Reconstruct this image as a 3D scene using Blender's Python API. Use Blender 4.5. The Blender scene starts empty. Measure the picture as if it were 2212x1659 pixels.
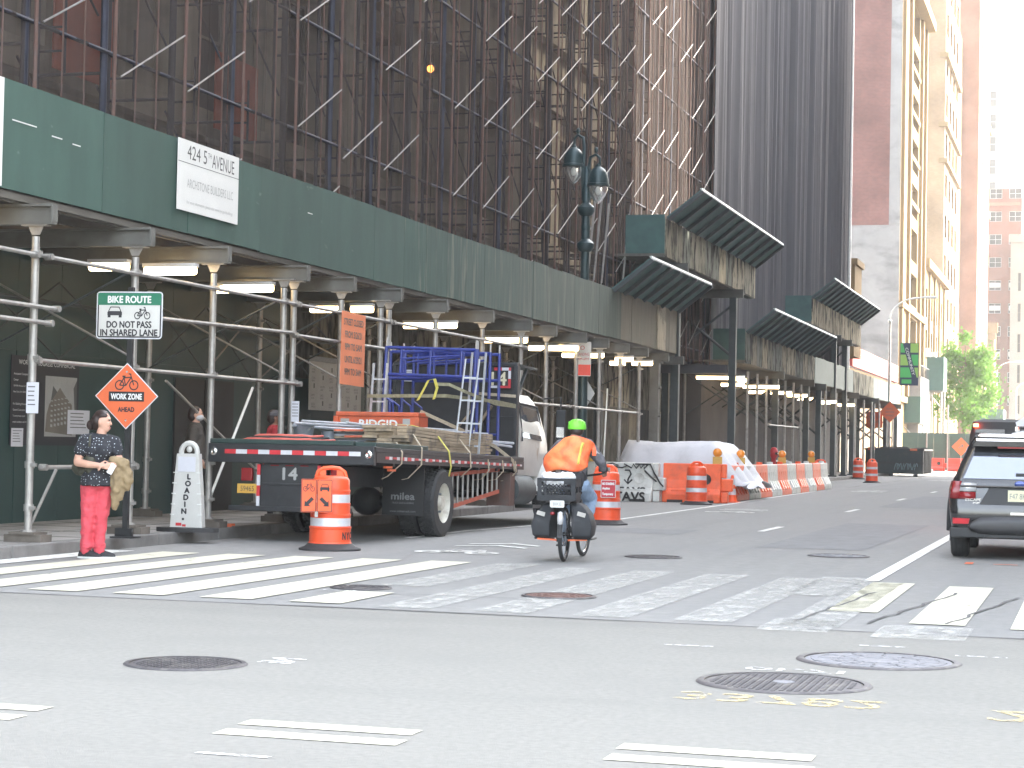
import bpy, math, random
from mathutils import Vector, Matrix
random.seed(7)
rad = math.radians
SC = bpy.context.scene
COL = SC.collection
# ---------------------------------------------------------------- camera, sky, sun, exposure
EYE = Vector((0, 0, 1.4))
FPX, CX, CY = 4250.0, 1106.0, 829.5
def _ray(x, y): return Vector((x - CX, -(y - CY), -FPX)).normalized()
_d = _ray(2362, 985); _d2 = _ray(1362, 965)
_u = _d2.cross(_d).normalized()
if _u.y < 0: _u = -_u
_r = _d.cross(_u)
ROT = Matrix((_r, _d, _u))
cam = bpy.data.cameras.new('camera'); cam.sensor_width = 36; cam.lens = 36 * FPX / 2212.0
cam.clip_start = 0.2; cam.clip_end = 4000
CAM = bpy.data.objects.new('camera', cam); COL.objects.link(CAM)
CAM.matrix_world = Matrix.Translation(EYE) @ ROT.to_4x4()
SC.camera = CAM
SUN_DIR = Vector((0.62, 0.50, 0.50)).normalized()          # towards the sun
w = bpy.data.worlds.new('World'); SC.world = w; w.use_nodes = True
nt = w.node_tree
sky = nt.nodes.new('ShaderNodeTexSky'); sky.sky_type = 'NISHITA'; sky.sun_disc = False
sky.sun_elevation = math.asin(SUN_DIR.z); sky.sun_rotation = math.atan2(SUN_DIR.x, SUN_DIR.y)
sky.dust_density = 4.0; sky.air_density = 1.3; sky.ozone_density = 1.0
bg = nt.nodes['Background']; bg.inputs['Strength'].default_value = 0.15
hs = nt.nodes.new('ShaderNodeHueSaturation'); hs.inputs['Saturation'].default_value = .45      # hazy, whitish sky
nt.links.new(sky.outputs[0], hs.inputs['Color']); nt.links.new(hs.outputs[0], bg.inputs[0])
sun = bpy.data.lights.new('sun', 'SUN'); sun.energy = 2.0; sun.angle = rad(0.6); sun.color = (1.0, 0.90, 0.76)
SUN = bpy.data.objects.new('sun', sun); COL.objects.link(SUN)
SUN.rotation_euler = SUN_DIR.to_track_quat('Z', 'Y').to_euler(); SUN.location = (20, 10, 80)
SC.view_settings.view_transform = 'Standard'; SC.view_settings.look = 'None'
SC.view_settings.gamma = 1.0; SC.view_settings.exposure = 3.62; SC.view_settings.use_curve_mapping = False
SC.cycles.use_denoising = True
SC.cycles.max_bounces = 8; SC.cycles.transparent_max_bounces = 16; SC.cycles.volume_bounces = 0

def G(x, y, z=0.0):
    r = ROT @ _ray(x, y); return EYE + r * ((z - EYE.z) / r.z)
def PX(x, y, X):
    r = ROT @ _ray(x, y); return EYE + r * (X / r.x)
def PY(x, y, Y):
    r = ROT @ _ray(x, y); return EYE + r * (Y / r.y)

# ---------------------------------------------------------------- mesh builder
class MB:
    def __init__(s): s.v = []; s.f = []; s.m = []; s.s = []; s.cur = 0
    def add(s, vs, fs, smooth=False):
        o = len(s.v); s.v += [tuple(v) for v in vs]
        for f in fs: s.f.append([i + o for i in f]); s.m.append(s.cur); s.s.append(smooth)
        return s
    def box(s, c, d, rot=None):
        x, y, z = d[0] / 2, d[1] / 2, d[2] / 2
        vs = [Vector(p) for p in ((-x,-y,-z),(x,-y,-z),(x,y,-z),(-x,y,-z),(-x,-y,z),(x,-y,z),(x,y,z),(-x,y,z))]
        if rot is not None: vs = [rot @ v for v in vs]
        c = Vector(c)
        return s.add([v + c for v in vs], [(0,3,2,1),(4,5,6,7),(0,1,5,4),(1,2,6,5),(2,3,7,6),(3,0,4,7)])
    def bb(s, a, b): return s.box([(a[i] + b[i]) / 2 for i in range(3)], [abs(b[i] - a[i]) for i in range(3)])
    def bar(s, p0, p1, wd, h, up=(0,0,1)):
        p0, p1 = Vector(p0), Vector(p1); d = (p1 - p0); L = d.length; d.normalize()
        u = Vector(up); sd = d.cross(u)
        if sd.length < 1e-4: sd = d.cross(Vector((1,0,0)))
        sd.normalize(); u = sd.cross(d)
        m = Matrix((sd, d, u)).transposed()
        return s.box((p0 + p1) / 2, (wd, L, h), m)
    def cyl(s, p0, p1, r0, r1=None, n=10, cap=True, smooth=True):
        r1 = r0 if r1 is None else r1
        p0, p1 = Vector(p0), Vector(p1); d = (p1 - p0).normalized()
        a = d.orthogonal().normalized(); b = d.cross(a)
        vs = []
        for p, r in ((p0, r0), (p1, r1)):
            for i in range(n):
                t = 2 * math.pi * i / n; vs.append(p + a * (r * math.cos(t)) + b * (r * math.sin(t)))
        s.add(vs, [(i, (i+1) % n, n + (i+1) % n, n + i) for i in range(n)], smooth)
        if cap: s.add(vs, [tuple(range(n - 1, -1, -1)), tuple(range(n, 2*n))])
        return s
    def tube(s, pts, r, n=8, closed=False, flat=1.0):
        pts = [Vector(p) for p in pts]; k = len(pts); vs = []
        a = None
        for i, p in enumerate(pts):
            if closed: d = pts[(i+1) % k] - pts[i-1]
            else: d = pts[min(i+1, k-1)] - pts[max(i-1, 0)]
            d.normalize()
            if a is None: a = d.orthogonal().normalized()
            else:
                a = a - d * a.dot(d)
                if a.length < 1e-5: a = d.orthogonal()
                a.normalize()
            b = d.cross(a); rr = r[i] if isinstance(r, (list, tuple)) else r
            for j in range(n):
                t = 2 * math.pi * j / n; vs.append(p + a * (rr * math.cos(t)) + b * (rr * flat * math.sin(t)))
        fs = []
        for i in range(k if closed else k - 1):
            i2 = (i + 1) % k
            for j in range(n): fs.append((i*n + j, i*n + (j+1) % n, i2*n + (j+1) % n, i2*n + j))
        s.add(vs, fs, True)
        if not closed: s.add(vs, [tuple(range(n-1, -1, -1)), tuple(range((k-1)*n, k*n))])
        return s
    def strip(s, pts, wd, wdir, th=0.004):          # flat strap along points
        pts = [Vector(p) for p in pts]; wv = Vector(wdir).normalized() * wd / 2; vs = []
        for i, p in enumerate(pts):
            d = (pts[min(i+1, len(pts)-1)] - pts[max(i-1, 0)]).normalized()
            nn = d.cross(wv).normalized() * th / 2
            vs += [p - wv - nn, p + wv - nn, p + wv + nn, p - wv + nn]
        fs = [(3,2,1,0)]
        for i in range(len(pts) - 1):
            o = i * 4
            fs += [(o+j, o+(j+1) % 4, o+4+(j+1) % 4, o+4+j) for j in range(4)]
        o = (len(pts)-1)*4; fs.append((o, o+1, o+2, o+3))
        return s.add(vs, fs)
    def lathe(s, prof, n=24, c=(0,0,0), ax='z', smooth=True):
        c = Vector(c); vs = []
        for r, h in prof:
            for i in range(n):
                t = 2 * math.pi * i / n; x, y = r * math.cos(t), r * math.sin(t)
                vs.append(c + (Vector((x, y, h)) if ax == 'z' else Vector((h, x, y)) if ax == 'x' else Vector((y, h, x))))
        fs = []
        for k in range(len(prof) - 1):
            for i in range(n): fs.append((k*n+i, k*n+(i+1) % n, (k+1)*n+(i+1) % n, (k+1)*n+i))
        return s.add(vs, fs, smooth)
    def ell(s, c, r, n=12, m=8):
        c = Vector(c); vs = [c + Vector((0,0,-r[2]))]
        for k in range(1, m):
            ph = math.pi * k / m - math.pi / 2
            for i in range(n):
                t = 2 * math.pi * i / n
                vs.append(c + Vector((r[0]*math.cos(ph)*math.cos(t), r[1]*math.cos(ph)*math.sin(t), r[2]*math.sin(ph))))
        vs.append(c + Vector((0,0,r[2]))); L = len(vs) - 1
        fs = [(0, 1+(i+1) % n, 1+i) for i in range(n)]
        for k in range(m - 2):
            o = 1 + k*n
            fs += [(o+i, o+(i+1) % n, o+n+(i+1) % n, o+n+i) for i in range(n)]
        o = 1 + (m-2)*n; fs += [(o+i, o+(i+1) % n, L) for i in range(n)]
        return s.add(vs, fs, True)
    def prism(s, poly, fn, a, b):                   # 2-D outline pushed from depth a to b; fn(u, v, depth) -> point
        n = len(poly); vs = [fn(u, v, a) for u, v in poly] + [fn(u, v, b) for u, v in poly]
        return s.add(vs, [tuple(range(n-1, -1, -1)), tuple(range(n, 2*n))] + [(i, (i+1) % n, n+(i+1) % n, n+i) for i in range(n)])
    def quad(s, *p): return s.add(p, [tuple(range(len(p)))])
    def loft(s, rings, closed=True, cap=True, smooth=True):
        n = len(rings[0]); vs = [p for r in rings for p in r]; fs = []
        for k in range(len(rings) - 1):
            for i in range(n if closed else n - 1): fs.append((k*n+i, k*n+(i+1) % n, (k+1)*n+(i+1) % n, (k+1)*n+i))
        s.add(vs, fs, smooth)
        if cap: s.add(vs, [tuple(range(n-1, -1, -1)), tuple(range((len(rings)-1)*n, len(rings)*n))])
        return s
    def cap(s, p0, r0, p1, r1, n=12):               # tapered capsule
        p0, p1 = Vector(p0), Vector(p1)
        s.cyl(p0, p1, r0, r1, n); s.ell(p0, (r0,)*3, n); return s.ell(p1, (r1,)*3, n)
    def build(s, name, mats, parent=None, loc=None, rotz=0, bevel=0, angle=35, remesh=0, wrinkle=0):
        me = bpy.data.meshes.new(name); me.from_pydata(s.v, [], s.f)
        for m in (mats if isinstance(mats, (list, tuple)) else [mats]): me.materials.append(m)
        me.polygons.foreach_set('material_index', s.m); me.polygons.foreach_set('use_smooth', s.s)
        me.update()
        if any(s.s) and not remesh: me.set_sharp_from_angle(angle=rad(angle))
        o = bpy.data.objects.new(name, me); COL.objects.link(o)
        if parent is not None: o.parent = parent
        if loc is not None: o.location = loc
        if rotz: o.rotation_euler.z = rotz
        if bevel:
            b = o.modifiers.new('bevel', 'BEVEL'); b.width = bevel; b.segments = 2; b.limit_method = 'ANGLE'; b.angle_limit = rad(40)
        if remesh:
            r = o.modifiers.new('remesh', 'REMESH'); r.mode = 'VOXEL'; r.voxel_size = remesh; r.use_smooth_shade = True
            q = o.modifiers.new('smooth', 'SMOOTH'); q.factor = 0.5; q.iterations = 4
        if wrinkle:
            tx = bpy.data.textures.get('folds') or bpy.data.textures.new('folds', 'CLOUDS'); tx.noise_scale = .07; tx.noise_depth = 2
            d = o.modifiers.new('folds', 'DISPLACE'); d.texture = tx; d.strength = wrinkle; d.mid_level = .5; d.texture_coords = 'LOCAL'
        return o

def empty(name, loc=(0,0,0), rotz=0, label=None, cat=None, group=None):
    o = bpy.data.objects.new(name, None); COL.objects.link(o); o.location = loc; o.rotation_euler = (0, 0, rotz)
    o.empty_display_size = 0.1
    return tag(o, label, cat, group)
def tag(o, label=None, cat=None, group=None, kind=None):
    if label: o['label'] = label
    if cat: o['category'] = cat
    if group: o['group'] = group
    if kind: o['kind'] = kind
    return o
def kids(o): return [c for c in bpy.data.objects if c.parent == o]
def dup(o, loc=None, rotz=None, label=None, group=None, parent=None):
    c = o.copy(); COL.objects.link(c)
    if loc is not None: c.location = loc
    if rotz is not None: c.rotation_euler.z = rotz
    if label: c['label'] = label
    if group: c['group'] = group
    if parent is not None: c.parent = parent
    for ch in kids(o): dup(ch, parent=c)
    return c

_tc = {}
def _text(t):
    if t not in _tc:
        cu = bpy.data.curves.new('t', 'FONT'); cu.body = t; cu.resolution_u = 3
        ob = bpy.data.objects.new('t', cu); COL.objects.link(ob)
        dg = bpy.context.evaluated_depsgraph_get(); dg.update()
        me = bpy.data.meshes.new_from_object(ob.evaluated_get(dg))
        v = [tuple(p.co) for p in me.vertices]; f = [tuple(p.vertices) for p in me.polygons]
        bpy.data.objects.remove(ob); bpy.data.curves.remove(cu); bpy.data.meshes.remove(me)
        _tc[t] = (v, f)
    return _tc[t]
def text(mb, t, o, ux, uy, h, wmax=None, align='c', bold=0, wfix=None):
    """lettering of cap height h, centred on o, along unit vectors ux, uy"""
    v, f = _text(t); ux, uy, o = Vector(ux), Vector(uy), Vector(o)
    if not v: return mb
    xs = [p[0] for p in v]; x0, x1 = min(xs), max(xs); k = h / 0.69; kx = k
    if wfix: kx = wfix / (x1 - x0)
    elif wmax and (x1 - x0) * kx > wmax: kx = wmax / (x1 - x0)
    off = (x0 + x1) / 2 if align == 'c' else x0 if align == 'l' else x1
    nz = ux.cross(uy)
    for i, (dx, dy) in enumerate(((0, 0),) if not bold else ((0, 0), (bold, 0), (-bold, 0), (0, bold), (0, -bold))):
        mb.add([o + ux * ((p[0] - off) * kx + dx) + uy * ((p[1] - 0.345) * k + dy) + nz * (0.0002 * i) for p in v], f)
    return mb
def ring2(mb, fn, c, r0, r1, n=20):
    vs = [fn(c[0] + r * math.cos(2*math.pi*i/n), c[1] + r * math.sin(2*math.pi*i/n)) for r in (r0, r1) for i in range(n)]
    mb.add(vs, [(i, (i+1) % n, n+(i+1) % n, n+i) for i in range(n)])
def line2(mb, fn, a, b, w_):
    a, b = Vector((a[0], a[1])), Vector((b[0], b[1])); d = (b - a).normalized(); q = Vector((-d.y, d.x)) * w_ / 2
    mb.quad(*[fn(*p) for p in (a - q, b - q, b + q, a + q)])
def bike_symbol(mb, fn, k=1.0, w_=0.05):
    """side view bicycle pictogram about 1 unit wide"""
    f = lambda u, v: fn(u * k, v * k)
    for cx in (-0.32, 0.32): ring2(mb, f, (cx, 0), 0.21 - w_, 0.21)
    P = {'r': (-.32, 0), 'b': (-.05, -.02), 's': (-.13, .30), 'h': (.20, .33), 'f': (.32, 0)}
    for a, b in (('r','b'), ('r','s'), ('b','s'), ('s','h'), ('b','h'), ('h','f')): line2(mb, f, P[a], P[b], w_)
    line2(mb, f, (-.20, .36), (-.06, .36), w_ * 1.3); line2(mb, f, (.20, .33), (.16, .46), w_); line2(mb, f, (.08, .47), (.2, .45), w_)
    line2(mb, f, (-.13, .3), (-.14, .36), w_)
def car_symbol(mb, fn, k=1.0):
    f = lambda u, v: fn(u * k, v * k)
    mb.quad(*[f(*p) for p in ((-.5,-.12),(.5,-.12),(.5,.1),(.42,.16),(-.42,.16),(-.5,.1))])
    for a, b in (((-.42,.15),(-.28,.44)), ((-.28,.42),(.28,.42)), ((.28,.44),(.42,.15))): line2(mb, f, a, b, .06)
    for x in (-.38, .38): mb.quad(*[f(*p) for p in ((x-.1,-.26),(x+.1,-.26),(x+.1,-.12),(x-.1,-.12))])
def arrow2(mb, fn, a, b, w_, hw):
    a, b = Vector(a), Vector(b); d = (b - a).normalized(); m = b - d * hw * 1.1; q = Vector((-d.y, d.x))
    line2(mb, fn, a, m, w_); mb.quad(fn(*(m - q * hw)), fn(*b), fn(*(m + q * hw)))

# ---------------------------------------------------------------- materials
MATS = {}
def mat(name, col, rough=0.6, metal=0.0, var=0.12, sc=3.0, st=(1,1,1), bump=0.0, bsc=60.0, dirt=None, dirt_sc=4.0, dirt_st=(1,1,1),
        dirt_lo=.5, dirt_hi=.7, objcol=False, lanes=None, emit=None, estr=0.0, coat=0.0, spec=0.5, trans=0.0, alpha_noise=None, world=False, det=5.0):
    m = bpy.data.materials.new(name); m.use_nodes = True; MATS[name] = m
    t = m.node_tree; N = t.nodes; Lk = t.links.new; b = N['Principled BSDF']
    co = N.new('ShaderNodeTexCoord').outputs['Object']
    if world: co = N.new('ShaderNodeNewGeometry').outputs['Position']
    def noise(scale, stretch, detail=5.0, dist=0.0):
        mp = N.new('ShaderNodeMapping'); mp.inputs['Scale'].default_value = stretch; Lk(co, mp.inputs[0])
        n = N.new('ShaderNodeTexNoise'); n.inputs['Scale'].default_value = scale; n.inputs['Detail'].default_value = detail
        n.inputs['Roughness'].default_value = 0.6; n.inputs['Distortion'].default_value = dist
        Lk(mp.outputs[0], n.inputs['Vector']); return n.outputs['Fac']
    if objcol:
        oi = N.new('ShaderNodeObjectInfo'); base = oi.outputs['Color']
    else:
        rgb = N.new('ShaderNodeRGB'); rgb.outputs[0].default_value = (*col, 1); base = rgb.outputs[0]
    if var:
        mr = N.new('ShaderNodeMapRange'); mr.inputs['From Min'].default_value = .25; mr.inputs['From Max'].default_value = .75
        mr.inputs['To Min'].default_value = 1 - var; mr.inputs['To Max'].default_value = 1 + var
        Lk(noise(sc, st, det), mr.inputs['Value'])
        mx = N.new('ShaderNodeVectorMath'); mx.operation = 'SCALE'; Lk(base, mx.inputs[0]); Lk(mr.outputs[0], mx.inputs['Scale']); base = mx.outputs[0]
    if dirt is not None:
        r = N.new('ShaderNodeMapRange'); r.inputs['From Min'].default_value = dirt_lo; r.inputs['From Max'].default_value = dirt_hi
        Lk(noise(dirt_sc, dirt_st, 6.0, .3), r.inputs['Value'])
        mx = N.new('ShaderNodeMix'); mx.data_type = 'RGBA'; Lk(r.outputs[0], mx.inputs[0]); Lk(base, mx.inputs[6]); mx.inputs[7].default_value = (*dirt, 1); base = mx.outputs[2]
    if lanes is not None:
        r = N.new('ShaderNodeMapRange'); r.inputs['From Min'].default_value = .50; r.inputs['From Max'].default_value = .78; r.inputs['To Max'].default_value = .55
        Lk(noise(1.0, lanes[1], 7.0, .4), r.inputs['Value'])
        mx = N.new('ShaderNodeMix'); mx.data_type = 'RGBA'; Lk(r.outputs[0], mx.inputs[0]); Lk(base, mx.inputs[6]); mx.inputs[7].default_value = (*lanes[0], 1); base = mx.outputs[2]
    Lk(base, b.inputs['Base Color'])
    b.inputs['Roughness'].default_value = rough; b.inputs['Metallic'].default_value = metal
    b.inputs['Specular IOR Level'].default_value = spec
    if coat: b.inputs['Coat Weight'].default_value = coat; b.inputs['Coat Roughness'].default_value = .05
    if trans: b.inputs['Transmission Weight'].default_value = trans
    if emit: b.inputs['Emission Color'].default_value = (*emit, 1); b.inputs['Emission Strength'].default_value = estr
    if bump:
        bp = N.new('ShaderNodeBump'); bp.inputs['Strength'].default_value = bump; bp.inputs['Distance'].default_value = .01
        Lk(noise(bsc, (1,1,1), 3.0), bp.inputs['Height']); Lk(bp.outputs[0], b.inputs['Normal'])
    if alpha_noise:
        lo, hi, scl, stt = alpha_noise
        r = N.new('ShaderNodeMapRange'); r.inputs['From Min'].default_value = lo; r.inputs['From Max'].default_value = hi
        Lk(noise(scl, stt, 8.0), r.inputs['Value']); Lk(r.outputs[0], b.inputs['Alpha'])
    return m
def brick_mat(name, c1, c2, mortar, scale, axis='y', stain=None):
    m = bpy.data.materials.new(name); m.use_nodes = True; MATS[name] = m
    t = m.node_tree; N = t.nodes; Lk = t.links.new; b = N['Principled BSDF']
    g = N.new('ShaderNodeNewGeometry'); sp = N.new('ShaderNodeSeparateXYZ'); Lk(g.outputs['Position'], sp.inputs[0])
    ad = N.new('ShaderNodeMath'); ad.operation = 'ADD'; Lk(sp.outputs[0], ad.inputs[0]); Lk(sp.outputs[1], ad.inputs[1])
    cb = N.new('ShaderNodeCombineXYZ'); Lk(ad.outputs[0], cb.inputs[0]); Lk(sp.outputs[2], cb.inputs[1])
    br = N.new('ShaderNodeTexBrick'); br.inputs['Scale'].default_value = scale
    br.inputs['Color1'].default_value = (*c1, 1); br.inputs['Color2'].default_value = (*c2, 1); br.inputs['Mortar'].default_value = (*mortar, 1)
    br.inputs['Mortar Size'].default_value = .012; Lk(cb.outputs[0], br.inputs['Vector'])
    n = N.new('ShaderNodeTexNoise'); n.inputs['Scale'].default_value = .35; n.inputs['Detail'].default_value = 8; Lk(g.outputs['Position'], n.inputs['Vector'])
    mr = N.new('ShaderNodeMapRange'); mr.inputs['From Min'].default_value = .3; mr.inputs['From Max'].default_value = .7; mr.inputs['To Min'].default_value = .75; mr.inputs['To Max'].default_value = 1.2
    Lk(n.outputs['Fac'], mr.inputs['Value'])
    mx = N.new('ShaderNodeVectorMath'); mx.operation = 'SCALE'; Lk(br.outputs['Color'], mx.inputs[0]); Lk(mr.outputs[0], mx.inputs['Scale'])
    Lk(mx.outputs[0], b.inputs['Base Color']); b.inputs['Roughness'].default_value = .95; b.inputs['Specular IOR Level'].default_value = .08
    return m

# ground
mat('asphalt', (.236, .234, .226), .9, var=.12, sc=6, bump=.5, bsc=120, lanes=((.185,.185,.186), (1.5,.05,1)), dirt=(.225,.224,.222), dirt_sc=.30, dirt_lo=.45, dirt_hi=.8, world=True, det=12, spec=.08)
mat('asphalt_old', (.228, .223, .206), .9, var=.12, sc=22, bump=.6, bsc=140, lanes=((.185,.182,.171), (.14,.9,1)), dirt=(.208,.204,.19), dirt_sc=.5, dirt_lo=.5, dirt_hi=.8, world=True, det=14, spec=.08)
mat('asphalt_patch', (.205, .205, .207), .9, var=.14, sc=3, bump=.5, bsc=90, world=True, det=10, spec=.08)
mat('tar', (.05, .05, .052), .7, var=.3, sc=9)
mat('concrete', (.27, .26, .245), .9, var=.2, sc=1.3, bump=.3, bsc=80, dirt=(.15,.145,.14), dirt_sc=1.1, dirt_lo=.55, dirt_hi=.8, world=True, det=10)
mat('kerb_stone', (.16, .155, .15), .85, var=.3, sc=2.5, bump=.4, bsc=50)
mat('road_paint', (.58, .58, .55), .8, var=.1, sc=3, alpha_noise=(.30, .42, 5.0, (1,1,1)), world=True)
mat('worn_paint', (.50, .50, .47), .85, var=.12, sc=3, alpha_noise=(.30, .86, 5.0, (1.6,.7,1)), world=True)
mat('cream_paint', (.50, .485, .385), .8, var=.1, sc=3, alpha_noise=(.26, .38, 5.0, (1,1,1)), world=True)
mat('yellow_paint', (.62, .52, .30), .8, var=.1, sc=3, alpha_noise=(.42, .70, 14.0, (1,1,1)), world=True)
mat('chalk_paint', (.62, .62, .60), .8, var=.1, sc=3, alpha_noise=(.40, .56, 16.0, (1,1,1)), world=True)
mat('iron', (.085, .08, .085), .6, .5, var=.3, sc=8, dirt=(.17,.16,.15), dirt_sc=5)
mat('iron_red', (.14, .075, .062), .7, .2, var=.3, sc=8)
mat('iron_dust', (.20, .20, .215), .8, .1, var=.25, sc=6)
# steel, shed, scaffold
mat('plywood', (.05, .11, .09), .75, var=.16, sc=1.6, st=(1,1.6,.5), objcol=True, bump=.15, bsc=30, det=8, dirt=(.11,.16,.14), dirt_sc=5, dirt_st=(1,.5,1.6), dirt_lo=.66, dirt_hi=.76)
mat('weathered_plywood', (.1,.1,.09), .85, var=.35, sc=3, st=(1,3,.5), objcol=True, dirt=(.026,.027,.026), dirt_sc=2.2, dirt_st=(1,1.5,.55), dirt_lo=.47, dirt_hi=.60, spec=.08)
mat('streaked_plywood', (.1,.1,.09), .85, var=.2, sc=3, st=(1,3,.4), objcol=True, dirt=(.20,.205,.17), dirt_sc=3.2, dirt_st=(1,1.6,.16), dirt_lo=.52, dirt_hi=.78)
mat('hoarding', (.020, .052, .050), .55, var=.18, sc=1.2, dirt=(.035,.05,.045), dirt_sc=2.5, dirt_lo=.6, dirt_hi=.9)
mat('hoarding_wood', (.16, .145, .115), .85, var=.3, sc=2, st=(1,3,.4), objcol=True, dirt=(.05,.05,.045), dirt_sc=1.2, spec=.08)
mat('galvanised', (.34, .33, .315), .45, .55, var=.2, sc=6, dirt=(.20,.19,.175), dirt_sc=5, dirt_lo=.55, dirt_hi=.8)
mat('beam_grey', (.115, .115, .105), .7, var=.2, sc=2, dirt=(.09,.085,.075), dirt_sc=2.5)
mat('steel_dark', (.055, .066, .070), .6, .3, var=.2, sc=4)
mat('deck_wood', (.13, .12, .105), .9, var=.3, sc=3, st=(2,.3,1))
mat('block_wood', (.12, .105, .09), .9, var=.3, sc=6)
mat('rust_pipe', (.115, .062, .05), .7, .1, var=.4, sc=3, st=(1,1,.4), dirt=(.085,.072,.068), dirt_sc=2)
mat('dark_pipe', (.028, .031, .052), .6, .2, var=.3, sc=4)
mat('brace_pipe', (.22, .21, .20), .5, .5, var=.25, sc=5)
mat('blue_paint', (.018, .036, .22), .42, var=.2, sc=8, dirt=(.03,.035,.10), dirt_sc=9, dirt_lo=.5, dirt_hi=.8)
mat('aluminium', (.62, .66, .72), .38, .55, var=.15, sc=8)
mat('awning_green', (.040, .098, .092), .6, var=.25, sc=2.5)
mat('white_edge', (.62, .64, .62), .5, var=.15, sc=6)
mat('lit_tube', (.9, .8, .55), .4, var=0, emit=(1.0, .70, .36), estr=1.6)
mat('lit_bulb', (.9, .7, .4), .4, var=0, emit=(1.0, .30, .05), estr=1.2)
# buildings
mat('stone_beige', (.30, .265, .205), .9, var=.18, sc=.7, dirt=(.17,.15,.12), dirt_sc=.8, world=True, spec=.08)
mat('stone_dark', (.085, .08, .08), .9, var=.25, sc=.8)
mat('red_board', (.36, .075, .04), .8, var=.2, sc=2)
mat('cream_stone', (.205, .148, .082), .85, var=.12, sc=.5, dirt=(.16,.115,.066), dirt_sc=.6, dirt_lo=.55, dirt_hi=.9, world=True, spec=.08)
mat('tan_stone', (.175, .122, .076), .9, var=.14, sc=.5, world=True, spec=.08)
mat('white_stone', (.115, .118, .122), .85, var=.06, sc=.3, world=True, spec=.08)
mat('grey_stucco', (.235, .232, .228), .95, var=.2, sc=.5, dirt=(.15,.15,.15), dirt_sc=.35, dirt_st=(1,1,2), world=True, det=10, spec=.08)
mat('grey_stone', (.24, .225, .20), .9, var=.1, sc=.4, world=True, spec=.08)
brick_mat('red_brick', (.16,.075,.065), (.125,.062,.056), (.17,.13,.12), 2.2)
brick_mat('tan_brick', (.27,.19,.12), (.23,.16,.10), (.28,.22,.16), 2.2)
brick_mat('pink_brick', (.27,.15,.11), (.24,.135,.10), (.28,.20,.155), 2.2)
brick_mat('rust_brick', (.20,.07,.045), (.17,.06,.04), (.21,.12,.09), 2.0)
mat('far_glass', (.025, .026, .027), .6, .0, var=.5, sc=.4, spec=.15)
mat('window_glass', (.03, .035, .045), .08, .0, var=.3, sc=.6, spec=.8)
mat('window_frame', (.14, .125, .105), .6, var=.2)
mat('pale_frame', (.5, .5, .5), .6, var=.1)
mat('blind', (.6, .6, .58), .8, var=.1)
# plastics and signs
mat('orange_plastic', (.74, .085, .026), .42, var=.14, sc=5, dirt=(.50,.07,.03), dirt_sc=6, dirt_lo=.55, dirt_hi=.85)
mat('bright_orange', (.80, .115, .03), .45, var=.12, sc=5, dirt=(.55,.10,.045), dirt_sc=3.5, dirt_lo=.52, dirt_hi=.8)
mat('red_plastic', (.70, .05, .03), .4, var=.15, sc=4)
mat('white_plastic', (.58, .59, .57), .5, var=.14, sc=4, dirt=(.30,.30,.28), dirt_sc=5, dirt_lo=.5, dirt_hi=.8)
mat('reflective', (.60, .62, .66), .35, .2, var=.12, sc=9)
mat('red_tape', (.50, .03, .04), .4, var=.2, sc=9)
mat('amber_lens', (.80, .26, .02), .25, var=.15, sc=12, coat=.5)
mat('rubber', (.030, .030, .032), .75, var=.25, sc=9, bump=.2, bsc=60)
mat('tyre_rubber', (.026, .027, .029), .7, var=.3, sc=6)
mat('sign_orange', (.62, .125, .042), .5, var=.1, sc=3)
mat('sign_peach', (.72, .22, .10), .7, var=.06, sc=3)
mat('sign_white', (.52, .52, .50), .45, var=.07, sc=4, dirt=(.42,.42,.40), dirt_sc=6, dirt_lo=.6, dirt_hi=.9)
mat('sign_green', (.012, .15, .085), .45, var=.06)
mat('sign_red', (.42, .018, .035), .45, var=.06)
mat('sign_grey', (.30, .305, .295), .6, var=.1, sc=4)
mat('black_paint', (.014, .015, .017), .55, var=.2, sc=5)
mat('ink', (.03, .03, .035), .8, var=0)
mat('faint_ink', (.40, .40, .39), .8, var=0)
mat('dark_ink', (.10, .10, .10), .8, var=0)
mat('white_ink', (.66, .67, .67), .7, var=.1, sc=20)
mat('grey_ink', (.20, .21, .215), .8, var=.2, sc=30)
mat('banner_white', (.66, .66, .64), .6, var=.04, sc=2)
mat('paper', (.56, .57, .62), .8, var=.05, sc=6)
mat('poster_black', (.012, .015, .022), .5, var=.2)
# truck and cars
mat('truck_black', (.020, .022, .025), .5, var=.3, sc=5, dirt=(.06,.058,.055), dirt_sc=4, dirt_lo=.58, dirt_hi=.85)
mat('truck_green', (.020, .042, .038), .55, var=.3, sc=4)
mat('truck_white', (.50, .49, .46), .4, var=.1, sc=3, dirt=(.30,.20,.10), dirt_sc=3.0, dirt_lo=.60, dirt_hi=.75, coat=.2)
mat('cream_body', (.58, .50, .32), .45, var=.1, sc=3)
mat('rim_cream', (.58, .56, .49), .5, var=.12, sc=6, dirt=(.36,.33,.28), dirt_sc=7)
mat('chrome', (.70, .70, .70), .2, 1.0, var=.1)
mat('old_wood', (.33, .26, .18), .9, var=.3, sc=3, st=(4,.5,4), dirt=(.10,.085,.07), dirt_sc=3)
mat('strap_cream', (.42, .36, .27), .85, var=.2, sc=20)
mat('strap_yellow', (.55, .50, .10), .85, var=.2, sc=20)
mat('strap_olive', (.20, .19, .12), .85, var=.3, sc=15)
mat('box_orange', (.52, .10, .04), .5, var=.2, sc=4, dirt=(.30,.08,.04), dirt_sc=5)
mat('zinc', (.26, .29, .33), .5, .5, var=.2, sc=7)
mat('cable_red', (.55, .12, .09), .6, var=.1)
mat('ladder_red', (.42, .09, .05), .6, var=.2, sc=5)
mat('car_paint', (.034, .034, .036), .25, .5, var=.04, sc=2, coat=1.0)
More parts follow.
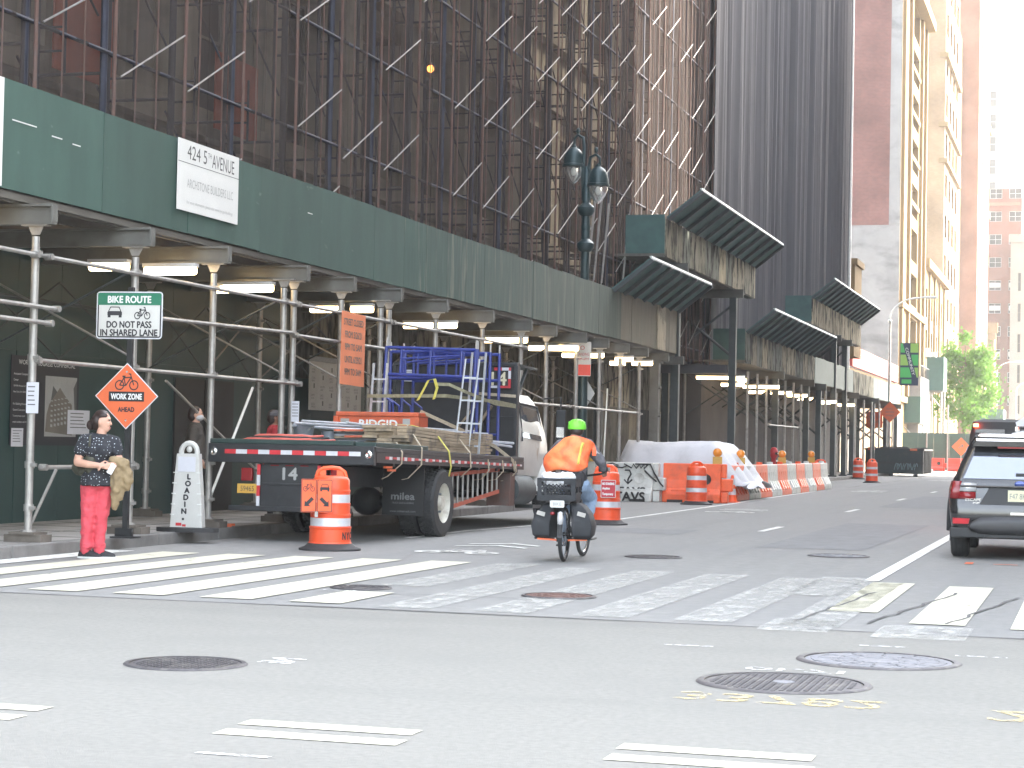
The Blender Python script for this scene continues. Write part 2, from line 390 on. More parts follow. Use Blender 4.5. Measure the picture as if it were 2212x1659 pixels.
mat('car_grey', (.05, .05, .053), .45, .4, var=.06)
mat('car_trim', (.022, .023, .025), .6, var=.15)
mat('car_glass', (.23, .25, .29), .07, .75, var=.0, spec=1.0, coat=1.0)
mat('car_white', (.62, .64, .67), .3, var=.04, coat=.6)
mat('tail_red', (.20, .008, .012), .2, var=.1, sc=9, coat=.4)
mat('tail_clear', (.55, .55, .56), .12, .3, var=.1, coat=1.0)
mat('brake_lit', (.8, .05, .03), .3, var=0, emit=(1.0, .08, .03), estr=5.0)
mat('plate_cream', (.60, .57, .40), .5, var=.06)
mat('plate_yellow', (.55, .33, .06), .5, var=.1)
mat('oval_blue', (.03, .06, .25), .2, .3, var=0, coat=1)
# people
mat('skin', (.52, .30, .22), .55, var=.06, sc=8)
mat('skin_dark', (.26, .13, .085), .6, var=.06)
mat('lip', (.36, .12, .11), .5, var=0)
mat('eye_dark', (.03, .02, .02), .4, var=0)
mat('hair_brown', (.024, .012, .010), .5, var=.3, sc=40, st=(1,1,.3))
mat('jeans', (.22, .30, .42), .85, var=.18, sc=7, dirt=(.14,.20,.31), dirt_sc=5)
mat('trousers_red', (.56, .065, .09), .8, var=.12, sc=9, dirt=(.46,.05,.07), dirt_sc=6)
mat('khaki', (.25, .185, .105), .85, var=.2, sc=8)
mat('bag_olive', (.045, .045, .03), .6, var=.25, sc=8)
mat('vest_orange', (.82, .135, .045), .6, var=.10, sc=4, dirt=(.98,.30,.10), dirt_sc=3.5)
mat('cap_green', (.17, .66, .05), .5, var=.06)
mat('sleeve_grey', (.11, .11, .125), .85, var=.3, sc=14)
mat('dark_cloth', (.022, .022, .026), .85, var=.25, sc=9)
mat('brown_cloth', (.06, .05, .042), .85, var=.25, sc=7)
mat('red_cloth', (.36, .03, .04), .85, var=.2)
mat('mask_white', (.5, .5, .52), .8, var=.04)
mat('white_bag', (.70, .71, .74), .5, var=.06, sc=9)
mat('tarp', (.50, .51, .545), .6, var=.08, sc=1.6, bump=.4, bsc=4, dirt=(.40,.41,.44), dirt_sc=1.5)
mat('nylon_black', (.016, .018, .022), .7, var=.3, sc=8, bump=.3, bsc=12)
mat('dumpster_green', (.020, .032, .035), .55, var=.3, sc=2, dirt=(.07,.06,.055), dirt_sc=2.0, dirt_lo=.58, dirt_hi=.8)
mat('graffiti', (.018, .018, .02), .6, var=0)
mat('graffiti_pale', (.24, .33, .36), .6, var=.2)
mat('lamp_green', (.018, .04, .045), .38, .2, var=.15, sc=6)
mat('lamp_glass', (.85, .85, .83), .12, var=.0, spec=.6, trans=.85)
mat('lamp_bulb', (.85, .85, .80), .3, var=0)
mat('bark', (.10, .08, .06), .9, var=.3, sc=6)
mat('flag_green', (.06, .36, .10), .7, var=.05)
mat('flag_lime', (.24, .42, .10), .7, var=.05)
mat('flag_navy', (.015, .03, .07), .7, var=.05)
mat('pink_grid', (.40, .20, .17), .6, var=.1, spec=.08)
mat('sign_pink', (.30, .05, .045), .6, var=.1, spec=.08)
mat('far_wall_green', (.035, .085, .07), .7, var=.15, sc=2)

def dotted(name, col, dot, scale, size):
    m = mat(name, col, .85, var=.1, sc=9); t = m.node_tree; N = t.nodes; Lk = t.links.new; b = N['Principled BSDF']
    vo = N.new('ShaderNodeTexVoronoi'); vo.inputs['Scale'].default_value = scale; vo.inputs['Randomness'].default_value = .55
    Lk(N.new('ShaderNodeTexCoord').outputs['Object'], vo.inputs['Vector'])
    c = N.new('ShaderNodeMath'); c.operation = 'LESS_THAN'; c.inputs[1].default_value = size; Lk(vo.outputs['Distance'], c.inputs[0])
    mx = N.new('ShaderNodeMix'); mx.data_type = 'RGBA'; Lk(c.outputs[0], mx.inputs[0]); mx.inputs[6].default_value = (*col, 1); mx.inputs[7].default_value = (*dot, 1)
    Lk(mx.outputs[2], b.inputs['Base Color'])
dotted('shirt_dots', (.018, .020, .027), (.42, .45, .48), 30, .20)

def net_mat(name, col, a0, a1, sc):
    m = bpy.data.materials.new(name); m.use_nodes = True; MATS[name] = m
    t = m.node_tree; N = t.nodes; Lk = t.links.new; out = N['Material Output']; N.remove(N['Principled BSDF'])
    df = N.new('ShaderNodeBsdfDiffuse'); df.inputs[0].default_value = (*col, 1)
    tl = N.new('ShaderNodeBsdfTranslucent'); tl.inputs[0].default_value = (*col, 1)
    a = N.new('ShaderNodeMixShader'); a.inputs[0].default_value = .4; Lk(df.outputs[0], a.inputs[1]); Lk(tl.outputs[0], a.inputs[2])
    tr = N.new('ShaderNodeBsdfTransparent')
    mp = N.new('ShaderNodeMapping'); mp.inputs['Scale'].default_value = (1, 1.6, .07); Lk(N.new('ShaderNodeNewGeometry').outputs['Position'], mp.inputs[0])
    n = N.new('ShaderNodeTexNoise'); n.inputs['Scale'].default_value = sc; n.inputs['Detail'].default_value = 5; Lk(mp.outputs[0], n.inputs['Vector'])
    r = N.new('ShaderNodeMapRange'); r.inputs['From Min'].default_value = .3; r.inputs['From Max'].default_value = .7
    r.inputs['To Min'].default_value = a0; r.inputs['To Max'].default_value = a1; Lk(n.outputs['Fac'], r.inputs['Value'])
    x = N.new('ShaderNodeMixShader'); Lk(r.outputs[0], x.inputs[0]); Lk(tr.outputs[0], x.inputs[1]); Lk(a.outputs[0], x.inputs[2])
    Lk(x.outputs[0], out.inputs['Surface'])
net_mat('debris_netting', (.118, .100, .094), .50, .80, 1.0)
mat('black_netting', (.088, .087, .096), .85, var=.15, sc=.5, st=(1,2.2,.05), dirt=(.068,.067,.076), dirt_sc=.12, dirt_st=(1,1,.4), world=True, det=9)
def leaf_mat():
    m = bpy.data.materials.new('leaf'); m.use_nodes = True; MATS['leaf'] = m
    t = m.node_tree; N = t.nodes; Lk = t.links.new; out = N['Material Output']; N.remove(N['Principled BSDF'])
    n = N.new('ShaderNodeTexNoise'); n.inputs['Scale'].default_value = 1.4; Lk(N.new('ShaderNodeTexCoord').outputs['Object'], n.inputs['Vector'])
    mx = N.new('ShaderNodeMix'); mx.data_type = 'RGBA'; Lk(n.outputs['Fac'], mx.inputs[0]); mx.inputs[6].default_value = (.06,.13,.03,1); mx.inputs[7].default_value = (.15,.27,.06,1)
    d = N.new('ShaderNodeBsdfDiffuse'); tl = N.new('ShaderNodeBsdfTranslucent'); Lk(mx.outputs[2], d.inputs[0]); Lk(mx.outputs[2], tl.inputs[0])
    a = N.new('ShaderNodeMixShader'); a.inputs[0].default_value = .45; Lk(d.outputs[0], a.inputs[1]); Lk(tl.outputs[0], a.inputs[2]); Lk(a.outputs[0], out.inputs['Surface'])
leaf_mat()
# ================================================================ the ground
def struct(name, mb, m, **k): return tag(mb.build(name, m, **k), kind='structure')
struct('road', MB().quad((-300,-80,0), (300,-80,0), (300,1500,0), (-300,1500,0)), MATS['asphalt'])
struct('intersection_pavement', MB().quad((-300,-79,.004), (300,-79,.004), (300,15.42,.004), (-300,15.36,.004)), MATS['asphalt_old'])
mb = MB(); pts = [(-40 + i * .8, 15.44 + .03 * math.sin(i * .9) + .02 * random.uniform(-1, 1)) for i in range(70)]
for a, b in zip(pts, pts[1:]):
    mb.quad((a[0], a[1] - .03, .006), (b[0], b[1] - .03, .006), (b[0], b[1] + .025, .006), (a[0], a[1] + .025, .006))
for x0, y0, n, dx in ((-6.9, 17.0, 9, .25), (-1.75, 16.2, 16, .03), (-1.15, 16.4, 14, .035), (-2.35, 16.1, 15, .02), (-7.8, 19.2, 8, .16)):
    q = [(x0 + dx * i + .03 * random.uniform(-1, 1), y0 + (.02 if dx > .1 else .26) * i) for i in range(n)]
    for a, b in zip(q, q[1:]):
        mb.quad((a[0], a[1], .011), (a[0] + .03, a[1] + .02, .011), (b[0] + .03, b[1] + .02, .011), (b[0], b[1], .011))
struct('road_cracks', mb, MATS['tar'])
KX = -11.62
mb = MB(); mb.bb((-60, 12.4, -.1), (KX - .18, 150, .15))
struct('sidewalk', mb, MATS['concrete'])
mb = MB()
y = 12.4
while y < 150: mb.bb((KX - .176, y + .005, -.1), (KX, y + 1.8, .154)); y += 1.81
struct('kerb', mb, MATS['kerb_stone'], bevel=.02)
mb = MB()
for X in (-12.9, -14.1):
    mb.bb((X - .008, 12.5, .15), (X + .008, 149, .1525))
y = 13.0
while y < 80: mb.bb((-14.55, y, .15), (KX - .2, y + .016, .1528)); y += 1.25
struct('sidewalk_joints', mb, MATS['tar'])
mb = MB(); mb.bb((6.6, 12.4, -.1), (60, 95, .15)); struct('far_sidewalk', mb, MATS['concrete'])
# painted crosswalk, lane lines, bicycle symbols
cr, wn, wh = MB(), MB(), MB()
def stripe(b, x0, x1, y0, y1, sk=0.0, z=.008):
    b.quad((x0, y0, z), (x1, y0, z), (x1 + sk, y1, z), (x0 + sk, y1, z))
for k in range(-3, 3): stripe(wh if k < -2 else cr, -9.22 + .85 * k, -8.72 + .85 * k, 15.85 if k > -2 else 15.9, 22.0 + .05 * k, .03)
stripe(cr, -6.66, -6.18, 15.82, 17.2); stripe(wn, -6.64, -6.16, 18.1, 22.2)
for k in range(4, 9): stripe(wn, -9.20 + .85 * k, -8.72 + .85 * k, 15.7, 22.2 - .1 * k)
stripe(wn, -2.5, -1.95, 15.2, 16.3)
stripe(wn, -2.85, -2.35, 19.0, 21.9)
stripe(cr, -2.22, -1.78, 17.3, 21.3, -.02); stripe(cr, -1.43, -.98, 16.35, 21.1); stripe(cr, -.62, -.15, 16.2, 20.8)
stripe(wn, -1.6, -.9, 15.0, 16.1)
stripe(wh, -2.36, -2.2, 21.5, 120, .06)
for y in (33.3, 45.4, 57.7, 70, 82.2, 94.5, 106.7, 119): stripe(wh, -5.47, -5.34, y, y + 2.3)
pp = [G(*p) for p in ((880, 1163), (1010, 1147), (1340, 1122), (1580, 1089), (1660, 1076), (1760, 1062))]
for a, b in zip(pp, pp[1:]): wh.quad((a.x - .06, a.y, .008), (a.x + .06, a.y, .008), (b.x + .06, b.y, .008), (b.x - .06, b.y, .008))
for y in range(76, 140, 6): stripe(wn, -9.1, -8.95, y, y + 4.5)
cr2 = MB(); struct('crosswalk', cr, MATS['cream_paint']); struct('worn_crosswalk', wn, MATS['worn_paint'])
for x0, x1 in ((-6.6, -5.1), (-4.0, -3.1), (-2.1, -1.2), (-.2, .7)):
    stripe(cr2, x0, x1, 8.89, 9.07); stripe(cr2, x0 + .02, x1 + .04, 8.56, 8.74)
for cx, cy in ((-7.8, 23.7), (-7.65, 42.6), (-7.5, 68.6), (-7.4, 100)):
    bike_symbol(wh, lambda u, v: Vector((cx + u * 1.05, cy + .3 + v * 1.3, .008)), 1.0, .09)
    for q in (1.7, 2.35):
        for s in (-1, 1): wh.quad((cx, cy + q + .42, .008), (cx, cy + q + .60, .008), (cx + s * .5, cy + q + .16, .008), (cx + s * .5, cy + q - .02, .008))
struct('lane_markings', wh, MATS['road_paint']); struct('guide_dashes', cr2, MATS['cream_paint'])
mb = MB(); mb.quad((-4.6,28,.004), (-3.1,28,.004), (-3.0,38.5,.004), (-4.55,38.5,.004)); mb.quad((-8.6,31,.004), (-6.4,31.2,.004), (-6.4,33,.004), (-8.6,33,.004)); mb.quad((-5.2,50,.004), (-2.6,50,.004), (-2.6,64,.004), (-5.2,64,.004))
struct('road_patch', mb, MATS['asphalt_patch'])
ym, cm = MB(), MB()
text(ym, '33782', (-1.66, 10.98, .008), (1, 0, 0), (0, -1, 0), .34, wfix=1.15, bold=.008)
text(ym, '25', (-.25, 10.85, .008), (1, 0, 0), (0, -1, 0), .42, bold=.008)
text(cm, '0L7I', (-1.80, 12.50, .008), (1, 0, 0), (0, -1, 0), .16, wfix=.62, bold=.004)
text(cm, 'NI', (-4.90, 11.55, .008), (0, -1, 0), (-1, 0, 0), .22, bold=.008)
for p in ((-1.6, 14.3), (-.9, 13.9), (-6.9, 17.2), (-4.95, 20.1), (-2.9, 13.7), (-3.8, 8.0), (-2.1, 31.5)):
    stripe(cm, p[0], p[0] + .35, p[1], p[1] + .05)
struct('utility_marks', ym, MATS['yellow_paint']); struct('chalk_marks', cm, MATS['chalk_paint'])
mb = MB(); stripe(mb, -1.55, -1.45, 25.5, 25.9); stripe(mb, -1.2, -.9, 25.6, 25.68); struct('orange_marks', mb, MATS['sign_orange'])
# manhole covers
def manhole(x, y, r, m, label, grid=True):
    t = empty('manhole_cover', (x, y, .004), label=label, cat='manhole cover')
    a = MB(); a.lathe([(r * .93, .003), (r * .93, .012), (r, .012), (r * 1.03, .002)], 40); a.build('rim', MATS['iron'], t)
    b = MB(); b.lathe([(0.0001, .006), (r * .91, .006), (r * .91, .001)], 40)
    if grid:
        n = int(r / .045)
        for i in range(-n, n + 1):
            for j in range(-n, n + 1):
                if (i * i + j * j) ** .5 * .045 < r * .84: b.box((i * .045, j * .045, .0085), (.026, .026, .006))
    else:
        for q in (.3, .55, .8): b.lathe([(r * q - .02, .006), (r * q - .02, .010), (r * q + .02, .010), (r * q + .02, .006)], 32)
        for i in range(12):
            an = i * math.pi / 6; b.bar((r*.3*math.cos(an), r*.3*math.sin(an), .007), (r*.85*math.cos(an), r*.85*math.sin(an), .007), .02, .006)
    b.build('lid', m, t)
    if r > .45 and grid: c = MB(); c.lathe([(.0001, .014), (r * .13, .014), (r * .13, .006)], 20); c.build('vent_plate', MATS['iron_dust'], t)
    return t
manhole(-5.36, 11.13, .37, MATS['iron'], 'worn round manhole cover sunk in the pale pavement beside small chalk letters')
manhole(-1.76, 11.79, .51, MATS['iron'], 'large dark gridded manhole cover with a pale centre plate and yellow numbers below it')
manhole(-1.36, 13.32, .53, MATS['iron_dust'], 'large dusty blue-grey manhole cover behind the gridded one', False)
manhole(-4.73, 17.64, .34, MATS['iron_red'], 'rusty red manhole cover among the worn crosswalk stripes', False)
manhole(-5.35, 24.56, .36, MATS['iron'], 'dark manhole cover in the road just right of the cyclist')
manhole(-3.23, 26.34, .40, MATS['iron_dust'], 'grey manhole cover in the lane left of the dark car', False)
manhole(-6.68, 17.63, .29, MATS['iron'], 'dark manhole cover interrupting a crosswalk stripe below the drum with the two panels', False)

# ================================================================ buildings
def wall_with_windows(root, fn, us, zs, openings, depth, wm, u0, u1, z0, z1, wname='facade', winm='window', muntins=(3, 2), label=None, frame='window_frame', glass='far_glass', fw=.06):
    """fn(u, z, d) -> point; openings: list of (ua, ub, za, zb). wall built as strips round the openings, with reveals, window parts set back"""
    us = sorted({u0, u1, *[o[0] for o in openings], *[o[1] for o in openings]})
    zs = sorted({z0, z1, *[o[2] for o in openings], *[o[3] for o in openings]})
    b = MB(); hit = lambda u, z: any(o[0] < u < o[1] and o[2] < z < o[3] for o in openings)
    for i in range(len(us) - 1):
        zc = None
        for j in range(len(zs) - 1):
            solid = not hit((us[i] + us[i+1]) / 2, (zs[j] + zs[j+1]) / 2)
            if solid and zc is None: zc = zs[j]
            if zc is not None and (not solid or j == len(zs) - 2):
                ze = zs[j+1] if solid else zs[j]
                b.quad(fn(us[i], zc, 0), fn(us[i+1], zc, 0), fn(us[i+1], ze, 0), fn(us[i], ze, 0)); zc = None
    for ua, ub, za, zb in openings:
        P = [(ua, za), (ub, za), (ub, zb), (ua, zb)]
        for k in range(4):
            p, q = P[k], P[(k+1) % 4]
            b.quad(fn(*p, 0), fn(*q, 0), fn(*q, depth), fn(*p, depth))
    b.build(wname, wm, root)
    cache = {}
    for ua, ub, za, zb in openings:
        key = (round(ub - ua, 3), round(zb - za, 3)); o = Vector(fn(ua, za, depth * .8))
        if key in cache:
            c = cache[key].copy(); COL.objects.link(c); c.location = o
            g = cache[key + (1,)].copy(); COL.objects.link(g); g.parent = c; continue
        W, Hh = key; q = MB(); base = Vector(fn(0, 0, 0))
        L = lambda u, z, d: Vector(fn(u, z, d)) - base
        def fbar(a0, a1, c0, c1, d0=-.03, d1=.03):
            v = [L(a, c, d) for d in (d0, d1) for a, c in ((a0, c0), (a1, c0), (a1, c1), (a0, c1))]
            q.add(v, [(0,1,2,3), (7,6,5,4), (0,4,5,1), (1,5,6,2), (2,6,7,3), (3,7,4,0)])
        fbar(0, fw, 0, Hh); fbar(W - fw, W, 0, Hh); fbar(fw, W - fw, 0, fw); fbar(fw, W - fw, Hh - fw, Hh)
        for i in range(1, muntins[0]): fbar(W * i / muntins[0] - .03, W * i / muntins[0] + .03, fw, Hh - fw)
        for i in range(1, muntins[1]): fbar(fw, W - fw, Hh * i / muntins[1] - .025, Hh * i / muntins[1] + .025, -.028, .028)
        c = q.build(winm, MATS[frame], root, loc=o); cache[key] = c
        g = MB(); g.quad(L(0, 0, .02), L(W, 0, .02), L(W, Hh, .02), L(0, Hh, .02)); cache[key + (1,)] = g.build('pane', MATS[glass], c)
def street_fn(X, Y0): return lambda u, z, d: (X - d, Y0 + u, z)           # facade on the left side of the street
def facing_fn(X0, Y): return lambda u, z, d: (X0 + u, Y + d, z)           # wall turned to the viewer
def grid_openings(n, u0, pitch, wd, floors, z0, fh, wz0, wh): return [(u0 + i * pitch, u0 + i * pitch + wd, z0 + f * fh + wz0, z0 + f * fh + wz0 + wh) for f in range(floors) for i in range(n)]

# the stone building behind the netting
t = empty('stone_building', (-16.2, 40, 0), label='beige stone corner building standing behind the brown debris netting', cat='building')
fn = lambda u, z, d: (-d, u - 30, z)
ops = [(2 + i * 4.3, 2 + i * 4.3 + 2.5, 7.6, 11.0) for i in range(14)] + [(2 + i * 4.3, 2 + i * 4.3 + 2.5, 14.4, 17.6) for i in range(14)] + [(2 + i * 4.3, 2 + i * 4.3 + 2.5, 18.8, 22) for i in range(14)]
wall_with_windows(t, fn, None, None, ops, .9, MATS['stone_beige'], 0, 62, 0, 40, muntins=(2, 2))
mb = MB()
for z, h, p in ((7.0, .5, .35), (11.5, .55, .45), (13.6, .5, .35), (18.0, .4, .25)): mb.bb((.002, -30, z), (p, 32, z + h))
mb.build('belt_course', MATS['stone_beige'], t)
mb = MB()
for i in range(15): mb.bb((.003, -30 + .7 + i * 4.3 - .45, 7.5), (.28, -30 + .7 + i * 4.3 + .45, 11.5))
mb.build('pilasters', MATS['stone_beige'], t)
for y in (21.6, 27.3, 33.2): m_ = MB(); m_.bb((.5, y - 40, 7.15), (.53, y - 40 + 1.9, 8.6)); m_.build('red_panel', MATS['red_board'], t)
mb = MB(); mb.bb((-24, -29.5, 0), (-.95, 31.5, 39.5)); mb.build('core', MATS['stone_dark'], t)
o = empty('work_lamp', (-15.2, 44, 10.28), label='small glowing orange lamp behind the debris netting', cat='lamp')
MB().ell((0, 0, 0), (.085, .085, .09)).build('bulb', MATS['lit_bulb'], o); MB().cyl((0, 0, .17), (0, 0, .34), .05).build('socket', MATS['black_paint'], o)

# the building wrapped in black netting
t = empty('wrapped_building', (-13.3, 90, 0), label='tall building wrapped in dark grey pleated netting with a pale edge pipe', cat='building')
mb = MB(); n = 340; rows = (4.2, 12, 20, 30, 42); vs = []
off = []; a = 0
for i in range(n + 1):
    if i % 12 == 0: a = random.uniform(-.10, .10)
    off.append(a + .05 * math.sin(i * 1.9) + .03 * random.uniform(-1, 1) + (.10 if random.random() < .05 else 0))
for k, z in enumerate(rows):
    for i in range(n + 1): vs.append((off[i] + .04 * math.sin(i * .31 + k * 1.3), -20 + 40.6 * i / n, z))
mb.add(vs, [(k*(n+1)+i, k*(n+1)+i+1, (k+1)*(n+1)+i+1, (k+1)*(n+1)+i) for k in range(len(rows)-1) for i in range(n)], False)
mb.build('netting', MATS['black_netting'], t)
mb = MB(); mb.bb((-18, -19.5, 0), (-.4, 20.2, 41)); mb.build('wall', MATS['stone_dark'], t)
MB().cyl((.06, 20.75, 4.2), (.06, 20.75, 42), .11).build('edge_pipe', MATS['white_edge'], t)

# low shop with the lattice sign, the cream office building with its blind side wall
t = empty('low_shop', (-15, 139, 0), label='low pale shop building between the wrapped building and the cream one', cat='building')
mb = MB(); mb.bb((-10, -26, 0), (0, 22.5, 6.8)); mb.build('wall', MATS['tan_stone'], t)
mb = MB(); mb.bb((-6, -26.6, 6.8), (1.9, -23.2, 12.0)); mb.bb((-6.1, -26.7, 12), (2.05, -23.1, 12.35)); mb.build('bulkhead', MATS['cream_stone'], t)
t = empty('lattice_sign', (-14.9, 142, 6.85), label='long red sign band with pale grid lines above the low shop', cat='sign')
mb = MB(); mb.bb((-.1, -15.5, 0), (.1, 15, 1.3)); mb.build('board', MATS['sign_pink'], t)
mb = MB()
for i in range(13): mb.bb((.1, -15.5 + i * 2.54 - .06, 0), (.112, -15.5 + i * 2.54 + .06, 1.3))
for z in (0.04, .43, .86, 1.26): mb.bb((.1, -15.5, z - .025), (.115, 15, z + .025))
mb.build('grid', MATS['pink_grid'], t)

t = empty('cream_office_building', (-15.3, 162, 0), label='cream stone office building in sunlight with a red brick and grey stucco side wall', cat='building')
fn = lambda u, z, d: (-d, u, z)
ops = []
for k in range(14):
    zb = 6.4 + k * 3.9
    for ua, ub in ((2.6, 3.7), (8.2, 16.4), (19.4, 20.6)): ops.append((ua, ub, zb, zb + 2.75))
wall_with_windows(t, fn, None, None, ops, .6, MATS['cream_stone'], 0, 23, 0, 62, muntins=(4, 1))
lowops = [(24.5 + i * 6.2, 24.5 + i * 6.2 + 4.0, 6.4 + k * 3.9, 9.15 + k * 3.9) for k in range(3) for i in range(4)]
wall_with_windows(t, fn, None, None, lowops, .5, MATS['cream_stone'], 23, 50, 0, 19.2, muntins=(3, 2), wname='low_wing')
mb = MB()
for z, h, p in ((5.5, .5, .3), (40.4, .9, .9), (13.2, .5, .35)): mb.bb((.002, -.1, z), (p, 23.05, z + h))
mb.bb((.002, 23.1, 18.6), (.6, 50, 19.4))
for u in (.4, 6.2, 17.3, 21.6):
    for a, b in ((6.05, 13.15), (13.75, 40.35), (41.35, 60)): mb.bb((.003, u, a), (.28, u + .9, b))
for i in range(5): mb.bb((.003, 22.9 + i * 6.3 + .1, 0), (.2, 22.9 + i * 6.3 + 1.1, 18.6))
for z in (24.2, 28.1, 32, 35.9): mb.bb((.0025, 7.1, z - 1.4), (.1, 17.3, z - 1.0))
mb.build('trim', MATS['cream_stone'], t)
MB().quad((-14, 0, 19.9), (-.9, 0, 19.9), (-.9, 0, 62), (-14, 0, 62)).build('brick_side_wall', MATS['red_brick'], t)
mb = MB(); mb.quad((-14, 0, 0), (0, 0, 0), (0, 0, 19.9), (-14, 0, 19.9)); mb.quad((-.9, 0, 19.9), (0, 0, 19.9), (0, 0, 62), (-.9, 0, 62))
mb.build('stucco_side_wall', MATS['grey_stucco'], t)
mb = MB(); mb.bb((-.95, -.12, 42), (-.02, -.005, 43.4)); mb.bb((-.75, -.06, 20), (-.1, -.004, 42)); mb.build('corner_trim', MATS['grey_stucco'], t)
mb = MB(); mb.quad((-14, 23, 19.2), (0, 23, 19.2), (0, 23, 62), (-14, 23, 62)); mb.quad((-14, 0, 62), (0, 0, 62), (0, 23, 62), (-14, 23, 62)); mb.quad((-14, 23, 19.2), (0, 23, 19.2), (0, 50, 19.2), (-14, 50, 19.2)); mb.build('roof', MATS['grey_stucco'], t)
for u, z in ((25.5, 6.5), (25.5, 10.4), (33, 10.4), (20.5, 6.5)): m_ = MB(); m_.bb((-.15, u, z), (.5, u + 1.3, z + .8)); m_.build('air_conditioner', MATS['pale_frame'], t)
t = empty('corner_office', (-15.7, 215, 0), label='tan brick building with narrow windows beyond the cream one', cat='building')
fn = lambda u, z, d: (-d, u, z)
wall_with_windows(t, fn, None, None, grid_openings(4, 1.6, 5.2, 2.6, 13, 6, 4.4, 1.2, 2.5), .35, MATS['tan_stone'], 0, 22, 0, 66, muntins=(2, 2))
MB().quad((-9, 0, 0), (0, 0, 0), (0, 0, 66), (-9, 0, 66)).build('side_wall', MATS['tan_brick'], t)
for z in (5.5, 32.6, 36.5, 44): mb = MB(); mb.bb((-.6 if z > 6 else .002, -.25, z), (.35, 22.1, z + .5)); mb.build('balcony_ledge', MATS['cream_stone'], t)
mb = MB(); mb.quad((-9, 22, 0), (0, 22, 0), (0, 22, 66), (-9, 22, 66)); mb.quad((-9, 0, 66), (0, 0, 66), (0, 22, 66), (-9, 22, 66)); mb.build('roof', MATS['tan_brick'], t)
t = empty('pink_brick_tower', (-13.9, 246, 0), label='tall pale pink brick tower behind the tan building', cat='building')
MB().quad((-12, 0, 0), (0, 0, 0), (0, 0, 84), (-12, 0, 84)).build('side_wall', MATS['pink_brick'], t)
wall_with_windows(t, fn, None, None, grid_openings(6, 1.2, 3.9, 1.8, 16, 5, 4.5, 1.3, 2.3), .35, MATS['pink_brick'], 0, 26, 0, 84, muntins=(2, 2))
mb = MB(); mb.quad((-12, 26, 0), (0, 26, 0), (0, 26, 84), (-12, 26, 84)); mb.quad((-12, 0, 84), (0, 0, 84), (0, 26, 84), (-12, 26, 84)); mb.build('roof', MATS['pink_brick'], t)
MB().bb((-5.9, -14, 0), (-2.0, -.05, 52)).build('annex_wall', MATS['tan_stone'], t)
t = empty('ornate_corner_building', (-17.6, 300, 0), label='narrow sunlit corner building with a carved crown and a brown side wall', cat='building')
MB().quad((-5, 0, 0), (0, 0, 0), (0, 0, 56), (-5, 0, 56)).build('side_wall', MATS['rust_brick'], t)
wall_with_windows(t, fn, None, None, grid_openings(6, 1.5, 5.2, 2.0, 11, 8, 4.1, 1.0, 2.4), .4, MATS['cream_stone'], 0, 33, 0, 58, muntins=(2, 2))
mb = MB()
for z, p in ((7, .6), (40, .9), (54, 1.0)): mb.bb((.002, -.3, z), (p, 33.2, z + .9))
for i in range(12): mb.lathe([(.7, 0), (.75, .6), (.4, 1.2), (.5, 1.8), (.1, 3.2), (.02, 3.4)], 8, (-.6, 1 + i * 2.8, 58))
for i in range(7): mb.bb((.003, .2 + i * 5.2, 8), (.45, 1.1 + i * 5.2, 54))
mb.build('carved_trim', MATS['cream_stone'], t)
mb = MB(); mb.quad((-5, 33, 0), (0, 33, 0), (0, 33, 58), (-5, 33, 58)); mb.quad((-5, 0, 58), (0, 0, 58), (0, 33, 58), (-5, 33, 58)); mb.bb((-5.1, -.4, 55), (.2, -.002, 56)); mb.build('roof', MATS['tan_stone'], t)
t = empty('brick_apartment_building', (-18, 342, 0), label='red brick apartment building with paired windows turned to the viewer', cat='building')
wall_with_windows(t, lambda u, z, d: (u, d, z), None, None, grid_openings(2, .7, 3.2, 2.0, 11, 4.5, 3.9, 1.2, 1.7), .25, MATS['rust_brick'], 0, 5.6, 0, 43.5, muntins=(2, 2), frame='pale_frame')
mb = MB(); mb.quad((5.6, 0, 0), (5.6, 20, 0), (5.6, 20, 43.5), (5.6, 0, 43.5)); mb.quad((0, 0, 43.5), (5.6, 0, 43.5), (5.6, 20, 43.5), (0, 20, 43.5)); mb.build('side_wall', MATS['tan_stone'], t)
MB().bb((-.1, -.2, 43.5), (5.7, 0, 44)).build('cornice', MATS['tan_stone'], t)
for z in (11, 18.8, 26.6, 30.5):
    for u in (.8, 4.0): m_ = MB(); m_.bb((u, .12, z - .9), (u + 1.8, .14, z - .1)); m_.build('blind', MATS['blind'], t)
t = empty('white_tower', (-25.5, 425, 0), label='stepped white tower rising pale in the haze behind the red brick building', cat='building')
wall_with_windows(t, lambda u, z, d: (u, d, z), None, None, grid_openings(1, .8, 2.4, 1.7, 17, 22, 5.2, .8, 3.6), .4, MATS['white_stone'], 0, 3.2, 0, 118, muntins=(1, 2), frame='pale_frame', wname='upper_wall')
wall_with_windows(t, lambda u, z, d: (3.2 + u, d, z), None, None, grid_openings(1, .6, 2.2, 1.3, 11, 26, 4.8, .8, 3.2), .4, MATS['white_stone'], 0, 2.6, 0, 82, muntins=(1, 2), frame='pale_frame', wname='middle_wall')
wall_with_windows(t, lambda u, z, d: (5.8 + u, d, z), None, None, grid_openings(2, .8, 2.1, 1.2, 7, 20, 4.4, .8, 2.9), .4, MATS['white_stone'], 0, 5.0, 0, 57, muntins=(1, 2), frame='pale_frame', wname='lower_wall')
mb = MB()
for x, h in ((3.2, 118), (5.8, 82), (10.8, 57)): mb.quad((x, 0, 0), (x, 26, 0), (x, 26, h), (x, 0, h))
for xa, xb, h in ((0, 3.2, 118), (3.2, 5.8, 82), (5.8, 10.8, 57)): mb.quad((xa, 0, h), (xb, 0, h), (xb, 26, h), (xa, 26, h)); mb.bb((xa, -.3, h - 1), (xb + .1, -.004, h))
mb.build('terrace', MATS['white_stone'], t)
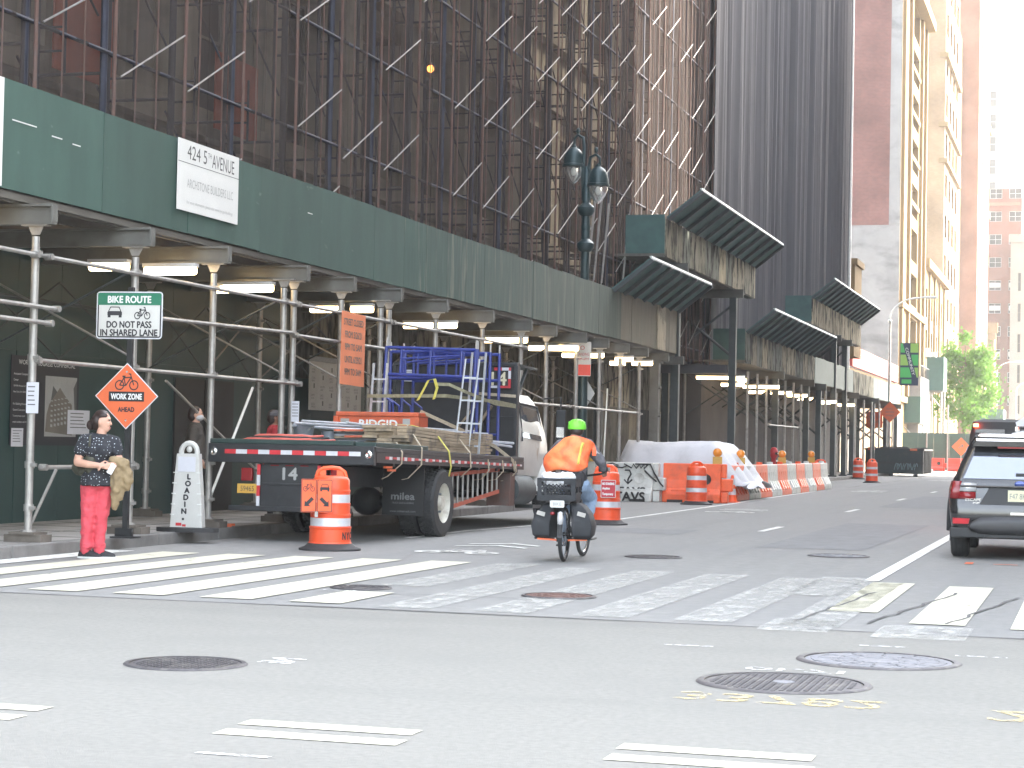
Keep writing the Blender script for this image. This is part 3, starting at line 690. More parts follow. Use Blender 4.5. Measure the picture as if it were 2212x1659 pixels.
t = empty('grey_stone_building', (-13.3, 330, 0), label='grey stone building with a tall plain wall beside the red brick building', cat='building')
wall_with_windows(t, lambda u, z, d: (u, d, z), None, None, [(1.2, 1.7, 8 + k * 5, 11 + k * 5) for k in range(5)], .3, MATS['grey_stone'], 0, 5, 0, 37, muntins=(1, 2))
mb = MB(); mb.quad((5, 0, 0), (5, 25, 0), (5, 25, 37), (5, 0, 37)); mb.quad((0, 0, 37), (5, 0, 37), (5, 25, 37), (0, 25, 37)); mb.bb((-.2, -.3, 36), (5.2, -.004, 37.2)); mb.build('cornice', MATS['grey_stone'], t)
t = empty('corniced_rowhouse', (-17.4, 318, 0), label='low stone rowhouse with a heavy cornice below the red brick building', cat='building')
wall_with_windows(t, lambda u, z, d: (u, d, z), None, None, grid_openings(1, .5, 1.6, .9, 3, 3, 4.5, 1, 2.6), .3, MATS['tan_stone'], 0, 2.2, 0, 22, muntins=(1, 2))
mb = MB(); mb.bb((-.2, -.9, 20.4), (2.8, 0, 22)); mb.bb((-.1, -.5, 19.4), (2.5, -.01, 20.4)); mb.quad((2.2, 0, 0), (2.2, 8, 0), (2.2, 8, 22), (2.2, 0, 22)); mb.build('cornice', MATS['cream_stone'], t)
# the opposite side of the street: these blocks shade it, except past the low sun gap
for nm, x, y0, y1, h, wm, lab in (('office_block', 8.8, 14, 46, 44, 'grey_stone', 'grey stone office block opposite the scaffolded corner'), ('brick_block', 8.8, 47, 76, 46, 'red_brick', 'red brick block opposite the covered walkway'), ('sun_gap_block', 8.8, 76.5, 88.5, 25, 'red_brick', 'low red brick block added unseen so sun reaches the debris netting'), ('loft_block', 8.8, 89, 137, 48, 'tan_stone', 'tan loft block opposite the wrapped building')):
    t = empty(nm, (x, y0, 0), label=lab, cat='building')
    L_ = y1 - y0; nb = int(L_ / 4); D_ = 5 if nm in ('loft_block', 'sun_gap_block') else 18  # shallow loft and added low block keep the sun's path to the netting open
    wall_with_windows(t, lambda u, z, d: (d, L_ - u, z), None, None, grid_openings(nb, 1.2, 4, 2.2, 4, 5, 4.2, 1.2, 2.4), .35, MATS[wm], 0, L_, 0, h, muntins=(2, 2))
    mb = MB(); mb.quad((0, 0, 0), (D_, 0, 0), (D_, 0, h), (0, 0, h)); mb.quad((D_, 0, 0), (D_, L_, 0), (D_, L_, h), (D_, 0, h)); mb.quad((0, L_, 0), (D_, L_, 0), (D_, L_, h), (0, L_, h)); mb.quad((0, 0, h), (D_, 0, h), (D_, L_, h), (0, L_, h))
    mb.build('wall', MATS[wm], t)
# ================================================================ sidewalk sheds
def lerp(a, b, t): return tuple(a[i] + (b[i] - a[i]) * t for i in range(len(a)))
SX = -12.0
def parapet(root, X, Y0, Y1, z0, z1, step, colfn, m, oy=0):
    y = Y0; i = 0
    while y < Y1 - .05:
        e = min(y + step, Y1); j = random.uniform(-.006, .006)
        p = MB(); p.bb((X - .03 + j, y + .004, z0 + random.uniform(-.012, .012)), (X + j, e - .004, z1 + random.uniform(-.015, .015)))
        o = p.build('parapet_panel', m, root); c = colfn((y + e) / 2); k = random.uniform(.9, 1.1); o.color = (c[0]*k, c[1]*k, c[2]*k, 1)
        y = e; i += 1
shed = empty('sidewalk_shed', (0, 0, 0), label='long green plywood sidewalk shed over the pavement along the scaffolded corner building', cat='sidewalk shed')
GREEN = (.036, .078, .064)
def near_col(y):
    if y < 33: return GREEN
    if y < 50: return lerp(GREEN, (.108, .135, .112), (y - 33) / 12 if y < 45 else 1)
    return (.195, .183, .143)
parapet(shed, SX, 10, 33.5, 4.21, 5.48, 2.44, near_col, MATS['plywood'])
parapet(shed, SX, 33.5, 57.9, 4.21, 5.48, 1.22, near_col, MATS['streaked_plywood'])
for z, a, b in ((5.02, 20.0, 20.55), (4.97, 20.9, 21.15), (4.95, 21.4, 21.6), (5.0, 28.9, 29.1)): p = MB(); p.bb((SX + .0085, a, z), (SX + .0095, b, z + .015)); p.build('paint_scratch', MATS['white_edge'], shed)
for y in (55.0,): p = MB(); p.bb((SX + .002, y, 4.2), (SX + .03, y + 1.1, 5.47)); o = p.build('pale_board', MATS['hoarding_wood'], shed); o.color = (.5, .46, .36, 1)
p = MB(); p.bb((-15.4, 10, 4.24), (SX - .04, 57.9, 4.34)); p.build('deck', MATS['deck_wood'], shed)
p = MB()
for x in (-12.12, -12.7, -13.3, -13.9, -14.5, -15.1): p.bb((x - .03, 10, 4.10), (x + .03, 57.8, 4.235))
p.build('stringer', MATS['deck_wood'], shed)
p = MB()
y = 10.4
while y < 57.6: p.bb((-15.3, y, 4.236), (SX - .05, y + .02, 4.2395)); y += .2
p.build('plank_gaps', MATS['stone_dark'], shed)
p = MB(); p.bb((SX - .07, 10, 4.12), (SX - .035, 57.9, 4.2)); p.build('fascia_board', MATS['deck_wood'], shed)
# header beams with a flange, reaching out over every post
bm = MB(); bm.bb((-15.5, -.06, 3.86), (-11.66, .06, 3.89)); bm.bb((-15.5, -.012, 3.89), (-11.66, .012, 4.07)); bm.bb((-15.5, -.06, 4.07), (-11.66, .06, 4.10)); bm.bb((-11.68, -.06, 3.891), (-11.655, .06, 4.069))
beam0 = bm.build('header_beam', MATS['beam_grey'], shed)
def post_bm(z0=.15):
    q = MB(); q.cyl((0, 0, z0 + .12), (0, 0, 3.72), .048, n=12)
    for z in (3.52, 2.3, 1.05, .55): q.cyl((0, 0, z - .04), (0, 0, z + .04), .062, n=12); q.bar((.04, -.05, z), (.12, -.05, z), .03, .04)
    q.prism([(-.10, 0), (.10, 0), (.05, -.10), (-.05, -.10)], lambda u, v, d: (u, d, 3.84 + v), -.006, .006)
    q.bar((-.17, 0, 3.85), (.17, 0, 3.85), .1, .014); q.cyl((0, 0, z0 + .12), (0, 0, z0 + .145), .09)
    return q
blk = MB(); blk.bb((-.24, -.13, 0), (.24, .13, .09)); blk.bb((-.17, -.15, .091), (.17, .15, .12))
post0 = post_bm().build('post', MATS['galvanised'], shed); b0 = blk.build('base_block', MATS['block_wood'], post0, loc=(0, 0, .15))
PY_ = [13.2, 15.6, 18.0, 20.44, 22.94, 25.3, 27.81, 28.2, 30.2, 32.07, 32.49, 35.05, 38.0, 40.82, 42.87, 45.58, 47.87, 50.14, 52.4]
first = True
for X in (-11.9, -14.35):
    for y in PY_:
        if first: post0.location = (X, y, 0); first = False
        elif X == -11.9 or y in (13.2, 18.0, 22.94, 28.2, 32.49, 38.0, 42.87, 47.87, 52.4):
            c_ = dup(post0, loc=(X, y, 0), parent=shed)
first = True
for y in PY_ + [55.1, 57.2]:
    if y in (27.81, 32.07): continue
    if first: beam0.location.y = y; first = False
    else: c = dup(beam0, parent=shed); c.location.y = y
# steel corner columns at the far end
p = MB(); p.bb((-.13, -.13, .15), (.13, .13, 3.86)); p.bb((-.2, -.2, .15), (.2, .2, .2)); p.bb((-.2, -.2, 3.8), (.2, .2, 3.858))
for z in (1.4, 2.3, 3.1): p.cyl((.13, -.1, z), (.2, -.1, z), .05)
c0 = p.build('end_column', MATS['beam_grey'], shed, loc=(-12.05, 55.1, 0)); dup(c0, loc=(-14.3, 55.1, 0), parent=shed)
def rail(X, ya, yb, z, zb=None, r=.026, nm='rail', root=None, m='galvanised'):
    q = MB(); q.cyl((X, ya, z), (X, yb, z if zb is None else zb), r, n=8)
    for y in (ya + .05, yb - .05): q.cyl((X - .05, y, z if y < (ya+yb)/2 else (zb or z)), (X + .05, y, z if y < (ya+yb)/2 else (zb or z)), .04, n=8)
    return q.build(nm, MATS[m], root or shed)
FX = -11.84
for ya, yb in ((13, 20.7), (20.3, 28.3), (28.1, 32.6), (32.3, 41.0), (40.6, 52.6)):
    if yb < 42: rail(FX, ya, yb, 3.50)
rail(FX, 15, 20.75, 2.72); rail(FX, 22.4, 28.1, 2.95, 3.05); rail(FX, 28.1, 32.6, 3.02); rail(FX, 20.4, 28.4, 2.27); rail(FX, 13, 20.9, 2.9)
rail(FX, 20.6, 23.0, 1.02); rail(FX, 44.6, 51.9, 2.32); rail(FX, 40.9, 45.2, 2.32); rail(FX, 40.6, 46, 1.0); rail(FX, 47.6, 52.5, .92); rail(FX, 25.2, 28.0, 1.16)
for ya, yb in ((13, 28), (28.2, 40.8), (41, 52)): rail(-14.3, ya, yb, 3.3, nm='rear_rail', m='steel_dark')
def brace(a, b, r=.018, m='galvanised', nm='brace', root=None): return MB().cyl(a, b, r, n=7).build(nm, MATS[m], root or shed)
for i, y in enumerate(PY_):
    if y < 18: continue
    a, b = (3.55, 2.35) if i % 2 else (2.4, 3.6)
    if i % 2: continue
    brace((-11.9, y + .06, a), (-14.35, y + .06, b), .016, 'brace_pipe'); brace((-14.35, y + .1, a), (-11.9, y + .1, b), .016, 'steel_dark')
for ya, yb in zip(PY_[3:], PY_[4:]):
    if yb - ya > 1: brace((-14.32, ya, 3.6), (-14.32, yb, 2.5), .015, 'steel_dark'); brace((-14.32, ya, 2.5), (-14.32, yb, 3.6), .015, 'brace_pipe' if ya > 30 else 'steel_dark')
# bright loose braces at the loading bay
brace((-12.0, 25.45, .42), (-12.6, 28.3, 2.2), .022, 'white_edge'); brace((-11.88, 48.3, .3), (-12.2, 50.0, 2.9), .022, 'white_edge'); brace((-12.6, 25.3, 2.2), (-12.9, 29.2, .9), .02)
p = MB()
for a, b in (((-11.9, 20.5, .35), (-11.62, 20.56, 1.0)),): p.cyl(a, b, .02)
p.build('knee_brace', MATS['galvanised'], shed)

# the hoarding wall behind the posts
hd = empty('hoarding_wall', (-14.6, 30, .15), label='dark green plywood hoarding along the back of the covered pavement', cat='hoarding')
y = 10.0
while y < 57.8:
    p = MB(); p.bb((-.03 + random.uniform(-.004, .004), y - 30 + .003, 0), (random.uniform(-.003, .003), y - 30 + 1.217, 2.44))
    if y < 39: p.build('panel', MATS['hoarding'], hd)
    else:
        o = p.build('panel', MATS['hoarding_wood'], hd); k = random.choice(((.11,.105,.085), (.15,.135,.105), (.05,.055,.05), (.09,.09,.075))); o.color = (*k, 1)
    p = MB(); p.bb((-.03, y - 30 + .003, 2.443), (random.uniform(-.004, .0), y - 30 + 1.217, 4.1))
    if y < 34: p.build('upper_panel', MATS['hoarding'], hd)
    else:
        o = p.build('upper_panel', MATS['weathered_plywood'], hd); k = random.choice(((.13,.125,.10), (.17,.155,.115), (.09,.09,.08))); o.color = (*k, 1)
    y += 1.22
p = MB(); p.bb((.002, -.4, 0), (.04, .7, 2.25)); p.bb((.002, .75, 0), (.04, 1.9, 2.25)); p.build('door', MATS['black_paint'], hd)
for y in (16.6, 20.2): p = MB(); p.bb((.004, y - .6, 0), (.05, y + .6, 2.3)); o = p.build('door', MATS['black_paint'], hd)
p = MB(); p.prism([(0, -.35), (.09, 0), (0, .35), (-.09, 0)], lambda u, v, d: (d, 16.6 + u, 1.35 + v), .05, .06); p.build('door_window', MATS['sign_grey'], hd)

# tube lights under the sheds
def tube_light(x, y, z, L, label, group, first=[None]):
    if first[0] is None:
        t = empty('tube_light', (x, y, z), cat='light')
        q = MB(); q.bb((-.5, -.07, .05), (.5, .07, .10)); q.build('housing', MATS['pale_frame'], t)
        q = MB(); q.lathe([(.001, -.49), (.055, -.48), (.062, -.44), (.062, .44), (.055, .48), (.001, .49)], 10, (0, 0, 0), 'x'); q.build('diffuser', MATS['lit_tube'], t)
        first[0] = t
    else: t = dup(first[0], loc=(x, y, z))
    t.scale = (L, 1, 1); t['label'] = label; t['group'] = group
    return t
TL = [(-12.35, 24.85, .80, 'lit tube light right of the bike route sign under the green shed'), (-12.95, 24.2, .6, 'lit tube light just left of the post behind the bike route sign'), (-12.52, 27.85, .86, 'lit tube light left of the doubled posts under the green shed'),
      (-13.0, 28.0, .4, 'short stretch of lit tube behind the third post of the shed'), (-13.02, 32.34, .62, 'lit tube light directly above the hanging orange notice'), (-12.35, 32.34, .42, 'lit tube light just right of the hanging orange notice'),
      (-12.5, 36.82, .9, 'lit tube light above the left end of the blue scaffold frames'), (-13.0, 36.9, .4, 'small lit tube left of the light above the blue frames'), (-12.47, 42.02, .75, 'lit tube light above the number 14 board of the truck'),
      (-13.0, 42.0, .35, 'small lit tube behind the right edge of the blue frames'), (-12.6, 45.4, .9, 'lit tube light above the truck cab'), (-12.05, 45.4, .5, 'lit tube light between the cab and the black lamppost'), (-12.9, 48.9, .5, 'lit tube light just left of the red and white post sign'),
      (-12.3, 48.95, .5, 'lit tube light just right of the red and white post sign'), (-12.0, 51.0, .5, 'lit tube light beneath the tan end of the shed parapet'), (-12.75, 53.4, .45, 'small lit tube deep under the end of the green shed'), (-12.05, 53.4, .6, 'last lit tube before the end column of the green shed'),
      (-12.9, 19.7, .9, 'lit tube light at the left edge under the green shed')]
for x, y, L, lab in TL: tube_light(x, y, 3.72, L, lab, 'tube lights under the near shed')

# raised shed over the driveway, the lower shed beyond it, the second raised bay, the last low shed
def weath(y): return random.choice(((.40,.355,.26), (.46,.41,.30), (.32,.29,.21), (.37,.33,.235)))
def dark_weath(y): return random.choice(((.19,.205,.185), (.30,.28,.22), (.41,.37,.275), (.25,.245,.20)))
def shed_bay(label, Y0, Y1, z0, z1, colfn, posts, zp, back=None, endwall=True):
    t = empty('shed_bay', (0, 0, 0), label=label, cat='sidewalk shed')
    parapet(t, SX, Y0, Y1, z0, z1, 1.22, colfn, MATS['weathered_plywood'])
    q = MB(); q.bb((-14.9, Y0, z0 + .02), (SX - .04, Y1, z0 + .1)); q.build('deck', MATS['deck_wood'], t)
    q = MB()
    for y in posts: q.bb((-15, y - .08, z0 - .32), (-11.7, y + .08, z0 - .02))
    q.bb((SX - .3, Y0, z0 - .021), (SX - .06, Y1, z0 + .018)); q.build('header_beam', MATS['beam_grey'], t)
    for y in posts:
        for x in (-12.05, -14.4):
            q = MB(); q.bb((x - .12, y - .12, .15), (x + .12, y + .12, zp)); q.bb((x - .2, y - .2, .15), (x + .2, y + .2, .22)); q.build('column', MATS['steel_dark'], t)
        brace((-12, y, zp - .2), (-14.4, y, zp - 2.1), .05, 'steel_dark', 'brace', t); brace((-14.4, y, zp - .2), (-12, y, zp - 2.1), .05, 'steel_dark', 'brace', t)
    if endwall: q = MB(); q.bb((-13.2, Y0 - .02, z0 + .1), (SX - .035, Y0 + .02, z1 + .1)); q.build('end_panel', MATS['awning_green'], t)
    return t
rb = shed_bay('raised weathered shed bay bridging the driveway after the long green shed', 56.0, 71.8, 6.95, 8.08, dark_weath, (57.9, 67.6), 6.65)
q = MB(); q.bb((-14.3, 57.9, 4.4), (-14.2, 71, 6.6)); q.bb((-14.9, 57.9, 4.15), (-12.2, 58.1, 4.5)); q.bb((-14.8, 67.4, 4.0), (-12.2, 67.9, 4.3)); q.build('back_screen', MATS['black_netting'], rb)
lb = shed_bay('low shed bay with black and tan weathered boards beyond the driveway', 70.0, 88.1, 4.5, 5.62, dark_weath, (77.3, 86.0), 4.2)
for y in (70.5, 72.6, 74.8, 79.5, 81.8, 84):
    for x in (-12.0, -14.3): MB().cyl((x, y, .15), (x, y, 4.2), .05).build('post', MATS['galvanised'], lb)
    brace((-12, y, 4.1), (-14.3, y, 2.6), .025, 'steel_dark', 'brace', lb); brace((-14.3, y, 4.1), (-12, y, 2.6), .025, 'steel_dark', 'brace', lb)
rail(-11.95, 75, 83, 2.35, root=lb); rail(-11.95, 76.5, 80, .95, root=lb)
rc = shed_bay('second raised shed bay with tan streaked boards near the black dumpster', 87.1, 106.1, 7.0, 8.15, weath, (95.3, 99.6), 6.7)
ld = shed_bay('last low dark shed bay with one pale board behind the streetlight', 88.3, 127.2, 4.45, 5.6, lambda y: (.36, .34, .27) if 103 < y < 113.3 else (.035, .055, .06), (90, 103, 113, 120, 126.5), 4.15, endwall=False)
for o in kids(ld):
    if o.name.startswith('parapet_panel') and not (.3 < o.color[0]): o.data.materials[0] = MATS['awning_green']
for y in range(92, 126, 4):
    for x in (-12.0, -14.3): MB().cyl((x, y, .15), (x, y, 4.2), .055).build('post', MATS['galvanised'], ld)
# wall boards behind the further sheds
hb = empty('weathered_hoarding', (-14.6, 90, .15), label='tan and black boarded wall behind the further sheds', cat='hoarding')
y = 58.0
while y < 128:
    p = MB(); p.bb((-.03, y - 90, 0), (0, y - 90 + 1.21, 2.5)); o = p.build('panel', MATS['hoarding_wood'], hb)
    k = random.choice(((.02,.024,.03), (.025,.03,.035), (.13,.12,.09), (.2,.18,.135))) if y > 62 else (.13, .125, .105)
    if y > 97: k = (.36, .33, .27) if random.random() < .35 else (.12, .12, .12)
    o.color = (*k, 1)
    p = MB(); p.bb((-.04, y - 90, 2.51), (-.008, y - 90 + 1.21, 4.2)); o = p.build('upper_panel', MATS['weathered_plywood'], hb); o.color = (*random.choice(((.3,.27,.2), (.22,.2,.16), (.12,.12,.1))), 1)
    y += 1.22
TL2 = [(-12.6, 68.3, 4.0, 1.75, 'long lit tube at the mouth of the driveway'), (-12.3, 70.6, 4.0, .5, 'small lit tube right of the long driveway tube'), (-12.9, 72.5, 3.9, .9, 'lit tube in front of the crossed braces of the low shed'), (-12.35, 74.6, 3.9, 1.1, 'brightest lit tube right of the tall driveway column'),
       (-12.1, 76.4, 3.95, .7, 'lit tube above the barrier row beside the red glint'), (-12.9, 78.2, 3.8, .8, 'lit tube lower in the cluster under the low shed'), (-12.3, 80.4, 3.85, .9, 'lit tube right of centre under the low shed'), (-12.2, 84.2, 3.85, .9, 'last lit tube under the low shed boards'),
       (-12.9, 91.5, 3.9, .8, 'first yellow tube under the last dark shed'), (-12.3, 94.5, 3.85, 1.0, 'second yellow tube under the last dark shed'), (-12.8, 98.5, 3.9, 1.1, 'large yellow tube behind the twin steel columns'), (-12.3, 102.5, 3.9, .9, 'yellow tube just left of the pale board of the last shed')]
for x, y, z, L, lab in TL2: tube_light(x, y, z - .12, L, lab, 'tube lights under the further sheds')

# sloping guard panels ("awnings") on the parapets
def guard(label, Y0, Y1, z, n, m='awning_green'):
    t = empty('guard_panel', (SX, (Y0 + Y1) / 2, z), label=label, cat='guard panel'); h = (Y1 - Y0) / 2; a, b = (0, 0), (1.02, .80)
    q = MB(); dx, dz = b[0], b[1]; L = math.hypot(dx, dz); nx, nz = -dz / L, dx / L
    q.prism([(a[0], a[1]), (b[0], b[1]), (b[0] + nx * .03, b[1] + nz * .03), (nx * .03, nz * .03)], lambda u, v, d: (u, d, v), -h, h); q.build('sheet', MATS[m], t)
    q = MB()
    for i in range(n + 1):
        y = -h + .05 + (2 * h - .1) * i / n
        q = MB(); q.prism([(-nx * .002, -nz * .002), (dx - nx * .002, dz - nz * .002), (dx - nx * .10, dz - nz * .10), (-nx * .10, -nz * .10)], lambda u, v, d: (u, d, v), y - .045, y + .045); q.build('rib', MATS['steel_dark'], t)
    pass
    q = MB(); q.prism([(dx + .004, dz - .03), (dx + .03, dz - .01), (dx + .01, dz + .06), (dx - .06, dz + .045)], lambda u, v, d: (u, d, v), -h, h); q.build('sunlit_rim', MATS['white_edge'], t)  # pale colour stands in for sun catching the top rim
    return t
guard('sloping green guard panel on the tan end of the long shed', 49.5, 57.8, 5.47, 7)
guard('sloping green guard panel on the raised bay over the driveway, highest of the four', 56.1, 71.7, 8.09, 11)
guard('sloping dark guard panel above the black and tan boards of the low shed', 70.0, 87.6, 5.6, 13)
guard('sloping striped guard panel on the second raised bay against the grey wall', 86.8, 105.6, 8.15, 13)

# far sheds beyond the cross street
def small_shed(label, x, y, w_, z0, z1, dep=5, m='far_wall_green'):
    t = empty('small_shed', (x, y, 0), label=label, cat='sidewalk shed')
    q = MB(); q.bb((-w_/2, 0, z0), (w_/2, .06, z1)); q.bb((w_/2 - .06, .061, z0), (w_/2, dep, z1)); q.build('parapet', MATS[m], t)
    q = MB(); q.bb((-w_/2, .061, z0 - .1), (w_/2 - .061, dep, z0 + .1)); q.build('deck', MATS['deck_wood'], t)
    for sx in (-1, 1):
        for yy in (.3, dep - .3): MB().cyl((sx * (w_/2 - .2), yy, .1), (sx * (w_/2 - .2), yy, z0 - .1), .09).build('post', MATS['galvanised'], t)
    brace((-w_/2 + .2, .3, z0 - .2), (w_/2 - .2, .3, z0 - 1.6), .05, 'galvanised', 'brace', t)
    return t
small_shed('small green boarded shed left of the tree beyond the dumpster', -14.8, 168, 1.7, 3.9, 6.1)
small_shed('tall narrow blue-green boarded tower beside the far tree', -13.7, 180, 1.5, 7.0, 10.0, 4)
small_shed('distant dark green shed right of the far tree', -11.6, 235, 3.0, 4.6, 6.6, 8)
t = empty('mauve_wall', (-14.8, 171, 0), label='plain mauve painted wall piece under the balcony rail of the cream building', cat='wall')
q = MB(); q.bb((-.6, 0, 0), (.6, 9, 7.9)); q.build('panel', MATS['grey_stucco'], t); q = MB()
for i in range(9): q.bb((.55, i, 7.9), (.6, i + .06, 8.8))
q.bb((.54, 0, 8.8), (.62, 9, 8.88)); q.build('railing', MATS['steel_dark'], t)

# ================================================================ pipe scaffold and debris netting on the long shed
sc = empty('pipe_scaffold', (-13.3, 40, 4.36), label='rusty pipe scaffold with pale diagonal braces standing on the green shed', cat='scaffold')
H_ = 19.0; XO = 0.0
st0 = None; ys = [12 + i * 2.15 for i in range(28)]
for y in ys:
    if st0 is None: st0 = MB().cyl((0, 0, 0), (0, 0, H_), .028, n=8).build('standard', MATS['rust_pipe'], sc, loc=(XO, y - 40, 0))
    else: dup(st0, loc=(XO + random.uniform(-.03, .03), y - 40, 0), parent=sc)
rp0 = None
for y in ys[:-1]:
    for f in (.30, .66):
        p_ = (XO - .06, y - 40 + 2.15 * f + random.uniform(-.12, .12), 0)
        if rp0 is None:
            q = MB(); q.tube([(.012 * math.sin(k * 1.7), .02 * math.sin(k), k * H_ / 8) for k in range(9)], .0125, 6); rp0 = q.build('tie_pole', MATS['rust_pipe'], sc, loc=p_)
        else: dup(rp0, loc=p_, parent=sc).rotation_euler = (random.uniform(-.004, .004), 0, random.uniform(0, 6))
dp0 = None
for i, y in enumerate(ys):
    q = (XO - .25, y - 40 + .10, 0)
    if dp0 is None: dp0 = MB().cyl((0, 0, 0), (0, 0, H_), .055, n=8).build('dark_standard', MATS['dark_pipe'], sc, loc=q)
    else: dup(dp0, loc=q, parent=sc)
def diag(y, z, L=2.05, up=1.0): return (XO + .05, y - 40 + .05, z), (XO + .05, y - 40 + L, z + up)
near, far = [], []
for i, y in enumerate(ys[:-1]):
    for k in range(9):
        z = .25 + k * 1.95 + (i % 2) * .25
        if random.random() < .12: continue
        (near if (y > 19 and z < 1.0 + (y - 19) * .30) else far).append((y, z))
near.sort(key=lambda p: p[0]); lst = near[:96]
br0 = None
for y, z in lst:
    z += random.uniform(-.2, .2)
    if br0 is None: br0 = MB().cyl((0, .05, 0), (0, 2.05, 1.0), .0145, n=7).build('diagonal_brace', MATS['brace_pipe'], sc, loc=(XO + .05, y - 40, z))
    else: dup(br0, loc=(XO + .05, y - 40, z), parent=sc)
q = MB()
for y, z in near[96:] + far: q.cyl((XO + .05, y - 39.95, z), (XO + .05, y - 37.95, z + 1.0), .0145, n=6)
tag(q.build('far_braces', MATS['brace_pipe'], sc), kind='stuff')
q = MB()
for i, y in enumerate(ys[:-1]):
    for k in range(6):
        z = .4 + k * 2.6
        q.cyl((XO - .3, y - 40, z + 1.6), (XO - .3, y - 40 + 2.15, z), .018, n=6)
tag(q.build('cross_braces', MATS['dark_pipe'], sc), kind='stuff')
for k in range(9): MB().cyl((XO - .2, -28, .5 + k * 2.0), (XO - .2, 30.2, .5 + k * 2.0), .03, n=7).build('ledger', MATS['dark_pipe'], sc)
fr0 = None
for y in ys:
    if fr0 is None:
        q = MB()
        for x in (-1.55, -.45): q.cyl((x, 0, 0), (x, 0, H_), .04, n=8)
        z = .3
        while z < H_:
            q.cyl((-1.55, 0, z), (-.45, 0, z), .024, n=6)
            for zz in (.35, .7): q.cyl((-1.55, 0, z + zz), (-1.1, 0, z + zz), .018, n=6)
            q.cyl((-1.1, 0, z), (-1.1, 0, z + 1.1), .022, n=6); z += 1.98
        fr0 = q.build('inner_frame', MATS['dark_pipe'], sc, loc=(0, y - 40 + .5, 0))
    else: dup(fr0, loc=(0, y - 40 + .5, 0), parent=sc)
for y in (51.5, 52.2, 53.1, 55.6):
    for k in range(2): MB().cyl((.08, y - 40 + .2 * k, 1.2 + .4 * k), (.08, y - 39.2 + .25 * k, 3.9 + .3 * k), .018, n=6).build('leaning_pipe', MATS['galvanised'], sc)
# netting sheet
mb = MB(); n = 420; rows = [4.5, 7, 10, 13, 16, 19, 22.5]; vs = []
off = [.05 * math.sin(i * .9) + .05 * math.sin(i * .23 + 1) + .03 * random.uniform(-1, 1) for i in range(n + 1)]
for k, z in enumerate(rows):
    for i in range(n + 1): vs.append((-13.50 + off[i] * (1 if k else .3) + .03 * math.sin(i * .13 + k), 11.5 + 58.3 * i / n, z))
mb.add(vs, [(k*(n+1)+i, k*(n+1)+i+1, (k+1)*(n+1)+i+1, (k+1)*(n+1)+i) for k in range(len(rows)-1) for i in range(n)], True)
o = mb.build('debris_netting', MATS['debris_netting'], angle=180); tag(o, 'brown see-through debris netting hung behind the rusty scaffold pipes', 'netting')
# ================================================================ signs
XV, YV, ZV = Vector((1, 0, 0)), Vector((0, 1, 0)), Vector((0, 0, 1))
def yaw(a): c, s_ = math.cos(a), math.sin(a); return Vector((c, s_, 0)), Vector((-s_, c, 0))
def rrect(w_, h, r, n=4):
    p = []
    for cx, cy, a0 in ((w_/2-r, -h/2+r, -90), (w_/2-r, h/2-r, 0), (-w_/2+r, h/2-r, 90), (-w_/2+r, -h/2+r, 180)):
        for i in range(n + 1): a = rad(a0 + 90 * i / n); p.append((cx + r * math.cos(a), cy + r * math.sin(a)))
    return p
FACE = lambda u, v, d: Vector((u, d, v))       # sign built facing -y
def plate(name, poly, m, par, d0, d1): return MB().prism(poly, FACE, d0, d1).build(name, m, par)
AX = rad(6)
# bike route sign
t = empty('bike_route_sign', (-11.44, 21.93, 2.9), AX, 'white and green bike route sign with car and bicycle symbols, on the black post', 'sign')
W_, H2 = .86, .585
plate('back_plate', rrect(W_, H2, .045), MATS['reflective'], t, .0, .006)
plate('border', rrect(W_ - .03, H2 - .03, .03), MATS['ink'], t, -.002, -.0001)
plate('white_field', rrect(W_ - .065, H2 - .065, .012), MATS['sign_white'], t, -.004, -.0021)
plate('green_band', [(-W_/2 + .018, .125), (W_/2 - .018, .125), (W_/2 - .018, H2/2 - .02), (-W_/2 + .018, H2/2 - .02)], MATS['sign_green'], t, -.0062, -.0042)
mb = MB(); text(mb, 'BIKE ROUTE', (0, -.008, .195), XV, ZV, .082, bold=.004, wfix=.56); mb.build('green_band_lettering', MATS['white_ink'], t)
mb = MB(); text(mb, 'DO NOT PASS', (0, -.006, -.115), XV, ZV, .078, bold=.004, wfix=.58); text(mb, 'IN SHARED LANE', (0, -.006, -.215), XV, ZV, .078, bold=.004, wfix=.74)
car_symbol(mb, lambda u, v: Vector((-.19 + u * .19, -.006, .02 + v * .19)), 1.0); bike_symbol(mb, lambda u, v: Vector((.17 + u * .19, -.006, -.005 + v * .21)), 1.05, .06)
mb.build('lettering', MATS['ink'], t)
t = empty('work_zone_sign', (-11.45, 21.93, 1.9), AX, 'orange diamond bicycle work zone ahead sign below the bike route sign', 'sign')
dm = lambda r: [(0, -r), (r, 0), (0, r), (-r, 0)]
plate('back_plate', dm(.41), MATS['reflective'], t, 0, .006); plate('orange_field', dm(.395), MATS['sign_orange'], t, -.003, -.0001)
plate('black_bar', [(-.23, -.065), (.23, -.065), (.23, .055), (-.23, .055)], MATS['black_paint'], t, -.005, -.0031)
mb = MB(); text(mb, 'WORK ZONE', (0, -.007, -.005), XV, ZV, .068, bold=.003, wfix=.40); mb.build('bar_lettering', MATS['white_ink'], t)
mb = MB(); text(mb, 'AHEAD', (0, -.005, -.165), XV, ZV, .055, bold=.003, wfix=.21); bike_symbol(mb, lambda u, v: Vector((u * .29, -.005, .135 + v * .30)), 1.0, .05); mb.build('lettering', MATS['ink'], t)
mb = MB()
for z in (.3, -.3): mb.cyl((0, -.012, z), (0, -.003, z), .013)
mb.build('bolt', MATS['chrome'], t)
t = empty('sign_post', (-11.45, 21.99, .15), 0, 'thin black steel post carrying the bike route and work zone signs', 'sign post')
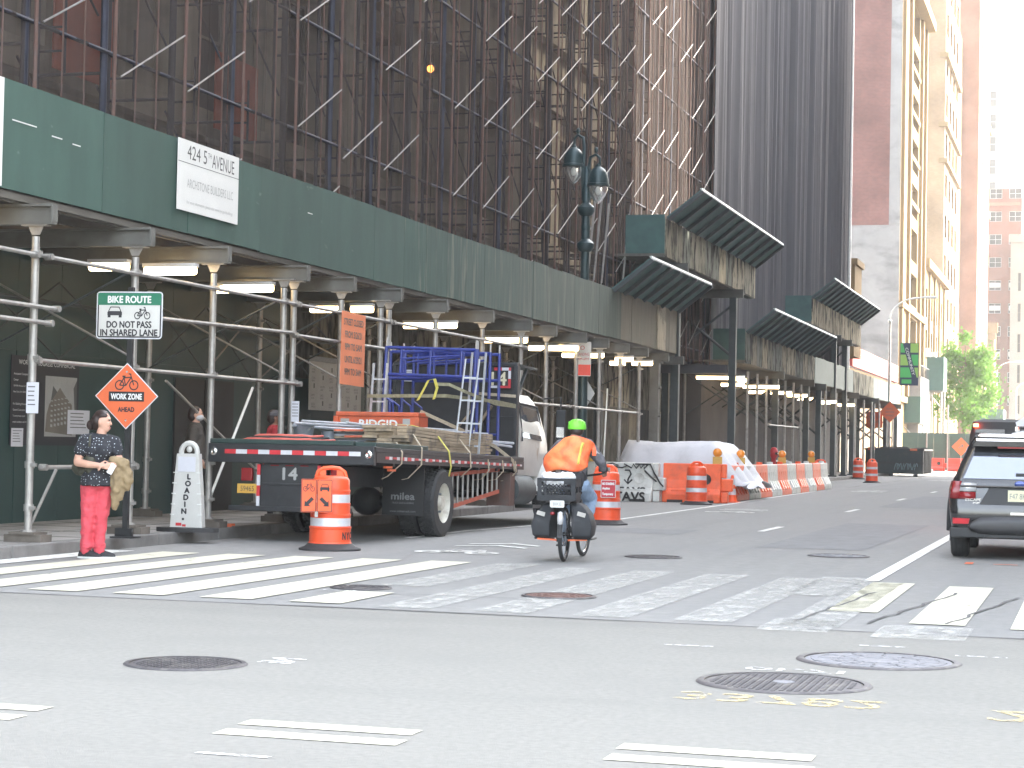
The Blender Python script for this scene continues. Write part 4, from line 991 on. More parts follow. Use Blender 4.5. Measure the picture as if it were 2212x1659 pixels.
mb = MB(); mb.bb((-.035, -.02, 0), (.035, -.005, 3.1)); mb.bb((-.035, -.005, 0), (-.02, .03, 3.1)); mb.bb((.02, -.005, 0), (.035, .03, 3.1)); mb.build('post', MATS['black_paint'], t)
mb = MB(); mb.bb((-.15, -.12, 0), (.15, .12, .02)); mb.bb((-.13, -.03, .02), (.10, .02, .12)); mb.build('base', MATS['black_paint'], t)
# white board on the parapet
t = empty('site_sign', (SX + .02, 25.22, 5.0), 0, 'white address board fixed to the green shed parapet', 'sign')
SF = lambda u, v, d: Vector((d, u, v))
MB().prism([(-.985, -.49), (.985, -.49), (.985, .485), (-.985, .485)], SF, .0, .012).build('board', MATS['banner_white'], t)
mb = MB(); text(mb, '424 5', (.014, -.40, .33), YV, ZV, .19, wfix=.62); text(mb, 'TH', (.014, .0, .37), YV, ZV, .07, wfix=.11); text(mb, 'AVENUE', (.014, .45, .31), YV, ZV, .19, wfix=.74)
mb.bb((.0125, -.985, .168), (.014, .985, .176)); mb.build('lettering', MATS['dark_ink'], t)
mb = MB(); text(mb, 'ARCHSTONE BUILDERS LLC', (.014, .05, -.10), YV, ZV, .12, wfix=1.5); text(mb, 'for more information, please visit www.nyc.gov/buildings', (.014, .05, -.36), YV, ZV, .045, wfix=1.5); mb.build('pale_lettering', MATS['faint_ink'], t)
t = empty('blank_sign', (SX + .02, 19.3, 4.85), 0, 'edge of a white board at the far left end of the green parapet', 'sign'); MB().prism([(-.55, -.62), (.47, -.62), (.47, .62), (-.55, .62)], SF, 0, .012).build('board', MATS['banner_white'], t)
# orange hanging notice
t = empty('street_closed_notice', (-11.78, 30.46, 2.93), 0, 'orange hanging street closed notice above the truck', 'sign')
mb = MB(); mb.prism([(-.56, -.60), (.53, -.62), (.55, .58), (-.53, .60)], SF, 0, .008); mb.build('sheet', MATS['sign_peach'], t)
mb = MB()
for i, s_ in enumerate(('STREET CLOSED', 'FROM 5/26/21', '9PM TO 5AM', 'UNTIL 6/29/21', '9PM TO 5AM')): text(mb, s_, (.010, -.0, .43 - i * .205), YV, ZV, .105, wfix=.88 if i in (0,) else .76, bold=.004)
mb.build('lettering', MATS['window_frame'], t)
# posters and notices on the hoarding
t = empty('project_poster', (-14.585, 25.42, 1.9), 0, 'black construction poster with a grey building picture, on the green hoarding', 'poster')
MB().prism([(-.95, -.65), (.98, -.65), (.98, .62), (-.95, .62)], SF, 0, .006).build('sheet', MATS['poster_black'], t)
MB().prism([(.0, -.52), (.92, -.52), (.92, .36), (.0, .36)], SF, .0062, .008).build('picture_sky', MATS['sign_grey'], t)
mb = MB(); mb.quad((.0095, .02, -.45), (.0095, .8, -.5), (.0095, .78, -.05), (.0095, .62, .05), (.0095, .52, .12), (.0095, .42, .2), (.0095, .12, -.05), (.0095, .05, -.2))
mb.build('picture_building', MATS['window_frame'], t)
mb = MB(); mb.quad((.0092, .05, -.3), (.0092, .14, -.1), (.0092, .22, .22), (.0092, .36, .12), (.0092, .2, -.2)); mb.quad((.0092, .87, -.2), (.0092, .92, -.2), (.0092, .92, .33), (.0092, .82, .2))
mb.build('picture_tower', MATS['dark_ink'], t)
mb = MB()
for i in range(6):
    for j in range(6): mb.quad((.011, .16 + j * .1, -.38 + i * .075 + j * .012), (.011, .22 + j * .1, -.385 + i * .075 + j * .012), (.011, .22 + j * .1, -.345 + i * .07 + j * .012), (.011, .16 + j * .1, -.34 + i * .07 + j * .012))
mb.build('picture_windows', MATS['sign_grey'], t)
mb = MB(); text(mb, 'WORK IN PROGRESS: COMMERCIAL', (.009, .05, .53), YV, ZV, .065, wfix=1.6)
for i, (s_, h) in enumerate((('Anticipated Completion', .03), ('Owner', .032), ('424 Fifth Avenue LLC', .026), ('New York, NY 10018', .026), ('', .03), ('For Building Information', .03), ('General Contractor', .028), ('To anonymously report', .024), ('unsafe conditions call 311', .026))):
    text(mb, s_, (.009, -.88, .36 - i * .085), YV, ZV, h, align='l', wmax=.78)
mb.build('lettering', MATS['white_ink'], t)
def paper(label, x, y, z, w_, h, n=5, side=True, m='paper'):
    t = empty('paper_notice', (x, y, z), 0, label, 'notice', 'paper notices on the hoarding and posts'); f = SF if side else FACE; e = 1 if side else -1
    MB().prism([(-w_/2, -h/2), (w_/2, -h/2), (w_/2, h/2), (-w_/2, h/2)], f, 0, e * .003).build('sheet', MATS[m], t)
    q = MB()
    for i in range(n):
        v = h * (.36 - .72 * i / n); a = w_ * random.uniform(.1, .4)
        q.prism([(-w_*.38, v - h*.02), (a, v - h*.02), (a, v + h*.015), (-w_*.38, v + h*.015)], f, e * .0032, e * .004)
    q.build('printed_lines', MATS['dark_ink'], t)
paper('white permit sheet overlapping the corner of the black poster', -14.57, 26.40, 1.60, .66, .36)
paper('small white notice below the black poster lettering', -14.57, 24.66, 1.36, .32, .26)
paper('bluish white paper taped to the first shed post', -11.84, 20.36, 1.83, .16, .36, side=False)
paper('white paper taped to the doubled posts beside the grey board', -11.80, 28.12, 1.84, .13, .32, side=False)
paper('small white paper on the left end of the truck headboard', -11.35, 32.02, 2.55, .24, .20, side=False)
t = empty('rules_board', (-14.3, 36.1, 1.98), 0, 'grey board full of small lettering and pictograms behind the truck', 'sign')
MB().prism([(-1.4, 0), (1.35, 0), (1.35, .93), (-1.4, .93)], SF, 0, .02).build('board', MATS['sign_grey'], t)
MB().prism([(-1.4, .935), (1.35, .935), (1.35, 1.03), (-1.4, 1.03)], SF, 0, .024).build('header', MATS['grey_ink'], t)
mb = MB()
for c in range(6):
    for r_ in range(5):
        a = -1.3 + c * .45; v = .78 - r_ * .165
        if (c + r_) % 3 == 2: mb.prism([(a + .1, v - .03), (a + .16, v - .03), (a + .16, v + .06), (a + .1, v + .06)], SF, .0205, .022)
        else: text(mb, random.choice(('TRUCK', 'ROUTES', 'LOCAL', 'THROUGH', 'HEIGHT', 'LIMITS')), (.022, a, v), YV, ZV, .04, align='l', wmax=.34); text(mb, random.choice(('WEIGHT', 'AXLES', 'VEHICLES', 'PERMIT')), (.022, a, v - .055), YV, ZV, .035, align='l', wmax=.3)
mb.build('lettering', MATS['dark_ink'], t)
mb = MB(); mb.bb((-.05, .05, -1.83), (-.01, .18, 0)); mb.build('leg', MATS['sign_grey'], t)
t = empty('yellow_diamond_sign', (-14.45, 34.5, 1.66), 0, 'small yellow diamond sign low on the hoarding left of the grey board', 'sign')
MB().prism([(0, -.24), (.22, 0), (0, .24), (-.22, 0)], SF, 0, .01).build('plate', MATS['plate_yellow'], t); mb = MB(); mb.bb((-.02, -.03, -1.5), (-.002, .03, .2)); mb.build('post', MATS['steel_dark'], t)

# twin streetlamp through the shed
t = empty('twin_streetlamp', (-12.25, 47.6, .15), 0, 'ornate dark green twin streetlamp rising through the shed', 'streetlamp')
mb = MB(); mb.lathe([(.24, 0), (.24, .25), (.17, .4), (.15, 1.2), (.13, 1.25), (.12, 3.6), (.105, 6.6), (.09, 8.2), (.06, 8.25)], 16); mb.build('post', MATS['lamp_green'], t)
mb = MB()
for z in (6.25, 7.15): mb.lathe([(.10, z - .16), (.17, z - .12), (.22, z - .03), (.22, z + .06), (.19, z + .10), (.13, z + .14), (.1, z + .18)], 12)
for z in (6.72,): mb.lathe([(.1, z - .1), (.13, z), (.1, z + .1)], 12)
mb.build('collar', MATS['lamp_green'], t)
for s_, top in ((-1, 9.05), (1, 8.55)):
    mb = MB(); x0 = .07 * s_
    mb.tube([(x0, 0, 7.4), (.10 * s_, 0, 8.0), (.06 * s_, -.05, top - .35), (.10 * s_, -.02, top - .08), (.24 * s_, 0, top), (.33 * s_, 0, top - .10), (.34 * s_, 0, top - .28)], [.05, .05, .045, .04, .04, .035, .03], 8)
    mb.ell((.24 * s_, 0, top + .1), (.05, .05, .08)); mb.tube([(.1*s_, 0, top - .5), (.2*s_, 0, top - .45), (.24*s_, 0, top - .3)], .02, 6)
    mb.build('arm', MATS['lamp_green'], t)
    z = top - .32; c = (.34 * s_ if s_ < 0 else .30, 0, z); mb = MB()
    mb.lathe([(.02, .10), (.06, .04), (.07, 0), (.15, -.05), (.22, -.15), (.255, -.30), (.26, -.42), (.285, -.43), (.285, -.48), (.25, -.50)], 20, c); hd_ = mb.build('lamp_head', MATS['lamp_green'], t); MB().ell((c[0], 0, c[2] - .62), (.10, .10, .13)).build('bulb', MATS['lamp_bulb'], hd_)
    mb = MB(); mb.lathe([(.245, -.49), (.24, -.58), (.19, -.72), (.10, -.85), (.02, -.92), (.001, -.925)], 20, c); mb.build('globe', MATS['lamp_glass'], hd_)
t = empty('post_sign', (-12.22, 47.42, 3.56), rad(14), 'small white and red parking sign strapped to the black lamppost', 'sign')
MB().prism(rrect(.42, .86, .03), FACE, 0, .006).build('plate', MATS['sign_white'], t)
MB().prism([(-.2, -.41), (.2, -.41), (.2, -.14), (-.2, -.14)], FACE, -.003, -.0002).build('red_block', MATS['red_plastic'], t)
mb = MB(); text(mb, 'NO', (-.06, -.004, .28), XV, ZV, .10); text(mb, 'STANDING', (0, -.004, .12), XV, ZV, .07, wfix=.32); text(mb, '8AM-6PM', (0, -.004, .0), XV, ZV, .06, wfix=.3); mb.build('lettering', MATS['sign_red'], t)
t = empty('diamond_sign_back', (-12.3, 47.95, 2.72), rad(14), 'pale unpainted back of a diamond sign behind the black lamppost', 'sign')
MB().prism([(0, -.45), (.27, 0), (0, .45), (-.27, 0)], FACE, 0, .006).build('plate', MATS['sign_white'], t)
# cobra streetlights
def cobra(label, x, y, h, reach, s_=1):
    t = empty('cobra_streetlight', (x, y, .15), 0, label, 'streetlight', 'curved arm streetlights along the street')
    MB().lathe([(.18, 0), (.16, .6), (.11, .7), (.075, h - 1.3)], 12).build('pole', MATS['galvanised'], t)
    mb = MB(); z = h - 1.3; pts = [(0, 0, z - .3)] + [(reach * (1 - math.cos(a)), 0, z + 1.3 * math.sin(a)) for a in [i * math.pi / 2 / 8 for i in range(9)]] + [(reach + .4, 0, z + 1.34)]
    mb.tube(pts, .05, 8); mb.ell((0, 0, z - .1), (.12, .12, .12)); mb.build('arm', MATS['white_edge'], t)
    mb = MB(); mb.loft([[(reach + .3 + dx, w_ * math.cos(a), z + 1.33 + hh * math.sin(a)) for a in [i * math.pi / 4 for i in range(8)]] for dx, w_, hh in ((0, .05, .05), (.2, .13, .08), (.6, .15, .09), (.85, .03, .03))]); mb.build('lamp_head', MATS['white_edge'], t)
    return t
cobra('curved arm streetlight behind the dumpster against the grey wall', -11.95, 121, 10.6, 1.7)
cobra('distant curved arm streetlight right of the tree', -10.9, 236, 12.0, 1.7); cobra('farthest curved arm streetlight near the right edge of the street', -11.0, 300, 12.0, 2.0)
t = empty('flag_banner', (-11.6, 124.2, 5.75), rad(4), 'green checked banner hanging beside the tall curved streetlight', 'banner')
FB = lambda x0, x1, z0, z1, d=-.002: [(x0, z0), (x1, z0), (x1, z1), (x0, z1)]
MB().prism(FB(0, 1.12, -.2, 2.45), FACE, 0, .02).build('cloth', MATS['flag_navy'], t)
for x0, x1, z0, z1, m in ((.02, .42, 1.85, 2.42, 'flag_green'), (.62, 1.1, 1.85, 2.42, 'flag_lime'), (.02, .5, 1.05, 1.72, 'flag_lime'), (.68, 1.1, 1.05, 1.72, 'flag_green'), (.02, .72, .3, .92, 'flag_green'), (.82, 1.1, .3, .92, 'flag_lime'), (.1, .7, -.08, .18, 'flag_green')):
    MB().prism(FB(x0, x1, z0, z1), FACE, -.004, -.0005).build('patch', MATS[m], t)
mb = MB(); mb.prism([(.15, 2.42), (.45, 2.42), (1.05, .18), (.75, .18)], FACE, -.008, -.0045); mb.build('diagonal_band', MATS['flag_navy'], t)
mb = MB(); dv = Vector((.6, 0, -2.24)).normalized(); text(mb, 'COMMUNITY', Vector((.60, -.010, 1.30)), dv, Vector((-dv.z, 0, dv.x)), .17, wfix=1.75); mb.build('lettering', MATS['white_ink'], t)
def orange_diamond(label, x, y, z, r, txt=True, post=True):
    t = empty('orange_diamond_sign', (x, y, z), rad(5), label, 'sign')
    plate('plate', dm(r), MATS['sign_orange'], t, 0, .02)
    q = MB()
    if txt:
        for i, s_ in enumerate(('ROAD', 'WORK', 'AHEAD')): text(q, s_, (0, -.004, r * (.32 - .32 * i)), XV, ZV, r * .18, wfix=r * (.6, .85, .7)[i])
    else: arrow2(q, lambda u, v: Vector((u, -.004, v)), (-.2, -.1), (.2, .15), .08, .16)
    q.build('lettering', MATS['window_frame'], t)
    if post: q = MB(); q.bb((-.04, .03, -z + .0), (.04, .09, r * .8)); q.build('post', MATS['galvanised'], t)
orange_diamond('orange diamond road work sign on a post behind the black dumpster', -11.6, 118.2, 3.76, .62)
orange_diamond('small orange diamond sign with an arrow at the far orange barriers', -9.6, 152.3, 1.9, .7, False)
t = empty('orange_notice', (-12.55, 118.6, 3.3), rad(5), 'square orange notice left of the diamond sign behind the dumpster', 'sign'); plate('plate', rrect(.95, .95, .05), MATS['sign_orange'], t, 0, .02)
q = MB()
for i, s_ in enumerate(('STREET', 'CLOSED')): text(q, s_, (0, -.004, .18 - .3 * i), XV, ZV, .14, wfix=.6)
q.build('lettering', MATS['window_frame'], t); q = MB(); q.bb((-.04, .03, -3.2), (.04, .09, .3)); q.build('post', MATS['galvanised'], t)

# ================================================================ drums, cones, barriers
def drum():
    t = empty('traffic_drum', cat='traffic drum')
    P = [(.275, .06), (.275, .10), (.268, .115), (.268, .28), (.275, .29), (.262, .30)]
    def seg(name, prof, m, n=28): return MB().lathe(prof, n).build(name, MATS[m], t)
    q = MB(); q.lathe([(.40, 0), (.40, .025), (.33, .045), (.28, .09), (.2, .095)], 28); q.build('rubber_base', MATS['rubber'], t)
    q = MB(); q.lathe([(.272, .05), (.282, .07), (.276, .10), (.268, .11), (.266, .27), (.273, .28), (.273, .30), (.258, .305), (.258, .31)], 28)
    q.lathe([(.258, .415), (.258, .44), (.262, .445), (.262, .465), (.252, .47), (.250, .585), (.255, .59), (.255, .60), (.246, .605), (.246, .61)], 28)
    q.lathe([(.246, .715), (.246, .745), (.250, .75), (.250, .77), (.240, .775), (.236, .90), (.215, .93), (.17, .95), (.001, .952)], 28); q.build('body', MATS['orange_plastic'], t)
    q = MB(); q.lathe([(.2585, .31), (.2585, .415)], 28); q.build('reflective_band', MATS['reflective'], t)
    q = MB(); q.lathe([(.2465, .61), (.2465, .715)], 28); q.build('reflective_band', MATS['reflective'], t)
    q = MB(); pts = [(-.19, 0, .93), (-.17, 0, 1.0), (-.10, 0, 1.045), (0, 0, 1.055), (.10, 0, 1.045), (.17, 0, 1.0), (.19, 0, .93)]; q.tube(pts, .03, 8, flat=.9)
    q.bb((-.15, -.02, .945), (-.07, .02, 1.02)); q.bb((.07, -.02, .945), (.15, .02, 1.02)); q.build('handle', MATS['bright_orange'], t)
    return t
d0 = drum(); GR = 'orange striped traffic drums along the work zone'
d0.location = (-9.38, 23.6, 0); d0.rotation_euler.z = rad(15); d0['label'] = 'orange traffic drum with two arrow panels standing behind the truck'; d0['group'] = GR
dup(d0, (-8.36, 34.3, 0), .3, 'orange traffic drum with a dark red notice behind the cyclist', GR)
dup(d0, (-9.42, 48.1, 0), .9, 'orange traffic drum in front of the orange barrier beside the cone', GR)
dup(d0, (-9.75, 73.6, 0), .2, 'grimy orange traffic drum at the far end of the striped barrier row', GR)
dup(d0, (-9.5, 89.1, 0), .7, 'orange traffic drum left of the black dumpster, on the road', GR)
dup(d0, (-11.35, 100, 0), .1, 'orange traffic drum by the kerb behind the one near the dumpster', GR)
for c in kids(d0):
    if c.name.startswith('body'): c.name = 'body'
t = empty('arrow_panel', (-9.43, 23.24, .70), rad(17), 'pair of orange bicycle and car arrow panels strapped to the nearest drum', 'sign')
for s_ in (-1, 1):
    r_ = rrect(.196, .42, .012); p_ = MB(); p_.prism([(u + s_ * .1, v) for u, v in r_], FACE, 0, .006); pl = p_.build('panel', MATS['bright_orange'], t)
    q = MB(); fn = lambda u, v: Vector((s_ * .1 + u, -.002, v))
    for a, b in (((-.09, -.2), (.09, -.2)), ((.09, -.2), (.09, .2)), ((.09, .2), (-.09, .2)), ((-.09, .2), (-.09, -.2))): line2(q, fn, a, b, .008)
    if s_ < 0: bike_symbol(q, lambda u, v: fn(u * .14, .085 + v * .16), 1.0, .05); arrow2(q, fn, (.05, -.03), (-.055, -.135), .045, .05)
    else: car_symbol(q, lambda u, v: fn(u * .12, .09 + v * .13), 1.0); arrow2(q, fn, (-.05, -.03), (.055, -.135), .045, .05)
    q.build('symbols', MATS['ink'], pl)
MB().bb((-.02, -.012, -.27), (.02, .02, -.2)).build('clip', MATS['galvanised'], t)
mb = MB()
for i, ch in enumerate('NYC'):
    a = -.75 + i * .26; u_, n_ = Vector((math.cos(a + math.pi/2), math.sin(a + math.pi/2), 0)), Vector((math.cos(a), math.sin(a), 0))
    text(mb, ch, n_ * .272 + Vector((0, 0, .19)), u_, ZV, .09, wfix=.05, bold=.004)
mb.build('stencil', MATS['ink'], d0)
t = empty('red_notice', (PY(1314, 1056, 34.0).x, 34.0, PY(1314, 1056, 34.0).z), rad(16), 'dark red notice with white lettering on the second drum', 'sign')
plate('plate', rrect(.265, .315, .01), MATS['sign_white'], t, 0, .006); plate('red_field', rrect(.245, .295, .01), MATS['sign_red'], t, -.002, -.0002); mb = MB()
for z, s_, w_ in ((.09, 'NO STANDING', .21), (.01, 'Anytime', .13), (-.09, 'Temporary', .19)): text(mb, s_, (-.105, -.004, z), XV, ZV, .04, align='l', wmax=w_, bold=.003)
mb.build('lettering', MATS['white_ink'], t)
t = empty('traffic_cone', (-9.02, 50.9, 0), 0, 'small orange traffic cone beside the end of the orange barrier', 'cone')
mb = MB(); mb.bb((-.18, -.18, 0), (.18, .18, .03)); mb.lathe([(.14, .03), (.12, .06), (.104, .17), (.100, .20)], 20); mb.lathe([(.078, .36), (.066, .46)], 20); mb.lathe([(.05, .62), (.033, .71), (.001, .712)], 20); mb.build('body', MATS['bright_orange'], t)
mb = MB(); mb.lathe([(.100, .20), (.078, .36)], 20); mb.lathe([(.066, .46), (.05, .62)], 20); mb.build('reflective_band', MATS['reflective'], t)
# big barriers across the parking lane
def big_barrier(label, x, y, rz, L, m, scoop):
    t = empty('water_barrier', (x, y, 0), rz, label, 'barrier'); h = L / 2
    prof = [(-.30, 0), (-.30, .22), (-.17, .36), (-.13, .58), (-.11, 1.0), (.11, 1.0), (.13, .58), (.17, .36), (.30, .22), (.30, 0)]
    q = MB(); fy = lambda u, v, d: Vector((d, u, v))
    q.prism(prof, fy, -h + .12, h - .34); q.prism([(-.12, .30), (-.12, .62), (.12, .62), (.12, .30)], fy, h - .34, h - .04); q.prism([(-.11, .64), (-.1, 1.0), (.1, 1.0), (.11, .64)], fy, h - .34, h - .2)
    q.prism([(-.14, 0), (-.12, .28), (.12, .28), (.14, 0)], fy, h - .34, h - .16)
    b = q.build('body', MATS[m], t, bevel=.025)
    q = MB()
    for z in (.30, .18): q.bar((-h + .35, -.31, z), (h - .6, -.31, z), .02, .03)
    q.build('moulded_rib', MATS[m], t)
    for sx in (.14, .78) if scoop else (.25,):
        q = MB(); q.lathe([(.001, -.152), (.11, -.152), (.135, -.165), (.14, -.15)], 20, (sx, 0, .60), 'y'); q.build('socket', MATS[m] if scoop else MATS['black_paint'], t)
    for sx in (-h + .45, h - .7): MB().bb((sx - .2, -.31, -.01), (sx + .2, .31, .07)).build('foot', MATS['rubber'], t)
    return t
wbar = big_barrier('white plastic barrier tagged with black graffiti, between the drum and the orange barrier', -11.93, 49.55, rad(-3), 2.95, 'white_plastic', True)
q = MB()
def scr(pts, r=.02, closed=False): q.tube([(u + .62, -.16 - .16 * max(0, .36 - v) / .14 * (1 if v < .36 else 0) if v > .22 else -.32, v) for u, v in pts], r, 6, closed)
scr([(-.72, .93), (-.55, .97), (-.4, .92), (-.55, .88), (-.70, .91), (-.3, .86), (-.15, .92), (-.25, .96), (-.05, .86), (.0, .96), (.08, .85), (.16, .95), (.2, .86), (.3, .97), (.28, .84), (.4, .97)])
scr([(.05, .96), (.45, .96), (.55, .75), (.72, .48), (.8, .4)], .022); scr([(.30, .80), (.45, .66), (.62, .52)], .022)
scr([(-.22, .80), (-.10, .80), (-.06, .70), (-.14, .56), (-.14, .47)], .02); scr([(-.24, .56), (-.14, .45), (-.03, .56)], .02)
text(q, 'STAVS', (.50, -.335, .13), XV, ZV, .22, wfix=.95, bold=.012); text(q, 'STAVS', (.50, -.20, .30), XV, ZV, .12, wfix=.9, bold=.012)
q.build('graffiti', MATS['graffiti'], wbar)
obar = big_barrier('orange plastic barrier behind the drum, next to the graffiti barrier', -9.78, 49.95, rad(4), 1.95, 'bright_orange', False)
# striped row of barriers along the kerb lane
def row_unit(m):
    t = empty('row_barrier', cat='barrier'); prof = [(-.32, 0), (-.32, .14), (-.18, .44), (-.15, .95), (.15, .95), (.18, .44), (.32, .14), (.32, 0)]
    q = MB(); q.prism(prof, lambda u, v, d: Vector((u, d, v)), -.99, .99); q.build('body', MATS[m], t, bevel=.02)
    for y in (-.66, -.22, .22, .66): q = MB(); q.bb((.155, y - .07, .46), (.175, y + .07, .72)); q.prism([(.325, .15), (.30, .2), (.22, .37), (.19, .45), (.21, .45), (.25, .37), (.33, .2)], lambda u, v, d: Vector((u, d, v)), y - .13, y + .13); q.build('moulded_pad', MATS[m], t)
    q = MB(); q.lathe([(.09, .95), (.09, 1.02), (.001, 1.025)], 12, (0, .45, 0)); q.build('filler_cap', MATS[m], t)
    return t
ro, rw = row_unit('bright_orange'), row_unit('white_plastic'); nth = ['first and nearest', 'second', 'third', 'fourth', 'fifth']; used = [0, 0]
for i in range(10):
    k = i % 2; src = (ro, rw)[k]; x, y = -9.42 - i * .012, 53.1 + i * 2.08
    lab = '%s %s barrier in the striped row along the lane, counted from the cone' % (nth[i // 2], ('orange', 'white')[k])
    if not used[k]: src.location = (x, y, 0); src['label'] = lab; src['group'] = 'striped row of plastic barriers'; used[k] = 1
    else: dup(src, (x, y, 0), random.uniform(-.02, .02), lab, 'striped row of plastic barriers')
bl = [big_barrier('red-orange barrier left of two across the closed lane in the distance', -11.6, 154, 0, 1.75, 'red_plastic', False), big_barrier('red-orange barrier right of two across the closed lane in the distance', -9.9, 154, 0, 1.75, 'red_plastic', False)]
big_barrier('red-orange barrier nearest the dark van at the end of the far pair', -8.15, 154.1, 0, 1.75, 'red_plastic', False)
wl0 = None
for x, y, z, lab in ((-12.45, 49.5, 1.0, 'amber warning lamp on the left end of the graffiti barrier'), (-9.26, 50.0, 1.0, 'amber warning lamp on the right end of the orange barrier'), (-9.42, 54.4, .97, 'amber warning lamp partly behind the white tarp edge'), (-9.45, 62.2, .97, 'amber warning lamp halfway along the striped barrier row'), (-9.50, 69.3, .97, 'amber warning lamp near the far end of the striped row')):
    if wl0 is None:
        t = empty('warning_lamp', (x, y, z), rad(12), cat='warning lamp'); q = MB(); q.bb((-.12, -.06, 0), (.12, .06, .19)); q.bb((-.10, -.065, .05), (.10, -.06, .14)); q.build('battery_box', MATS['plate_yellow'], t, bevel=.015)
        q = MB(); q.lathe([(.001, -.075), (.06, -.07), (.105, -.04), (.115, 0), (.105, .04), (.06, .07), (.001, .075)], 20, (0, 0, .29), 'y'); q.build('lens', MATS['amber_lens'], t); q = MB(); q.lathe([(.122, -.02), (.128, 0), (.122, .02)], 20, (0, 0, .29), 'y'); q.build('lens_ring', MATS['plate_yellow'], t); wl0 = t
    else: t = dup(wl0, (x, y, z))
    t['label'] = lab; t['group'] = 'amber warning lamps on the barriers'
# white tarpaulin over a pile
mb = MB(); NX, NY = 30, 22; vs = []
for j in range(NY + 1):
    for i in range(NX + 1):
        u, v = i / NX, j / NY; x = -12.55 + 3.75 * u; y = 51.6 + 4.6 * v
        ex = min(u / .10, (1 - u) / .26, 1); ey = min(v / .16, (1 - v) / .16, 1); e = max(0, min(ex, ey)); e = e ** .75
        z = .30 + 1.26 * e + .03 * math.sin(9 * u + 5 * v) * e + .035 * random.uniform(-1, 1) * (1 - e * .7)
        if u > .74: z = max(z - .28 * (u - .74) / .26, .42 + .1 * math.sin(v * 19))
        vs.append((x + .10 * math.sin(v * 24) * (1 - e), y + .08 * math.sin(u * 30) * (1 - e), z))
mb.add(vs, [(j*(NX+1)+i, j*(NX+1)+i+1, (j+1)*(NX+1)+i+1, (j+1)*(NX+1)+i) for j in range(NY) for i in range(NX)], True)
o = mb.build('tarpaulin', MATS['tarp'], angle=180); s_ = o.modifiers.new('thick', 'SOLIDIFY'); s_.thickness = .012; tag(o, 'white tarpaulin thrown over a pile behind the barriers', 'tarpaulin')
t = empty('material_pile', (-10.9, 53.9, 0), 0, 'stack of wrapped pallets hidden under the white tarpaulin', 'pallet stack'); MB().bb((-1.2, -1.1, .12), (.9, 1.2, 1.35)).build('load', MATS['block_wood'], t); MB().bb((-1.25, -1.15, 0), (.95, 1.25, .115)).build('pallet', MATS['old_wood'], t)
# dumpster
t = empty('dumpster', (-11.0, 115, 0), rad(-1), 'open black-green dumpster with pale graffiti on the road ahead', 'dumpster')
q = MB(); q.prism([(-1.62, .16), (1.62, .16), (1.62, 1.5), (-1.62, 1.5)], FACE, 0, .1); q.bb((-1.62, .1, .16), (-1.52, 5, 1.5)); q.bb((1.52, .1, .16), (1.62, 5, 1.5)); q.bb((-1.52, 4.9, .16), (1.52, 5, 1.5)); q.bb((-1.52, .1, .16), (1.52, 4.9, .26)); q.build('body', MATS['dumpster_green'], t)
q = MB(); q.bb((-1.7, -.07, 1.5), (1.7, .12, 1.6)); q.bb((-1.7, .12, 1.5), (-1.5, 5.05, 1.6)); q.bb((1.5, .12, 1.5), (1.7, 5.05, 1.6)); q.bb((-1.66, -.05, .72), (1.66, -.002, .84)); q.bb((-1.64, -.05, .16), (-1.54, -.003, 1.5)); q.bb((1.54, -.05, .16), (1.64, -.003, 1.5))
for i in range(6): q.bb((1.622, .5 + i * .8, .2), (1.69, .6 + i * .8, 1.5))
q.build('rim', MATS['truck_black'], t)
for x in (-1.2, -.2, 1.2):
    q = MB(); q.cyl((x - .12, .2, .085), (x + .12, .2, .085), .085, n=12); q.build('wheel', MATS['rubber'], t)
q = MB()
for i in range(26): q.box((random.uniform(-1.4, 1.4), random.uniform(.3, 4.5), 1.5 + random.uniform(0, .15)), (random.uniform(.2, .6), random.uniform(.2, .6), random.uniform(.05, .2)), Matrix.Rotation(random.uniform(0, 3), 3, 'Z'))
q.build('rubble', MATS['white_stone'], t)
q = MB()
for i in range(7):
    x0 = .1 + i * .19; q.tube([(x0 + .09 * math.cos(a * 1.0) * (1 + .3 * (i % 2)), -.06, .58 + .2 * math.sin(a * (1.5 + .5 * (i % 3)))) for a in [k * .6 for k in range(9)]], .016, 5)
q.build('graffiti', MATS['graffiti_pale'], t)
for x in (-1.3, 1.1): m_ = MB(); m_.bb((x - .2, -.09, 1.49), (x + .2, -.072, 1.61)); m_.build('orange_tape', MATS['sign_orange'], t)
t = empty('construction_fence', (-11.6, 158, 0), 0, 'green plywood construction fence across the lane beyond the dumpster', 'fence')
for i in range(5): q = MB(); q.bb((-2.9 + i * 1.22, -.03, .05), (-2.9 + i * 1.22 + 1.21, .0, 2.95)); q.build('panel', MATS['far_wall_green'], t)
q = MB(); q.bb((-2.9, .002, .3), (3.2, .06, .4)); q.bb((-2.9, .002, 2.6), (3.2, .06, 2.7)); q.build('rail', MATS['old_wood'], t)
for x in (-1.0, .6): MB().cyl((x, -.12, 0), (x, -.12, 5.2), .06).build('pole', MATS['galvanised'], t)
